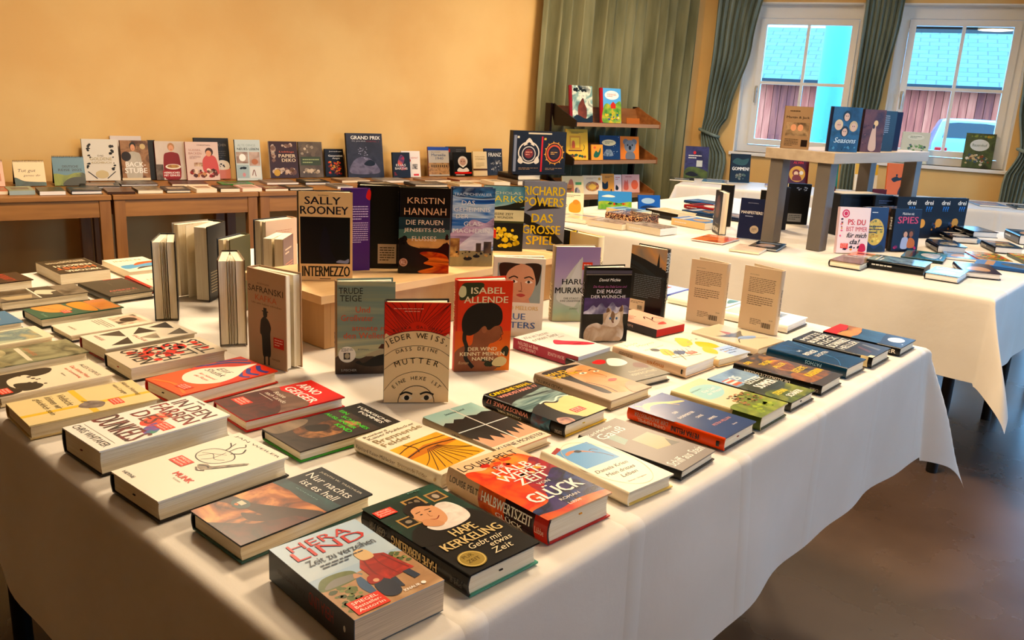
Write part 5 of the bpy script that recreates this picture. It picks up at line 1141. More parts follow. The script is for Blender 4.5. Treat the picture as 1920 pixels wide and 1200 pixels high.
S_(1.709, 1.240, -35, .124, .197, .028, 'black standing book with a cream cat before snowy purple mountains', dict(c='#0e0c10', s='#0c0b0c', rough=.25, a=[
    ('r', 0, .92, 1, .965, '#5a5460'), ('r', 0, .905, 1, .912, '#a89a90'), ('r', 0, .36, 1, .6, 'n#3a2c5c#5a4478#241c3c@8'), ('c', [0, .38, .1, .44, .2, .5, .28, .47, .38, .53, .5, .46, .62, .54, .74, .47, .9, .5, 1, .45, 1, .34], 'n#d8d4e0#8a84a0#5a5474@28'), ('r', 0, 0, 1, .38, '#0f0e12'),
    ('c', [.1, .02, .04, .12, .12, .22, .3, .26, .44, .24, .44, .38, .5, .4, .58, .46, .64, .4, .76, .4, .84, .5, .88, .44, .88, .3, .92, .14, .86, .02, .5, .01], 'n#d8c4ac#b89c80#e8dccc@16'), ('c', [.54, .36, .5, .28, .56, .22, .68, .2, .78, .24, .82, .32, .8, .4, .7, .36, .62, .4], 'n#e8dccc#c8b098@30'), ('c', [.6, .34, .64, .42, .7, .36, .66, .26], '#8a6c54'), ('c', [.5, .4, .53, .47, .58, .42], '#7a5c48'), ('c', [.78, .42, .84, .5, .86, .42], '#7a5c48'),
    ('e', .6, .32, .026, .018, '#6a94c0'), ('e', .74, .32, .026, .018, '#6a94c0'), ('e', .6, .32, .01, .012, K_), ('e', .74, .32, .01, .012, K_), ('c', [.65, .27, .67, .28, .69, .27, .67, .255], '#7a4a40'), ('c', [.3, .03, .36, .07, .46, .05, .42, .01], '#c8ac90'), ('c', [.7, .02, .76, .07, .86, .05, .84, .01], '#c8ac90'),
    ('t', 'David Michie', .3, .82, .76, .86, WH, 'i'), ('t', 'Die Katze des Dalai Lama und', .18, .735, .9, .765, '#b86a9a', 'i'), ('t', 'DIE MAGIE', .26, .66, .8, .71, '#e8e0e4'), ('t', 'DER WÜNSCHE', .14, .595, .9, .645, '#e8e0e4')],
    sa=[('t', 'DIE MAGIE', .2, .25, .5, .75, '#8a8488')]), op=9)
S_(2.075, 1.349, -83.6, .115, .205, .028, 'standing back cover with dark bridge and church spire at dusk, black spine', dict(c='#0c0f14', s='#0a0a0c', b='#0d1016', rough=.28, ba=[
    ('p', [0, .88, 0, 1, 1, 1, 1, .7, .7, .76, .4, .82], 'n#6a8088#c8a070#8a9aa0@7'), ('p', [0, .8, .3, .74, .7, .62, 1, .6, 1, .56, .6, .58, .2, .7, 0, .74], '#1a2830'), ('p', [.72, .6, .76, .86, .78, .94, .8, .86, .84, .6], '#0c0f14'), ('r', .84, .6, .88, .74, '#0c0f14'), ('s', [0, .7, .4, .62, .8, .4], .02, '#22343c'), ('L', .15, .26, .9, .6, 13, '#6a7480'), ('r', .06, .06, .5, .22, '#d8c8ac'), ('L', .1, .16, .46, .2, 2, '#6a6050')] + [('r', .3 + i * .02, .08, .31 + i * .02, .14, K_) for i in range(7)] + [('t', 'HEYNE', .82, .02, .98, .04, WH)],
    sa=[('t', 'ROBERT', .04, .52, .32, .9, '#c8d4d8', 'bf'), ('t', 'HARRIS', .04, .1, .32, .46, '#c8d4d8', 'bf'), ('t', 'ABGRUND', .4, .3, .78, .7, '#a8a490', 'bf')]), side='B', op=8)
BK = lambda: [('L', .16, .6, .86, .84, 9, '#8a7a68'), ('L', .16, .4, .84, .56, 5, '#8a7a68'), ('t', 'AUTORIN', .16, .87, .4, .885, '#8a7a68'), ('L', .3, .1, .6, .2, 4, '#8a7a68'), ('t', '24,00', .8, .2, .9, .22, '#4a4238')] + [('r', .62 + i * .03, .08, .635 + i * .03 + (i % 2) * .006, .16, K_) for i in range(8)]
S_(2.141, 1.185, -83, .110, .183, .020, 'cream back cover with barcode, left one of two twins standing at the right', dict(c='#dfcdb2', s='#dfcdb2', b='#dfcdb2', pg=PAGEW, in_='#1c1a18', ba=BK(), sa=[('t', 'Frauen im Gespräch', .3, .3, .7, .66, '#3a3228')]), side='B', op=15, frac=.0)
S_(2.194, 1.045, -90, .112, .183, .020, 'cream back cover with barcode, right one of two twins standing at the right', dict(c='#e2cfb2', s='#e2cfb2', b='#e2cfb2', pg=PAGEW, ba=BK(), sa=[('t', 'Frauen auf dem Kamin', .3, .3, .7, .66, '#3a3228')]), side='B', op=15, frac=.0)
S_(2.092, 1.590, -96, .120, .208, .028, 'cream standing book with bold black spine letters behind the black cat book', dict(c='#e6d4a8', s='#ecdcb4', b='#c8b890', ba=[('c', [.3, .5, .6, .6, .5, .8, .4, .7], '#5a5038')], sa=[('t', 'SAŠA', .36, .52, .55, .85, K_, 'bf'), ('t', 'STANIŠIĆ', .3, .12, .72, .46, K_, 'bf')]), side='B', op=5)
S_(2.145, 1.60, 78, .12, .205, .03, 'book with yellow and black spine between the manta and the cream books', dict(c='#2a2618', s='#e0c020', b='#14120e', sa=[('t', 'WUNDER', .2, .3, .6, .7, K_), ('r', 0, .75, 1, 1, '#14120e')]), side='F')
# books seen from the fore edge, far left of the table
S_(1.026, 2.035, 62, .130, .208, .040, 'narrow dark blue book standing slightly open, pages towards the viewer', dict(c='#1c3440', s='#16242e', b='#101214', fan=4), side='B', op=8)
S_(1.184, 2.160, 36.8, .125, .214, .060, 'tall open book with black cover and grey flap of small print, pages facing', dict(c='#a8a49a', s='#14120f', b='#12110f', fan=1, ba=[('L', .1, .1, .6, .4, 8, '#a89c80')]), side='B', op=30, frac=.3)
S_(1.150, 1.985, 30, .110, .208, .030, 'olive green standing book seen from its page edges', dict(c='#3a4658', s='#4a4c2c', b='#5c5a30'), side='B', op=5)
S_(1.042, 1.735, 66, .130, .208, .040, 'standing book fanned open so many single leaves show, beside the taupe book', dict(c='#4a3424', s='#3a2c22', b='#7a6448', fan=9), side='B', op=10)
S_(1.378, 2.176, 10.5, .130, .213, .046, 'standing book with pale pink back cover behind the thick dark red one', dict(c='#2c3440', s='#c8a890', b='#e0c8b0', ba=[('L', .3, .78, .8, .86, 3, '#c89c88')]), side='B', op=4)
S_(1.346, 2.039, 41.5, .112, .183, .050, 'thick standing paperback with dark red-brown cover and orange small print', dict(hard=False, c='#2a1c16', s='#5a1c14', b='#6a2418', ba=[('L', .2, .1, .9, .6, 12, '#c8703a'), ('L', .2, .72, .8, .84, 2, '#e8c8a8')], name='paperback_book'), side='B', op=4)

# ================================================================== BOOKS ALONG THE YELLOW WALL
G3 = 'books standing along the yellow wall'; G4 = 'books lying on the oak tables'
ST = .00012
def W_(x, y, a, w, h, label, sp, t=.018, z=.75, lean=10):
    sp.setdefault('step', ST); return standing(x, y, a, w, h, t, label, sp, lean=lean, z=z, group=G3)
SKIN = '#d8a07c'
def person(cx, top, body, hair, sc=1.0, skin=SKIN):
    return [('c', [cx - .22 * sc, 0.02, cx - .24 * sc, top - .3 * sc, cx - .1 * sc, top - .2 * sc, cx + .1 * sc, top - .2 * sc, cx + .24 * sc, top - .3 * sc, cx + .22 * sc, .02], body),
            ('e', cx, top - .07 * sc, .105 * sc, .095 * sc, hair), ('e', cx, top - .1 * sc, .075 * sc, .075 * sc, skin), ('s', [cx - .03 * sc, top - .125 * sc, cx, top - .135 * sc, cx + .03 * sc, top - .125 * sc], .012, '#8a3a30')]
W_(2.057, 5.127, -14.8, .194, .240, 'white cookbook with black leaf and cutlery wreath and golden title', dict(c='#dcd6c8', s='#b8b0a0', a=[('D', .08, .5, .3, .95, 10, .06, '#2c2c2c'), ('D', .7, .5, .92, .95, 10, .06, '#2c2c2c'), ('D', .06, .2, .26, .48, 7, .05, '#2c2c2c'), ('D', .74, .2, .94, .48, 7, .05, '#2c2c2c'), ('l', [.12, .22, .36, .05], .025, '#2c2c2c'), ('l', [.88, .22, .64, .05], .025, '#2c2c2c'), ('c', [.34, .1, .34, .2, .5, .25, .66, .2, .66, .1, .5, .05], '#c8b890'), ('t', 'DAS', .42, .58, .58, .62, '#8a8270'), ('t', 'GOLDENE', .2, .49, .8, .56, '#b8a878'), ('t', 'KOCHBUCH', .24, .41, .78, .46, '#b8a878')]))
W_(2.235, 5.150, -13.1, .175, .257, 'pinkish-white book showing only its top edge behind the bakery book', dict(c='#d8ccc4', s='#d8ccc4'), t=.014)
W_(2.254, 5.075, -15.1, .158, .235, 'baking book with dark-haired woman in apron and big white capitals', dict(c='n#8a5c3c#a8805c#5a3824@14', s='#16110e', a=person(.45, .93, 'n#b8b0a0#c8c0b0@10', '#1c120e', 1.1) + [('e', .2, .6, .17, .12, '#2a1814'), ('e', .8, .85, .1, .07, '#c8b080'), ('t', 'BACK-', .16, .34, .86, .46, WH, 'b'), ('t', 'STUBE', .12, .18, .9, .31, WH, 'b'), ('r', 0, 0, 1, .06, '#d8c8a8')]))
W_(2.414, 5.060, -16.3, .045, .237, 'black book mostly hidden between the apron woman and the red-shirt woman', dict(c='#15110f', s='#15110f'), t=.016)
W_(2.443, 5.032, -15.3, .174, .233, 'cookbook of a woman in a dark red pullover holding a dish', dict(c='n#c8b8a8#d8ccc0@8', s='#6a2018', a=person(.55, .93, '#8e1c1a', '#b88a5c', 1.1) + [('r', 0, 0, .25, .4, 'n#4a3a30#8a7a6a@20'), ('e', .58, .34, .26, .07, '#e8dcc8'), ('e', .58, .35, .2, .045, 'n#c89c58#8a5a30@40'), ('r', .22, .06, .82, .24, '#a8201c'), ('t', 'HERRLICHES', .26, .16, .78, .21, WH, 'b'), ('t', 'MIT GENUSS', .26, .09, .78, .14, WH, 'b')]))
W_(2.680, 5.000, -15.5, .215, .255, 'black cookbook with dripping cake, behind the pink baking book', dict(c='#14110f', s='#14110f', a=[('t', 'KUCHEN', .6, .8, .92, .86, '#8a8278'), ('r', .4, 0, 1, .26, '#d88a78'), ('c', [.6, .24, .58, .4, .78, .46, .96, .4, .95, .24], '#e8dccc'), ('D', .6, .26, .95, .42, 6, .04, '#2c1a12'), ('L', .6, .5, .9, .7, 4, '#5a544c')]))
W_(2.598, 4.955, -15.7, .198, .234, 'pale pink baking book with resting woman and cakes in front', dict(c='#d8c0b4', s='#8a2c28', a=[('c', [.55, .2, .5, .5, .66, .66, .9, .6, .98, .3, .95, .15], '#c8605a'), ('e', .72, .74, .12, .11, '#4a2c1c'), ('e', .7, .7, .085, .08, SKIN), ('D', .02, .02, .98, .34, 44, .09, '#7a3c24#c89060#e8d0b8#a83c34#5a2c1c'), ('r', .24, .36, .5, .46, 'n#8a4a2c#e0c8a8@40'), ('t', 'SÜSSES', .1, .76, .46, .82, '#b8887a'), ('t', 'BACKEN', .1, .67, .48, .73, '#b8887a'), ('L', .12, .55, .45, .64, 3, '#a88478'), ('t', 'CHRISTIAN', .36, .9, .76, .93, '#6a4a44')]))
W_(2.865, 4.836, -14.9, .162, .255, 'pale blue craft book with four photos under two title lines', dict(c='#c4ccc8', s='#3a3a38', a=[('t', 'ALTE DINGE', .12, .83, .82, .89, '#a8b4b0', 'b'), ('t', 'NEUES LEBEN', .1, .74, .94, .8, '#3c4a48', 'b'), ('r', .04, .42, .5, .7, 'n#8a6a5a#c8b8a8@16'), ('e', .28, .56, .13, .09, WH), ('r', .54, .36, .96, .7, 'n#a89080#c8b0a0@16'), ('e', .75, .46, .13, .07, '#b87a50'), ('r', .04, .06, .5, .38, '#a8b8b8'), ('D', .08, .25, .46, .36, 6, .07, '#2a3030'), ('r', .54, .06, .96, .33, '#d8d8d0'), ('e', .3, .14, .06, .05, '#c89090'), ('s', [.62, .12, .7, .26, .76, .1], .03, '#8a5a4a')]))
W_(3.144, 4.895, -15.6, .194, .239, 'brown craft book bordered with white paper stars', dict(c='#4c3024', s='#c8b8a0', a=[('D', .02, .02, .98, .34, 26, .12, '#c8b09a#a8886c#e0d0bc#7a5844'), ('D', .02, .35, .28, .98, 14, .11, '#b89c84#d8c8b4#8a6a54'), ('D', .3, .8, .98, .98, 8, .09, '#c8b09a#8a6a54'), ('e', .25, .14, .11, .09, '#c8a040'), ('t', 'Lieblings', .36, .68, .88, .74, '#d87858', 'i'), ('t', 'PAPIER', .34, .56, .92, .65, '#e8d4b4', 'b'), ('t', 'DEKO', .44, .44, .92, .53, '#e8d4b4', 'b')]))
W_(3.352, 4.864, -14.8, .169, .237, 'grey-brown craft book with green title plate beside the paper star book', dict(c='n#5a4c3c#7a6c58@12', s='#3c342c', a=[('D', .02, .55, .98, .98, 14, .13, '#a89880#7a6a54#c8b8a0'), ('D', .02, .02, .98, .3, 14, .12, '#a89880#c8b8a0#4a3e30'), ('r', .08, .34, .92, .58, '#4c5434'), ('L', .16, .38, .84, .54, 2, '#a8b07a')]))
W_(3.549, 4.844, -15, .138, .189, 'small black book with fiery orange mosaic and white title', dict(c='#15110e', s='#15110e', a=[('D', .12, .04, .9, .6, 60, .08, '#e0701c#d84a1c#e8a83a#8a2c14'), ('t', 'Jonathan', .24, .88, .9, .93, WH), ('t', 'Generation', .2, .72, .94, .79, WH, 'b'), ('t', 'Angst', .4, .62, .8, .69, WH, 'b')]))
W_(3.648, 4.725, -13.8, .275, .304, 'large dark grey racing book with spray cloud and car, tallest on the wall side', dict(c='n#2c2a30#3c3a44#1c1a20@6', s='#1c1a1e', a=[('t', 'GRAND PRIX', .14, .86, .94, .94, WH, 'b'), ('t', '75 JAHRE', .16, .8, .54, .835, '#b8b4b8'), ('t', 'FORMEL 1', .56, .8, .9, .835, '#8a3a44'), ('c', [.1, .1, .15, .34, .35, .46, .6, .44, .8, .3, .85, .1], 'n#5a5468#7a7488#3c3848@10'), ('D', .3, .4, .6, .7, 30, .018, '#a8a4b4'), ('c', [.46, .3, .55, .38, .66, .4, .76, .34, .74, .28, .6, .26], '#16141a'), ('r', .5, .28, .56, .34, '#0c0c0e'), ('r', .68, .28, .74, .34, '#0c0c0e')]), t=.022)
W_(3.964, 4.621, -15.5, .138, .178, 'small black book with red and blue angular figure and pale letters', dict(c='#15121a', s='#100e12', a=[('c', [.3, .6, .5, .9, .7, .75, .6, .5, .8, .35, .5, .3, .4, .45], 'n#c83a2c#2c3a6a#e8704a@30'), ('t', 'ELIAS', .2, .45, .75, .54, '#d8cfc8', 'b'), ('t', 'BARTHS', .14, .32, .84, .41, '#d8cfc8', 'b'), ('D', .05, .05, .3, .3, 8, .06, '#8a2c24')]))
W_(4.06, 4.635, -15.5, .15, .185, 'white book with red dot and flag motif behind the angular figure book', dict(c='#e8e0d8', s='#d8ccc0', a=[('e', .42, .64, .08, .07, '#d03024'), ('t', 'HEIMAT', .5, .7, .9, .77, '#c87870'), ('r', .55, .3, .85, .5, 'n#3a3230#d8d0c8@40'), ('r', .62, .05, .9, .12, '#d03024')]))
W_(4.314, 4.627, -16, .174, .213, 'book of an old harbour city under a blue strip and pale sky', dict(c='#b8b4ac', s='#7a3a30', a=[('r', 0, .88, 1, 1, '#3a5aa8'), ('r', 0, .05, 1, .45, 'n#8a6a4a#b8946a#5a4430@18'), ('r', .1, .3, .9, .42, '#a88a60')] + [('r', .14 + i * .1, .3, .19 + i * .1, .38, '#4a3828') for i in range(8)] + [('t', 'Marseille', .16, .68, .84, .77, '#5a6a8a'), ('t', '1940', .36, .56, .72, .65, '#5a6a8a'), ('t', 'FLUCHT', .16, .8, .6, .84, '#8a8478')]))
W_(4.500, 4.625, -15, .175, .213, 'dark grey book with red corner behind the bearded portrait', dict(c='#3c3c40', s='#2a2a2e', a=[('r', 0, .8, .2, .92, '#a82c24'), ('L', .5, .8, .9, .92, 2, '#6a6a70')]))
W_(4.495, 4.545, -15.2, .159, .177, 'black biography with white-haired bearded man and red-white stripe', dict(c='#121212', s='#0c0c0c', a=[('e', .5, .62, .26, .22, '#c8c0b8'), ('e', .5, .6, .17, .16, '#b8988a'), ('c', [.34, .5, .5, .36, .66, .5, .5, .44], '#d8d4cc'), ('e', .43, .62, .03, .02, K_), ('e', .57, .62, .03, .02, K_), ('c', [.3, .36, .5, .3, .7, .36, .8, .2, .2, .2], '#d8d4d0'), ('r', .04, .1, .96, .18, '#c8281c'), ('L', .1, .02, .9, .09, 1, WH)]))
W_(4.662, 4.505, -15.6, .124, .184, 'cream book with brown band between portrait and black-white crowd book', dict(c='#d8c8a4', s='#c0b090', a=[('r', 0, .22, 1, .3, '#5a3a28'), ('t', 'WÄCHTER', .14, .76, .86, .82, '#8a7450'), ('t', 'STERBEN', .18, .66, .84, .72, '#8a7450'), ('L', .2, .36, .8, .56, 5, '#a89878')]))
W_(4.800, 4.515, -14.6, .165, .204, 'black and white photo book of a crowd under pale capitals', dict(c='n#1c1c1e#3a3a3e#101012@14', s='#10121a', a=[('t', 'FRANZ', .24, .7, .94, .84, '#d8d4cc', 'b'), ('D', .3, .1, .95, .6, 30, .07, '#8a8a88#5a5a5a#c8c4bc'), ('r', 0, .94, 1, 1, '#24346a')]))
# spiral calendars
def calendar(x, y, a, w, h, label, c, items):
    t = thing('desk_calendar', label, 'calendar', (x, y, .7505), math.radians(a), 'spiral desk calendars')
    mb = MB(); th = math.radians(22)
    def F(u, v, d): return (u * w, v * h * math.sin(th) - d * math.cos(th), v * h * math.cos(th) + d * math.sin(th) + .002)
    mb.add([F(0, 0, 0), F(1, 0, 0), F(1, 1, 0), F(0, 1, 0), F(0, 0, -.004), F(1, 0, -.004), F(1, 1, -.004), F(0, 1, -.004)], [(0, 1, 2, 3), (7, 6, 5, 4), (0, 4, 5, 1), (1, 5, 6, 2), (2, 6, 7, 3), (3, 7, 4, 0)], mat(c, .4))
    art(mb, items, F, w, h, .4, ST); mb.build('page_stack', t)
    mb = MB(); b = 2 * h * math.sin(th)
    q = [(0, b, .002), (w, b, .002), (w, h * math.sin(th) + .004, h * math.cos(th)), (0, h * math.sin(th) + .004, h * math.cos(th))]
    mb.add(q + [(p[0], p[1] + .002, p[2]) for p in q], [(3, 2, 1, 0), (4, 5, 6, 7), (0, 1, 5, 4), (1, 2, 6, 5), (2, 3, 7, 6), (3, 0, 4, 7)], mat('#15151a', .5)); mb.build('stand_board', t)
    mb = MB(); n = 22
    for i in range(n):
        p = [(w * (i + .5) / n, h * math.sin(th) + .002 + .006 * math.cos(g * PI / 4), h * math.cos(th) + .001 + .006 * math.sin(g * PI / 4)) for g in range(9)]
        mb.tube(p, .0011, mat('#22181a', .3), 5, caps=False)
    mb.build('wire_spiral', t)
calendar(1.650, 5.01, -12.6, .149, .139, 'cream spiral calendar with brush script and dark hill, left edge', '#e8d0a8', [('t', 'Tut gut', .12, .52, .7, .68, '#3a2c20', 'i'), ('t', 'genau dir', .3, .36, .84, .46, '#3a2c20', 'i'), ('c', [0, 0, 0, .34, .3, .2, .7, .16, 1, .14, 1, 0], 'n#2a3c3a#4a6a64@10')])
calendar(1.830, 4.96, -16, .157, .165, 'blue spiral calendar with green lake landscape, left of the white cookbook', '#5c8494', [('c', [0, 0, 0, .4, .4, .36, .7, .44, 1, .4, 1, 0], 'n#5a6a24#8a9430#2c3818@12'), ('c', [.3, 0, .4, .2, .7, .3, 1, .24, 1, 0], '#1c2414'), ('t', 'DEUTSCHE', .3, .62, .8, .7, '#1c3c48', 'b'), ('t', 'REISE 2025', .16, .5, .9, .58, '#1c3c48', 'b')])
calendar(1.46, 5.06, -12, .15, .14, 'pale pink spiral calendar cut off by the left edge', '#e0b8a0', [('r', .3, .2, .9, .5, '#c88868')])
# lying on the oak tables
for i, (x, y, a, w, th, c, pg, lab) in enumerate([
    (1.448, 4.71, -14, .063, .018, '#c87048', PAGE, 'orange-red edge of a small book at the far left of the oak tables'),
    (1.506, 4.67, -12, .115, .022, '#9aa890', mat('#a8b8b8', .6), 'thick grey-green book with pale blue page edges on the oak table'),
    (1.625, 4.61, -14, .118, .020, 'n#2c2a20#5a5838@10', PAGEW, 'dark landscape book with white pages before the blue calendar'),
    (1.765, 4.58, -14, .150, .020, '#16171a', PAGEW, 'flat black book with bright white pages at the oak table edge'),
    (1.925, 4.52, -16, .135, .013, 'n#4a3020#7a5438@14', mat('#4a3020', .5), 'thin brown book at the joint of two oak tables'),
    (2.070, 4.485, -15, .125, .018, 'n#4a4038#a89880@14', PAGE, 'cream-paged paperback with dark photo, front row'),
    (2.212, 4.455, -16, .130, .017, '#1c1a1a', PAGE, 'black book with rounded pale spot, front row before the apron woman'),
    (2.360, 4.405, -13, .112, .020, '#e8dcc8', PAGE, 'cream paperback, front row before the red-shirt woman'),
    (2.488, 4.375, -14, .108, .020, '#2a2420', PAGE, 'cream paperback with black photo, front row before the black cake book'),
    (2.610, 4.35, -15, .112, .020, '#e0b8b0', PAGE, 'cream paperback with pink square, front row'),
    (2.740, 4.32, -15, .135, .013, '#7a4030', PAGE, 'brown-red thin book, front row left of the dark-square book'),
    (2.885, 4.29, -12, .150, .015, '#221a16', PAGE, 'dark curled book, front row behind the dark-square book'),
    (1.90, 4.80, -20, .20, .013, '#121214', PAGEW, 'wide black book with white pages in front of the golden cookbook'),
    (2.13, 4.82, -14, .20, .013, 'n#16161a#8a8078@20', PAGEW, 'black pattern-covered book in front of the apron woman'),
    (2.38, 4.72, -20, .20, .014, 'n#5a1c18#2c1612@14', PAGE, 'dark red book lying before the red-shirt woman'),
    (2.66, 4.66, -18, .19, .008, '#2c8a3a', mat('#2c8a3a', .5), 'bright green flat book lying under the pale blue craft book'),
    (2.93, 4.60, -16, .20, .012, 'n#a89890#6a5c58@14', PAGEW, 'grey-pink flat book before the paper star book'),
    (3.14, 4.50, -17, .165, .018, '#141416', PAGEW, 'black book with white pages lying behind the dark-square book'),
    (3.20, 4.25, -14, .103, .014, '#8a8a8c', PAGEW, 'small grey book at the oak table edge behind the purple cover'),
    (3.44, 4.52, -14, .20, .014, 'n#8a7058#c8b8a0@14', PAGE, 'brown-beige flat book before the fiery mosaic book'),
    (3.42, 4.22, -16, .20, .02, '#18181a', PAGE, 'black thick book lying behind the black back cover'),
    (3.70, 4.42, -16, .20, .014, 'n#a8a4a0#6a6a70@14', PAGEW, 'grey flat book in front of the large racing book'),
    (3.72, 4.12, -18, .24, .020, '#1a1814', PAGE, 'wide black book with cream pages, seen above the swirling wave book'),
    (4.00, 4.33, -16, .20, .014, 'n#b09078#5a4438@14', PAGE, 'brown patterned flat book before the angular figure book'),
    (4.03, 4.02, -16, .17, .016, '#c8b898', PAGE, 'beige book at the oak table edge above the water lily book'),
    (4.26, 4.25, -16, .20, .012, 'n#8a4c38#c8a888@14', PAGE, 'reddish flat book before the harbour city book'),
    (4.31, 3.965, -16, .13, .026, '#e8dcc4', PAGE, 'thick cream book at the oak table edge above the manta book'),
    (4.76, 4.20, -14, .16, .010, '#e0d4c0', PAGE, 'pale flat book before the crowd photo book'),
    ]):
    l = .19 if i != 15 else .15
    c_, s_ = math.cos(math.radians(a)), math.sin(math.radians(a))
    sp = dict(c=c, pg=pg, hard=i in (3, 6, 11, 12, 13, 17, 20, 22), step=ST)
    rr = random.Random(i)
    if c[0] == '#': sp['a'] = [('r', .15, .3, .85, .75, rr.choice(['n#8a7a68#3a342e@30', '#a88a70', 'n#c8b8a0#5a5048@30'])), ('L', .2, .1, .8, .22, 2, rr.choice([WH, '#c8a080', '#8a8478']))]
    lying(x + c_ * w / 2 - s_ * l / 2, y + s_ * w / 2 + c_ * l / 2, a, w, l, th, lab, sp, z=.7492, group=G4)

# black display box with two emblem books, on a short stack
for k, (lab, c) in enumerate((('thick cream-paged book at the bottom under the black display box', '#8a7a68'), ('dark book on top of the stack under the black display box', '#1a1614'))):
    lying(4.64, 4.03, -14, .2, .26, .036, lab, dict(c=c, step=ST), z=.7492 + k * .0375, group='stack under the display box')
db = thing('display_box', 'black display box holding two emblem books, left of the tiered rack', 'display', (4.50, 3.98, .826), math.radians(-24))
DW, DH = .42, .30
mb = MB(); mb.box(0, 0, 0, DW, .06, DH, mat('#171210', .4)); mb.box(0, -.02, 0, DW, 0, .012, mat('#171210', .4)); mb.build('box_body', db)
def FD(u, v, d): return (u * DW, -.0006 - d, v * DH)
mb = MB(); art(mb, [('r', .28, .93, .72, .965, '#d8c8a8'), ('r', .02, .06, .07, .9, '#8a8c98'), ('r', .08, .83, .12, .88, '#d8d0b8'), ('r', .53, .06, .56, .88, '#c8281c'), ('r', .58, .8, .62, .85, '#d8b040'), ('O', .3, .5, .2, .26, .022, '#e0d4c0'), ('O', .3, .47, .13, .18, .018, '#c8bcb0'), ('c', [.2, .66, .3, .84, .4, .66, .3, .7], '#e0d4c0'), ('c', [.3, .74, .34, .7, .26, .7], '#171210'), ('c', [.1, .3, .14, .42, .2, .3, .16, .24], '#e0d4c0'), ('c', [.4, .3, .46, .42, .5, .3, .44, .24], '#e0d4c0'), ('e', .3, .48, .085, .11, '#8a3a2c'), ('L', .24, .43, .36, .54, 2, '#e0a080'), ('O', .78, .5, .17, .25, .016, '#d89030'), ('O', .78, .5, .14, .2, .03, '#c85a1c'), ('e', .78, .5, .085, .12, '#3a241c')] + [('p', [.78 + .165 * math.cos(g), .5 + .23 * math.sin(g), .78 + .2 * math.cos(g + .12), .5 + .29 * math.sin(g + .12), .78 + .165 * math.cos(g + .24), .5 + .23 * math.sin(g + .24)], '#d8a040') for g in [i * PI / 6 for i in range(12)]] + [('L', .71, .46, .85, .54, 2, '#e0b060'), ('L', .12, .1, .48, .16, 2, '#a88868'), ('L', .62, .1, .94, .16, 2, '#a88868')], FD, DW, DH, .35, ST)
mb.build('emblem_panel', db)

# ================================================================== TIERED RACK
ca, sa_ = math.cos(ry), math.sin(ry)
def RK_(x, z, w, h, label, sp, t=.012, y=-.10, lean=10):
    sp['step'] = ST; sp.setdefault('hard', True); sp.setdefault('name', 'picture_book')
    return standing(5.23 + ca * x - sa_ * y, 4.17 + sa_ * x + ca * y, -20, w, h, t, label, sp, z=z, lean=lean, group='picture books on the tiered rack')
RK_(.03, 1.185, .21, .275, 'picture book with red spine and a creature in misty teal woods, top tier', dict(c='n#5a7c78#8aa8a0#d8dcc8#2c3c44@12', s='#8e1c20', a=[('r', 0, 0, .12, 1, '#8e1c20'), ('c', [.4, .1, .36, .4, .5, .6, .6, .66, .66, .5, .74, .36, .7, .1], 'n#8a4c34#5a2c20@16'), ('D', .14, .8, .98, .98, 14, .08, '#1c2420'), ('L', .4, .74, .8, .84, 2, '#e8dcc8'), ('c', [.14, 0, .3, .2, .7, .1, .98, .2, .98, 0], '#22303c')]), t=.02)
RK_(.36, 1.185, .20, .27, 'picture book with red spine, blue sky and orange house among animals, top tier', dict(c='#6ab0e0', s='#a81c20', a=[('r', 0, 0, .14, 1, '#a81c20'), ('c', [.14, .4, .3, .56, .6, .5, .98, .62, .98, 0, .14, 0], 'n#4a8a3c#8ab04a#d8b83a@18'), ('e', .56, .8, .34, .13, WH), ('L', .34, .75, .78, .85, 3, '#c83a30'), ('p', [.5, .42, .5, .54, .62, .62, .74, .54, .74, .42], '#c8402c'), ('D', .16, .04, .96, .36, 26, .07, '#3a5aa0#e8e0d0#d8b83a#3c7a3a#e8c040')]), t=.02)
RK_(.66, 1.186, .13, .045, 'small orange-brown label card standing on the top tier', dict(c='#b8702c', s='#b8702c', hard=False, name='label_card'), t=.004)['category'] = 'card'
RK_(.02, .90, .20, .235, 'yellow board book with cut-out window, fox and fir trees, middle tier', dict(c='#e0b828', s='#c89c20', a=[('r', .16, .34, .66, .78, '#c89418'), ('r', .22, .4, .6, .72, '#e8c83a'), ('c', [.26, .4, .28, .6, .38, .6, .4, .4], '#c8642c'), ('D', .04, .02, .96, .24, 12, .09, '#2c5a3c#8a4c24'), ('r', .1, .28, .72, .32, '#5a2c1c'), ('L', .24, .84, .8, .92, 2, '#8a6a20'), ('s', [.76, .3, .84, .4, .8, .5], .02, '#3a5a2c')]))
RK_(.25, .90, .11, .12, 'small yellow-orange board book with green dinosaur, middle tier', dict(c='#e0a038', s='#c88828', a=[('c', [.2, .3, .4, .6, .6, .5, .8, .8, .8, .5, .6, .2, .3, .16], '#2c6a4c'), ('e', .3, .8, .1, .08, '#d86a3a')]), y=-.14)
RK_(.385, .90, .20, .19, 'dark blue picture book with cream title cloud and hedgehog, middle tier', dict(c='#20406c', s='#182c50', a=[('e', .45, .7, .34, .13, '#e8dcb0'), ('L', .26, .64, .64, .76, 2, '#8a7a50'), ('c', [.2, .16, .3, .4, .55, .4, .62, .16], 'n#8a9aa8#3a4a60@40'), ('D', .04, .04, .96, .96, 14, .02, '#c8d0d8')]))
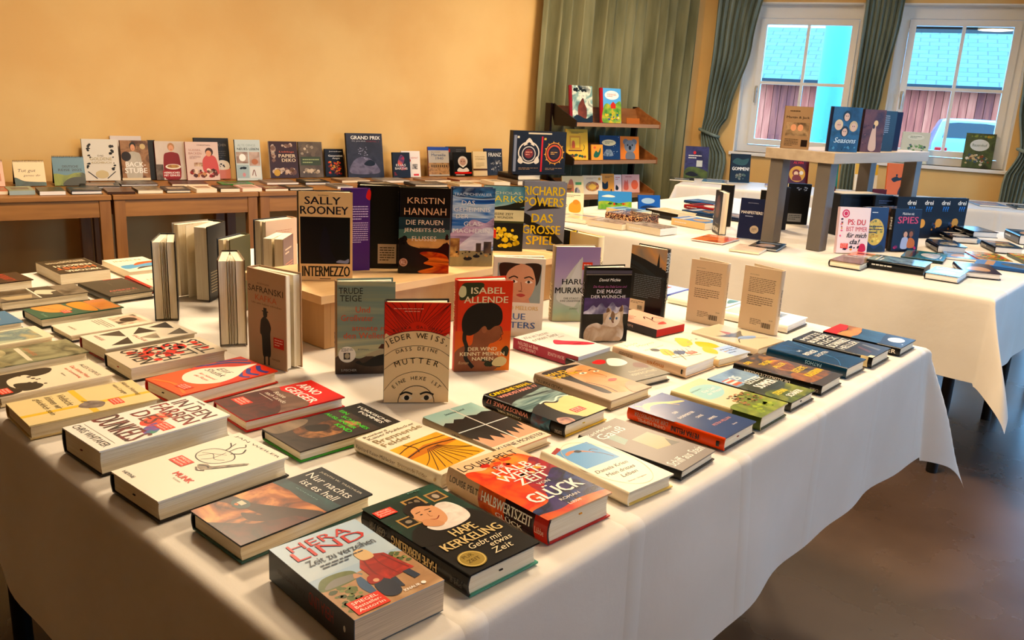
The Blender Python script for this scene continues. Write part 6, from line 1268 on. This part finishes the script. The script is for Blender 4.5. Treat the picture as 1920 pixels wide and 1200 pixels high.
RK_(.62, .90, .19, .185, 'orange board book with big grey koala plush face, middle tier', dict(c='#e08a2c', s='#c87420', a=[('e', .3, .76, .15, .13, '#7a8088'), ('e', .74, .76, .15, .13, '#7a8088'), ('e', .52, .56, .3, .28, '#8a9098'), ('e', .52, .5, .07, .1, '#1c1c22'), ('e', .4, .62, .035, .04, K_), ('e', .64, .62, .035, .04, K_), ('c', [.3, .02, .34, .3, .7, .3, .76, .02], '#7a8088')]))
RK_(.0, .625, .20, .15, 'cream board book with fox and badger, lower tier left', dict(c='#ecdca8', s='#d8c890', a=[('c', [.3, .1, .28, .5, .36, .8, .48, .8, .54, .5, .52, .1], '#c8783a'), ('c', [.6, .06, .6, .34, .74, .4, .84, .06], 'n#4a4440#d8d0c8@40'), ('r', .62, .54, .9, .68, '#5aa048'), ('r', .3, .02, .5, .2, '#7ab058')]))
RK_(.22, .625, .19, .15, 'cream board book with oval farm picture, lower tier', dict(c='#efe0c0', s='#d8c8a8', a=[('e', .5, .42, .34, .26, 'n#8a2c24#d8a040#2c5a6a@30'), ('c', [.3, .4, .5, .56, .7, .4, .5, .24], '#e8c040'), ('L', .2, .8, .76, .9, 2, '#a88860'), ('e', .86, .82, .07, .08, '#e0b030')]))
RK_(.43, .625, .13, .16, 'orange-yellow board book with black cat, lower tier', dict(c='#dca030', s='#c88c28', a=[('c', [.1, .3, .1, .6, .3, .5, .5, .62, .52, .3, .3, .22], K_), ('L', .3, .78, .9, .9, 2, '#7a5010'), ('e', .76, .16, .05, .08, K_)]))
RK_(.58, .625, .075, .15, 'narrow white board book with small black animal, lower tier', dict(c='#ecdcd8', s='#e0d0cc', a=[('c', [.2, .2, .3, .44, .6, .3, .5, .16], K_), ('L', .2, .7, .8, .9, 2, '#c86a70')]))
RK_(.675, .625, .18, .15, 'pink board book with red bear and sun, lower tier right', dict(c='#e4b8b0', s='#d0a098', a=[('e', .72, .44, .2, .26, '#e07858'), ('c', [.1, .2, .16, .7, .24, .6, .32, .7, .36, .2], '#d8786a'), ('L', .2, .82, .8, .92, 1, '#b86a60')]))

# ================================================================== SECOND TABLE
G5 = 'books standing on the second table'; G6 = 'books lying on the second table'
def T_(x, y, a, w, h, t, label, sp, **k):
    sp.setdefault('step', ST); return standing(x, y, a, w, h, t, label, sp, group=G5, **k)
PGW = PAGEW
T_(3.855, 2.04, -137, .13, .208, .036, 'standing black thriller with woman face, seen narrow beside its cream pages', dict(c='#121216', s='#0e0e10', a=[('c', [.3, .4, .3, .8, .6, .9, .8, .7, .7, .4], 'n#7a5444#3a2820@12'), ('t', 'NOVAK', .1, .05, .9, .16, WH, 'b'), ('t', 'Roman', .4, .22, .8, .26, '#b8b0a8')]))
T_(3.763, 1.857, -71, .119, .192, .020, 'dark blue standing book with fine white title and round pale sticker', dict(c='#1c2448', s='#161c3a', pg=PGW, a=[('t', 'MANIFESTIERE!', .08, .62, .92, .69, WH), ('L', .25, .54, .75, .58, 1, '#a8b0c8'), ('e', .66, .24, .17, .1, '#b8a894'), ('L', .56, .19, .76, .29, 3, '#5a5048'), ('t', 'AUTORIN', .3, .88, .7, .9, '#a8b0c8')]), lean=4)
T_(4.06, 2.12, -60, .07, .215, .04, 'cream page block of a standing book behind the dark blue one', dict(c='#d8c8a0', s='#2a2420', b='#1c1a18'), side='B')
T_(4.13, 1.93, -62, .06, .205, .035, 'cream-paged standing book with black edge, right of the dark blue one', dict(c='#e0d0a8', s='#1c1814', b='#1c1814'), side='B')
T_(4.231, 1.888, -57, .065, .221, .045, 'dark grey standing book before the black labelled one', dict(c='#2c2c34', s='#1c1c20', b='#18181c'))
T_(4.506, 1.950, -50, .13, .222, .03, 'black standing back cover with grey barcode label and pale top motif', dict(c='#0c0c0e', s='#0c0c0e', b='#0c0c0e', ba=[('r', .12, .06, .7, .26, '#8a8c90'), ('L', .16, .1, .66, .24, 3, '#3a3c40'), ('D', .1, .8, .9, .95, 10, .05, '#8a94a8')]), side='B')
T_(4.66, 1.83, -37, .09, .215, .03, 'dark red standing book left of the bench leg', dict(c='n#8a1c18#5a1410@10', s='#6a1814'))
T_(4.86, 1.62, -37, .09, .21, .03, 'dark red standing book right of the middle bench leg', dict(c='n#7a1814#4a100e@10', s='#5a1410'))
T_(3.778, 1.375, -42, .145, .205, .022, 'white scribbled paperback with pink letters and black script before the bench', dict(hard=False, c='#eedfe0', s='#d8c0c4', pg=PGW, a=[('e', .2, .86, .12, .09, '#d0406a'), ('O', .2, .86, .08, .06, .02, '#eedfe0'), ('D', .02, .02, .98, .2, 14, .07, '#d0406a#e8a03a#8a3a6a#3a2c3a'), ('D', .02, .3, .16, .8, 10, .05, '#e07a98#5a3a5a#d8a040'), ('t', 'PS: DU', .3, .62, .86, .74, '#c8384a', 'b'), ('t', 'BIST IMMER', .26, .48, .94, .58, '#c8486a'), ('t', 'für mich', .3, .34, .94, .45, '#1c1a20', 'bi'), ('t', 'da!', .42, .2, .72, .31, '#1c1a20', 'bi'), ('S', .24, .16, .24), ('c', [.72, .04, .76, .2, .9, .2, .94, .06], '#c8305a')]), lean=5)
T_(3.93, 1.315, -36, .12, .203, .022, 'dark blue paperback with glowing yellow moon scene beside the scribbled one', dict(hard=False, c='#1c2a5a', s='#16204a', a=[('e', .5, .44, .38, .3, '#d8b84a'), ('D', .15, .15, .85, .75, 30, .08, '#e8d060#c8a030#8a8a3a'), ('c', [.1, .02, .3, .14, .5, .06, .8, .16, .9, .02], '#10142a'), ('L', .2, .4, .8, .6, 3, '#2a2a40'), ('L', .3, .86, .7, .9, 1, WH)]), lean=5)
T_(4.099, 1.300, -25, .09, .198, .02, 'brown-gold textured cover beside the yellow moon book', dict(c='n#3a2414#8a5c24#1c120c@20', s='#2a1a10'), lean=3)
T_(4.069, 1.235, -35.5, .145, .196, .034, 'dark navy standing book with two girls and pink-orange title', dict(c='#131a3c', s='#0c0c14', a=[('t', 'Mädchen mit', .3, .86, .72, .92, WH), ('t', 'SPIES', .16, .66, .9, .82, '#d85a78', 'b'), ('e', .5, .42, .12, .1, '#2a1c18'), ('e', .5, .4, .07, .07, '#d8a88c'), ('e', .7, .44, .12, .1, '#3c2418'), ('e', .7, .41, .07, .07, '#a86c4c'), ('c', [.36, .08, .38, .3, .5, .34, .6, .3, .6, .08], '#b8c0d8'), ('c', [.6, .1, .62, .3, .74, .32, .86, .24, .84, .1], '#d8803a'), ('D', .02, .02, .3, .16, 6, .08, '#c83a6a#8a2c6a'), ('D', .8, .02, .98, .16, 5, .07, '#c83a6a')], sa=[('t', 'SPIES', .2, .3, .5, .7, WH)]), lean=3)
T_(4.44, 1.46, -33, .13, .215, .03, 'black paperback with pale top title behind the two-girls book', dict(c='#101626', s='#0c101c', a=[('t', 'Kinofahrt', .2, .6, .8, .68, WH), ('L', .2, .8, .8, .9, 2, '#5a6a90')]))
for i in range(4):
    T_(4.50 + i * .135, 1.37 - i * .045, -33, .13, .215 - .004 * i, .022, ['first', 'second', 'third', 'last'][i] + ' black-blue youth book of the white-lettered series row, counted from the left', dict(c='#10182c', s='#0c1220', a=[('t', 'drei', .5, .82, .9, .93, WH, 'b'), ('t', '???', .6, .66, .88, .78, '#3a8ad8', 'b'), ('D', .1, .1, .9, .5, 8, .1, '#d8903a#3a4a6a#8a4a2c'), ('e', .5, .36, .16, .11, '#d8a050')]))
for i, (x, y, a, w, l, t, c, s, lab) in enumerate([
    (4.56, 1.80, -6, .34, .13, .10, '#0e0e12', '#0e0e12', 'long black boxed set standing behind the bench legs'),
    ]):
    o = thing('boxed_set', lab, 'box', (4.35, 1.60, .7497), math.radians(-30)); mb = MB(); mb.box(0, 0, 0, .30, .14, .21, mat(c, .3)); mb.box(.02, -.0008, .02, .28, 0, .19, mat('n#10121a#1c2438@20', .3)); mb.build('slipcase', o, bevel=.002)
    mb = MB(); mb.box(.02, .01, .2104, .28, .13, .2125, PAGE); mb.build('page_block', o)
for (x, y, a, w, l, t, c, s, pg, hd, lab) in [
    (3.519, 2.62, -80, .16, .19, .020, '#e8cdb8', '#e0c8b0', PAGE, 0, 'pale paperback with pinkish picture at the left front of the second table'),
    (3.748, 2.45, 0, .17, .23, .042, 'v#2c1a24#8a5a4a#c8a880#3a2430@160', 'v#2c1a24#8a5a4a#c8a880@200', mat('v#2c1a24#8a5a4a#c8a880#3a2430@160', .4), 1, 'thick book with dark floral pattern over its edges'),
    (3.499, 2.405, 4, .14, .2, .028, 'n#8a6a5a#c8b8a8@14', '#d8c8b0', PAGE, 0, 'brown-patterned paperback at the front edge of the second table'),
    (3.533, 2.195, -5, .135, .21, .034, 'n#6a5c5c#b8a8a0#3c3438@12', '#c8bca8', PGW, 0, 'thick paperback with grey face cover at the front edge of the second table'),
    (3.936, 2.60, -8, .14, .21, .034, '#a8c8cc', '#d8c090', PAGE, 0, 'cream-edged book with light turquoise cover behind the floral one'),
    (4.099, 2.43, -14, .15, .25, .036, '#e8dcc0', '#14110f', PAGE, 1, 'thick cream book with black border, spread open'),
    (3.934, 2.174, -6, .15, .21, .034, '#6a9ad8', '#d8b888', PAGE, 0, 'thick light blue paperback with tan edges'),
    (4.64, 2.50, -8, .18, .22, .022, '#a8242c', '#8a1c22', PAGE, 1, 'wide dark red book at the back of the second table'),
    (4.40, 2.38, -8, .16, .22, .020, '#2c5a8a', '#1c3c60', PGW, 1, 'blue book left of the cream page block'),
    (4.90, 2.66, -4, .16, .22, .016, '#3a78b8', '#1c3c60', PGW, 1, 'bright blue glossy book at the back edge of the second table'),
    (4.40, 2.20, -4, .16, .22, .022, '#1c3a60', '#14284a', PGW, 1, 'navy book lying behind the narrow black thriller'),
    (4.75, 2.12, 3, .15, .2, .014, '#4a90c8', '#1c3c60', PGW, 0, 'sky blue thin book at the back edge near the red standing book'),
    (3.600, 1.880, -84, .155, .21, .007, 'n#c84a2c#e08a50#a83824@9', '#a83824', PGW, 0, 'thin glossy orange-red book before the dark blue standing book'),
    (3.482, 1.650, -78, .13, .18, .010, 'n#d8c0b0#e8d8c8@10', '#d8c8b0', PAGE, 0, 'thin pale book with orange shape at the table edge'),
    (3.635, 1.635, -78, .13, .19, .012, '#24303c', '#16181c', PGW, 1, 'thin dark glossy book right of the orange-red one'),
    (3.750, 1.235, -88, .135, .2, .012, '#e09078', '#d88870', PAGE, 0, 'salmon book lying in front of the scribbled paperback'),
    (3.530, 1.215, -86, .13, .19, .026, 'n#3a2824#8a6a58#2a1c1a@14', '#1c1614', PAGE, 1, 'dark patterned hardcover with cream pages at the table edge'),
    (3.640, 1.060, 6, .17, .22, .034, 'n#2c4a6a#8aa8b8#1c2c3c@10', '#0f1418', mat('#14181c', .4), 1, 'thick black-blue book with black page edges'),
    (3.605, .868, -86, .125, .185, .026, '#5a9ad0', '#15151a', PGW, 1, 'small light blue hardcover near the right corner of the second table'),
    (3.835, .815, -66, .14, .23, .024, '#3c3450', '#1c1826', PGW, 1, 'dark violet book near the right corner of the second table'),
    (4.045, 1.075, 10, .24, .17, .012, '#1c6a70', '#12383c', PGW, 1, 'flat teal glossy book behind the black-blue one'),
    (4.120, .760, 8, .17, .24, .012, '#4a8ad0', '#2c5a90', PGW, 0, 'bright blue flat book at the right edge of the second table'),
    (4.38, 1.08, -60, .13, .21, .036, '#142034', '#0c0e14', PGW, 1, 'black-spined youth book lying flat in front of the standing series row'),
    (4.22, .975, -70, .13, .19, .010, '#5a90c8', '#3a6aa0', PGW, 0, 'light blue thin book beside the orange comic'),
    (4.290, .875, -60, .14, .22, .014, 'v#d8682c#5a8a3c#d8b83a#8a3c24@60', '#d8481c', PGW, 0, 'colourful orange comic with red spine'),
    (4.44, .725, -60, .14, .22, .014, 'v#3a6a3c#c8a83a#d8582c#8ab04a@60', '#2c4a2c', PGW, 0, 'colourful green comic at the right edge'),
    (4.82, 1.14, -56, .13, .21, .03, '#1c3450', '#0c0e14', PGW, 1, 'leftmost black-spined book of the fanned series heap'),
    (4.90, 1.08, -50, .13, .21, .030, '#20405c', '#0c0e14', PGW, 1, 'second black-spined book of the fanned series heap'),
    (4.66, .90, -60, .13, .21, .03, '#1c3a58', '#0c0e14', PGW, 1, 'front black-spined book of the fanned series heap'),
    (5.12, .89, -62, .13, .24, .05, '#24466a', '#0c0e14', PGW, 1, 'rightmost black-spined book of the fanned series heap'),
    (4.90, .745, -20, .13, .16, .014, '#3a7ac0', '#24507c', PGW, 0, 'blue book before the fanned series heap at the right edge'),
    (5.20, .76, 5, .15, .21, .014, '#c8603a', '#a84824', PGW, 0, 'small orange book at the back right of the second table')]:
    sp = dict(c=c, s=s, pg=pg, hard=bool(hd), step=ST, rough=.16)
    rr = random.Random(int(x * 1000))
    tint = lambda: rr.choice(['#e8e0d8', '#c8a080', '#8a9ab0', '#d8c8a0', '#2a2c34'])
    sp['a'] = [('r', .12, .7, .88, .84, tint()), ('c', [.2, .2, .3, .5, .6, .6, .8, .4, .7, .16], 'n%s%s@20' % (tint(), tint())), ('L', .2, .06, .8, .14, 1, tint())] if c[0] in '#' else [('L', .15, .75, .85, .9, 2, WH)]
    if s[0] == '#' and t > .019: sp['sa'] = [('L', .1, .3, .7, .7, 1, '#c8c8c4')]
    up = lab.startswith('second black')
    lying(x, y, a, w, l, t, lab, sp, z=.7500 + (.0308 if up else 0), group=G6)
# picture books standing at the rack end of the second table
T_(3.62, 2.83, -45, .125, .115, .012, 'cream picture book with yellow lion at the left end of the second table', dict(c='#ece0c0', s='#2c5a30', a=[('c', [.4, .1, .36, .4, .5, .56, .7, .66, .86, .5, .84, .1], '#e0a038'), ('e', .66, .56, .14, .12, '#d89030'), ('O', .18, .38, .1, .08, .02, '#4a5a4a'), ('L', .15, .78, .85, .92, 2, '#8a8468')]), lean=14)
T_(3.98, 2.84, -40, .20, .105, .012, 'wide picture book with blue sky over a green village', dict(c='#4a98d8', s='#3a78b0', a=[('c', [0, 0, 0, .4, .3, .46, .6, .36, 1, .44, 1, 0], 'n#5a9a3c#8ab848#c8b048@20'), ('c', [.1, .7, .3, .8, .5, .72, .4, .66], WH), ('D', .1, .2, .95, .42, 10, .05, '#c84a2c#2c5a30')]), lean=14)
T_(4.20, 2.71, -34, .14, .085, .012, 'blue picture book with white swirl beside the village book', dict(c='#2c6ac0', s='#1c4a90', a=[('e', .45, .6, .3, .2, '#a8c8e8'), ('c', [.1, .1, .4, .3, .9, .16, .9, .05], '#1c3a6a')]), lean=14)
# on the bench
ZB = .7495 + .4405
def B_(x, y, a, w, h, t, label, sp, **k):
    sp.setdefault('step', ST); return standing(x, y, a, w, h, t, label, sp, z=ZB, group='books on the display bench', **k)
B_(3.775, 1.700, -64, .125, .188, .026, 'brown newspaper-look book with sepia photo, left on the bench', dict(c='#a88a68', s='#8a7050', pg=PGW, a=[('t', 'Martin & Jack', .1, .7, .9, .77, '#3a2c20', 'b'), ('r', .12, .3, .92, .62, 'n#4a3828#b89c78#2a1c14@12'), ('e', .38, .5, .1, .08, SKIN), ('e', .62, .5, .1, .08, SKIN), ('L', .12, .06, .6, .24, 5, '#5a4834'), ('r', .7, .06, .92, .22, '#2a1c14'), ('L', .2, .86, .8, .92, 1, '#5a4834')]))
B_(3.83, 1.500, -38, .145, .196, .030, 'dark teal book with four faces in a ring and curling title, on the bench', dict(c='n#1c3a58#3a6a90#10243c@9', s='#14284a', a=[q for cx, cy_, hc in ((.5, .8, '#15151c'), (.26, .6, '#d8c8a0'), (.76, .58, '#c8b488'), (.48, .46, '#1c1c22')) for q in (('e', cx, cy_, .14, .12, hc), ('e', cx, cy_ - .02, .09, .09, '#d8b8a0'), ('e', cx - .03, cy_, .014, .012, K_), ('e', cx + .03, cy_, .014, .012, K_))] + [('t', 'Seasons', .18, .2, .9, .32, '#c8dce8', 'bi'), ('D', .04, .02, .96, .16, 12, .07, '#5a94b8#2c5a80')]))
B_(4.05, 1.440, -30, .125, .192, .034, 'plum-brown book with white-robed figure and glowing light, on the bench', dict(c='n#4a2430#7a4a40#2a141c@10', s='#2a1420', a=[('c', [.4, .06, .42, .4, .5, .6, .6, .64, .66, .4, .72, .06], '#d8b8a0'), ('e', .6, .68, .1, .07, '#e8c890'), ('e', .52, .6, .05, .05, '#3a2018'), ('D', .05, .1, .35, .9, 10, .05, '#a86a54#5a2c34')]))
B_(4.27, 1.445, -24, .12, .190, .026, 'black back cover with white print and barcode, on the bench', dict(c='#15141c', s='#12121a', b='#12121a', ba=[('L', .1, .4, .6, .9, 10, '#a8a8b0'), ('r', .1, .06, .36, .2, '#d8d0c8')], sa=[('L', .1, .3, .8, .7, 1, WH)]), side='B')
B_(4.42, 1.445, -15, .11, .188, .02, 'narrow dark navy book at the right end of the bench row', dict(c='#1c2c58', s='#142048', pg=PGW), side='B', op=10)

# ================================================================== WINDOW TABLE AND SILLS
G7 = 'books on the table below the windows'
def N_(x, y, a, w, h, label, sp, z=.7495, t=.02, lean=8):
    sp['step'] = .0002; sp['name'] = 'picture_book'; return standing(x, y, a, w, h, t, label, sp, z=z, lean=lean, group=G7)
N_(6.502, 3.764, -47.5, .205, .268, 'picture book with night-blue plane scene at the left end of the window table', dict(c='n#2c2a50#4a4a78#1c1c38@8', s='#8a94a8', a=[('c', [0, 0, .1, .3, .5, .34, 1, .2, 1, 0], 'n#6a7a3a#3a4a2c@14'), ('r', .5, .36, .75, .56, '#c8ccc8'), ('e', .4, .8, .06, .05, '#c83a3a'), ('L', .15, .6, .7, .74, 2, WH), ('c', [.05, .1, .3, .2, .6, .1, .4, .04], '#1c1c24')]))
N_(6.562, 3.36, -45, .17, .235, 'black picture book with green beast and white letters below the first window', dict(c='#16191a', s='#101212', a=[('c', [.1, .7, .3, .85, .6, .8, .9, .85, .8, .65, .5, .6], '#3c5a54'), ('t', 'GOMMEN?', .1, .42, .95, .54, WH, 'b'), ('D', .1, .05, .9, .36, 12, .1, '#5a6a5a#8a8a78#2a3a38')]))
N_(6.90, 3.02, -47, .19, .205, 'dark red picture book with monkey in a golden circle', dict(c='#5a1218', s='#3a0c10', pg=PGW, a=[('t', 'ALVIN', .3, .86, .74, .96, '#d83a30', 'b'), ('e', .5, .45, .36, .32, '#d8a83a'), ('e', .45, .5, .17, .14, '#8a3c1c'), ('e', .45, .47, .1, .09, '#e8c8a0'), ('c', [.3, .2, .36, .4, .6, .4, .7, .2], '#8a3c1c'), ('e', .68, .5, .09, .08, '#e8e0d0')]))
N_(6.93, 2.74, -47, .15, .222, 'green and orange patterned picture book between the bench legs', dict(c='n#1c6a4c#2c8a60@8', s='#1c5a40', a=[('t', 'TIGER', .1, .78, .95, .92, WH, 'b'), ('D', .05, .05, .95, .6, 16, .13, '#d8682c#e8e0c8#1c4a3c')]))
N_(7.10, 2.52, -47.9, .19, .215, 'white-gold picture book with brown bear', dict(c='#e8e0cc', s='#d8d0c0', pg=PGW, a=[('r', 0, .6, 1, 1, '#e0b848'), ('e', .5, .72, .34, .18, '#f0e8d0'), ('L', .25, .64, .75, .8, 2, '#7a5a20'), ('c', [.3, .06, .3, .36, .4, .5, .54, .52, .64, .4, .66, .06], '#8a5230'), ('e', .48, .5, .12, .1, '#8a5230'), ('e', .48, .47, .05, .04, '#d8b090')]))
N_(7.05, 2.25, -50, .20, .245, 'bright orange book with black leaping figure under the bench', dict(c='#d8741c', s='#c86418', pg=PGW, a=[('c', [.2, .5, .4, .58, .5, .54, .7, .6, .6, .48, .44, .44, .3, .4], K_), ('e', .4, .62, .04, .04, K_), ('c', [.5, 0, .6, .3, .8, .4, .9, .2, .9, 0], '#3a1c14')]))
for (x, y, a, w, l, c, lab) in [(6.30, 3.66, -60, .2, .28, '#3a3c44', 'thin dark book lying left of the plane picture book'), (6.42, 3.42, -64, .2, .28, '#5a94c8', 'thin light blue book lying between the plane and the green beast books'), (6.66, 3.0, -64, .16, .22, '#3a8ad0', 'thin blue book lying behind the bench leg'), (7.02, 1.80, -64, .2, .28, '#6aa8e0', 'thin sky blue book at the right of the window table'), (7.12, 1.52, -60, .2, .28, '#8ab4e8', 'pale blue magazine on the window table, second from the right edge'), (7.20, 1.28, -64, .2, .28, '#2c4a6a', 'thin dark blue book at the right edge of the window table')]:
    lying(x, y, a, w, l, .010, lab, dict(c=c, hard=False, step=.0002, rough=.15, a=[('L', .15, .7, .85, .85, 2, WH), ('r', .2, .2, .8, .5, '#c8d0d8')]), z=.7497, group=G7)
for s, d, w, h, lab, sp in ((1.80, .02, .22, .265, 'white and green hidden-picture book on the right window sill, left', dict(c='#d8dccc', s='#a8b8a8', a=[('D', .05, .05, .95, .66, 50, .07, '#3c8a4a#7ab078#c8d8c0#5a7a8a'), ('e', .5, .84, .3, .09, '#e8ece0'), ('L', .3, .8, .7, .88, 2, '#5a7a6a')])),
                            (2.29, .02, .225, .285, 'dark green picture book with white oval on the right window sill, right', dict(c='n#3c4a2c#5a6a3c#2a341e@10', s='#4a5a3c', a=[('e', .5, .66, .32, .17, '#dce0dc'), ('t', 'Bauernhof', .26, .62, .74, .7, '#4a6a4a'), ('D', .04, .04, .96, .44, 34, .08, '#8a8a4a#c8b088#3a5a6a#d8d0c0#8a4a2c'), ('D', .04, .85, .96, .98, 10, .07, '#8a9a4a#c8a83a')]))):
    p = WP(s, .02, 0); sp['step'] = .0002
    standing(p.x, p.y, math.degrees(WB_YAW), w, h, .016, lab, sp, z=.9685, lean=9, group='books on the window sill')
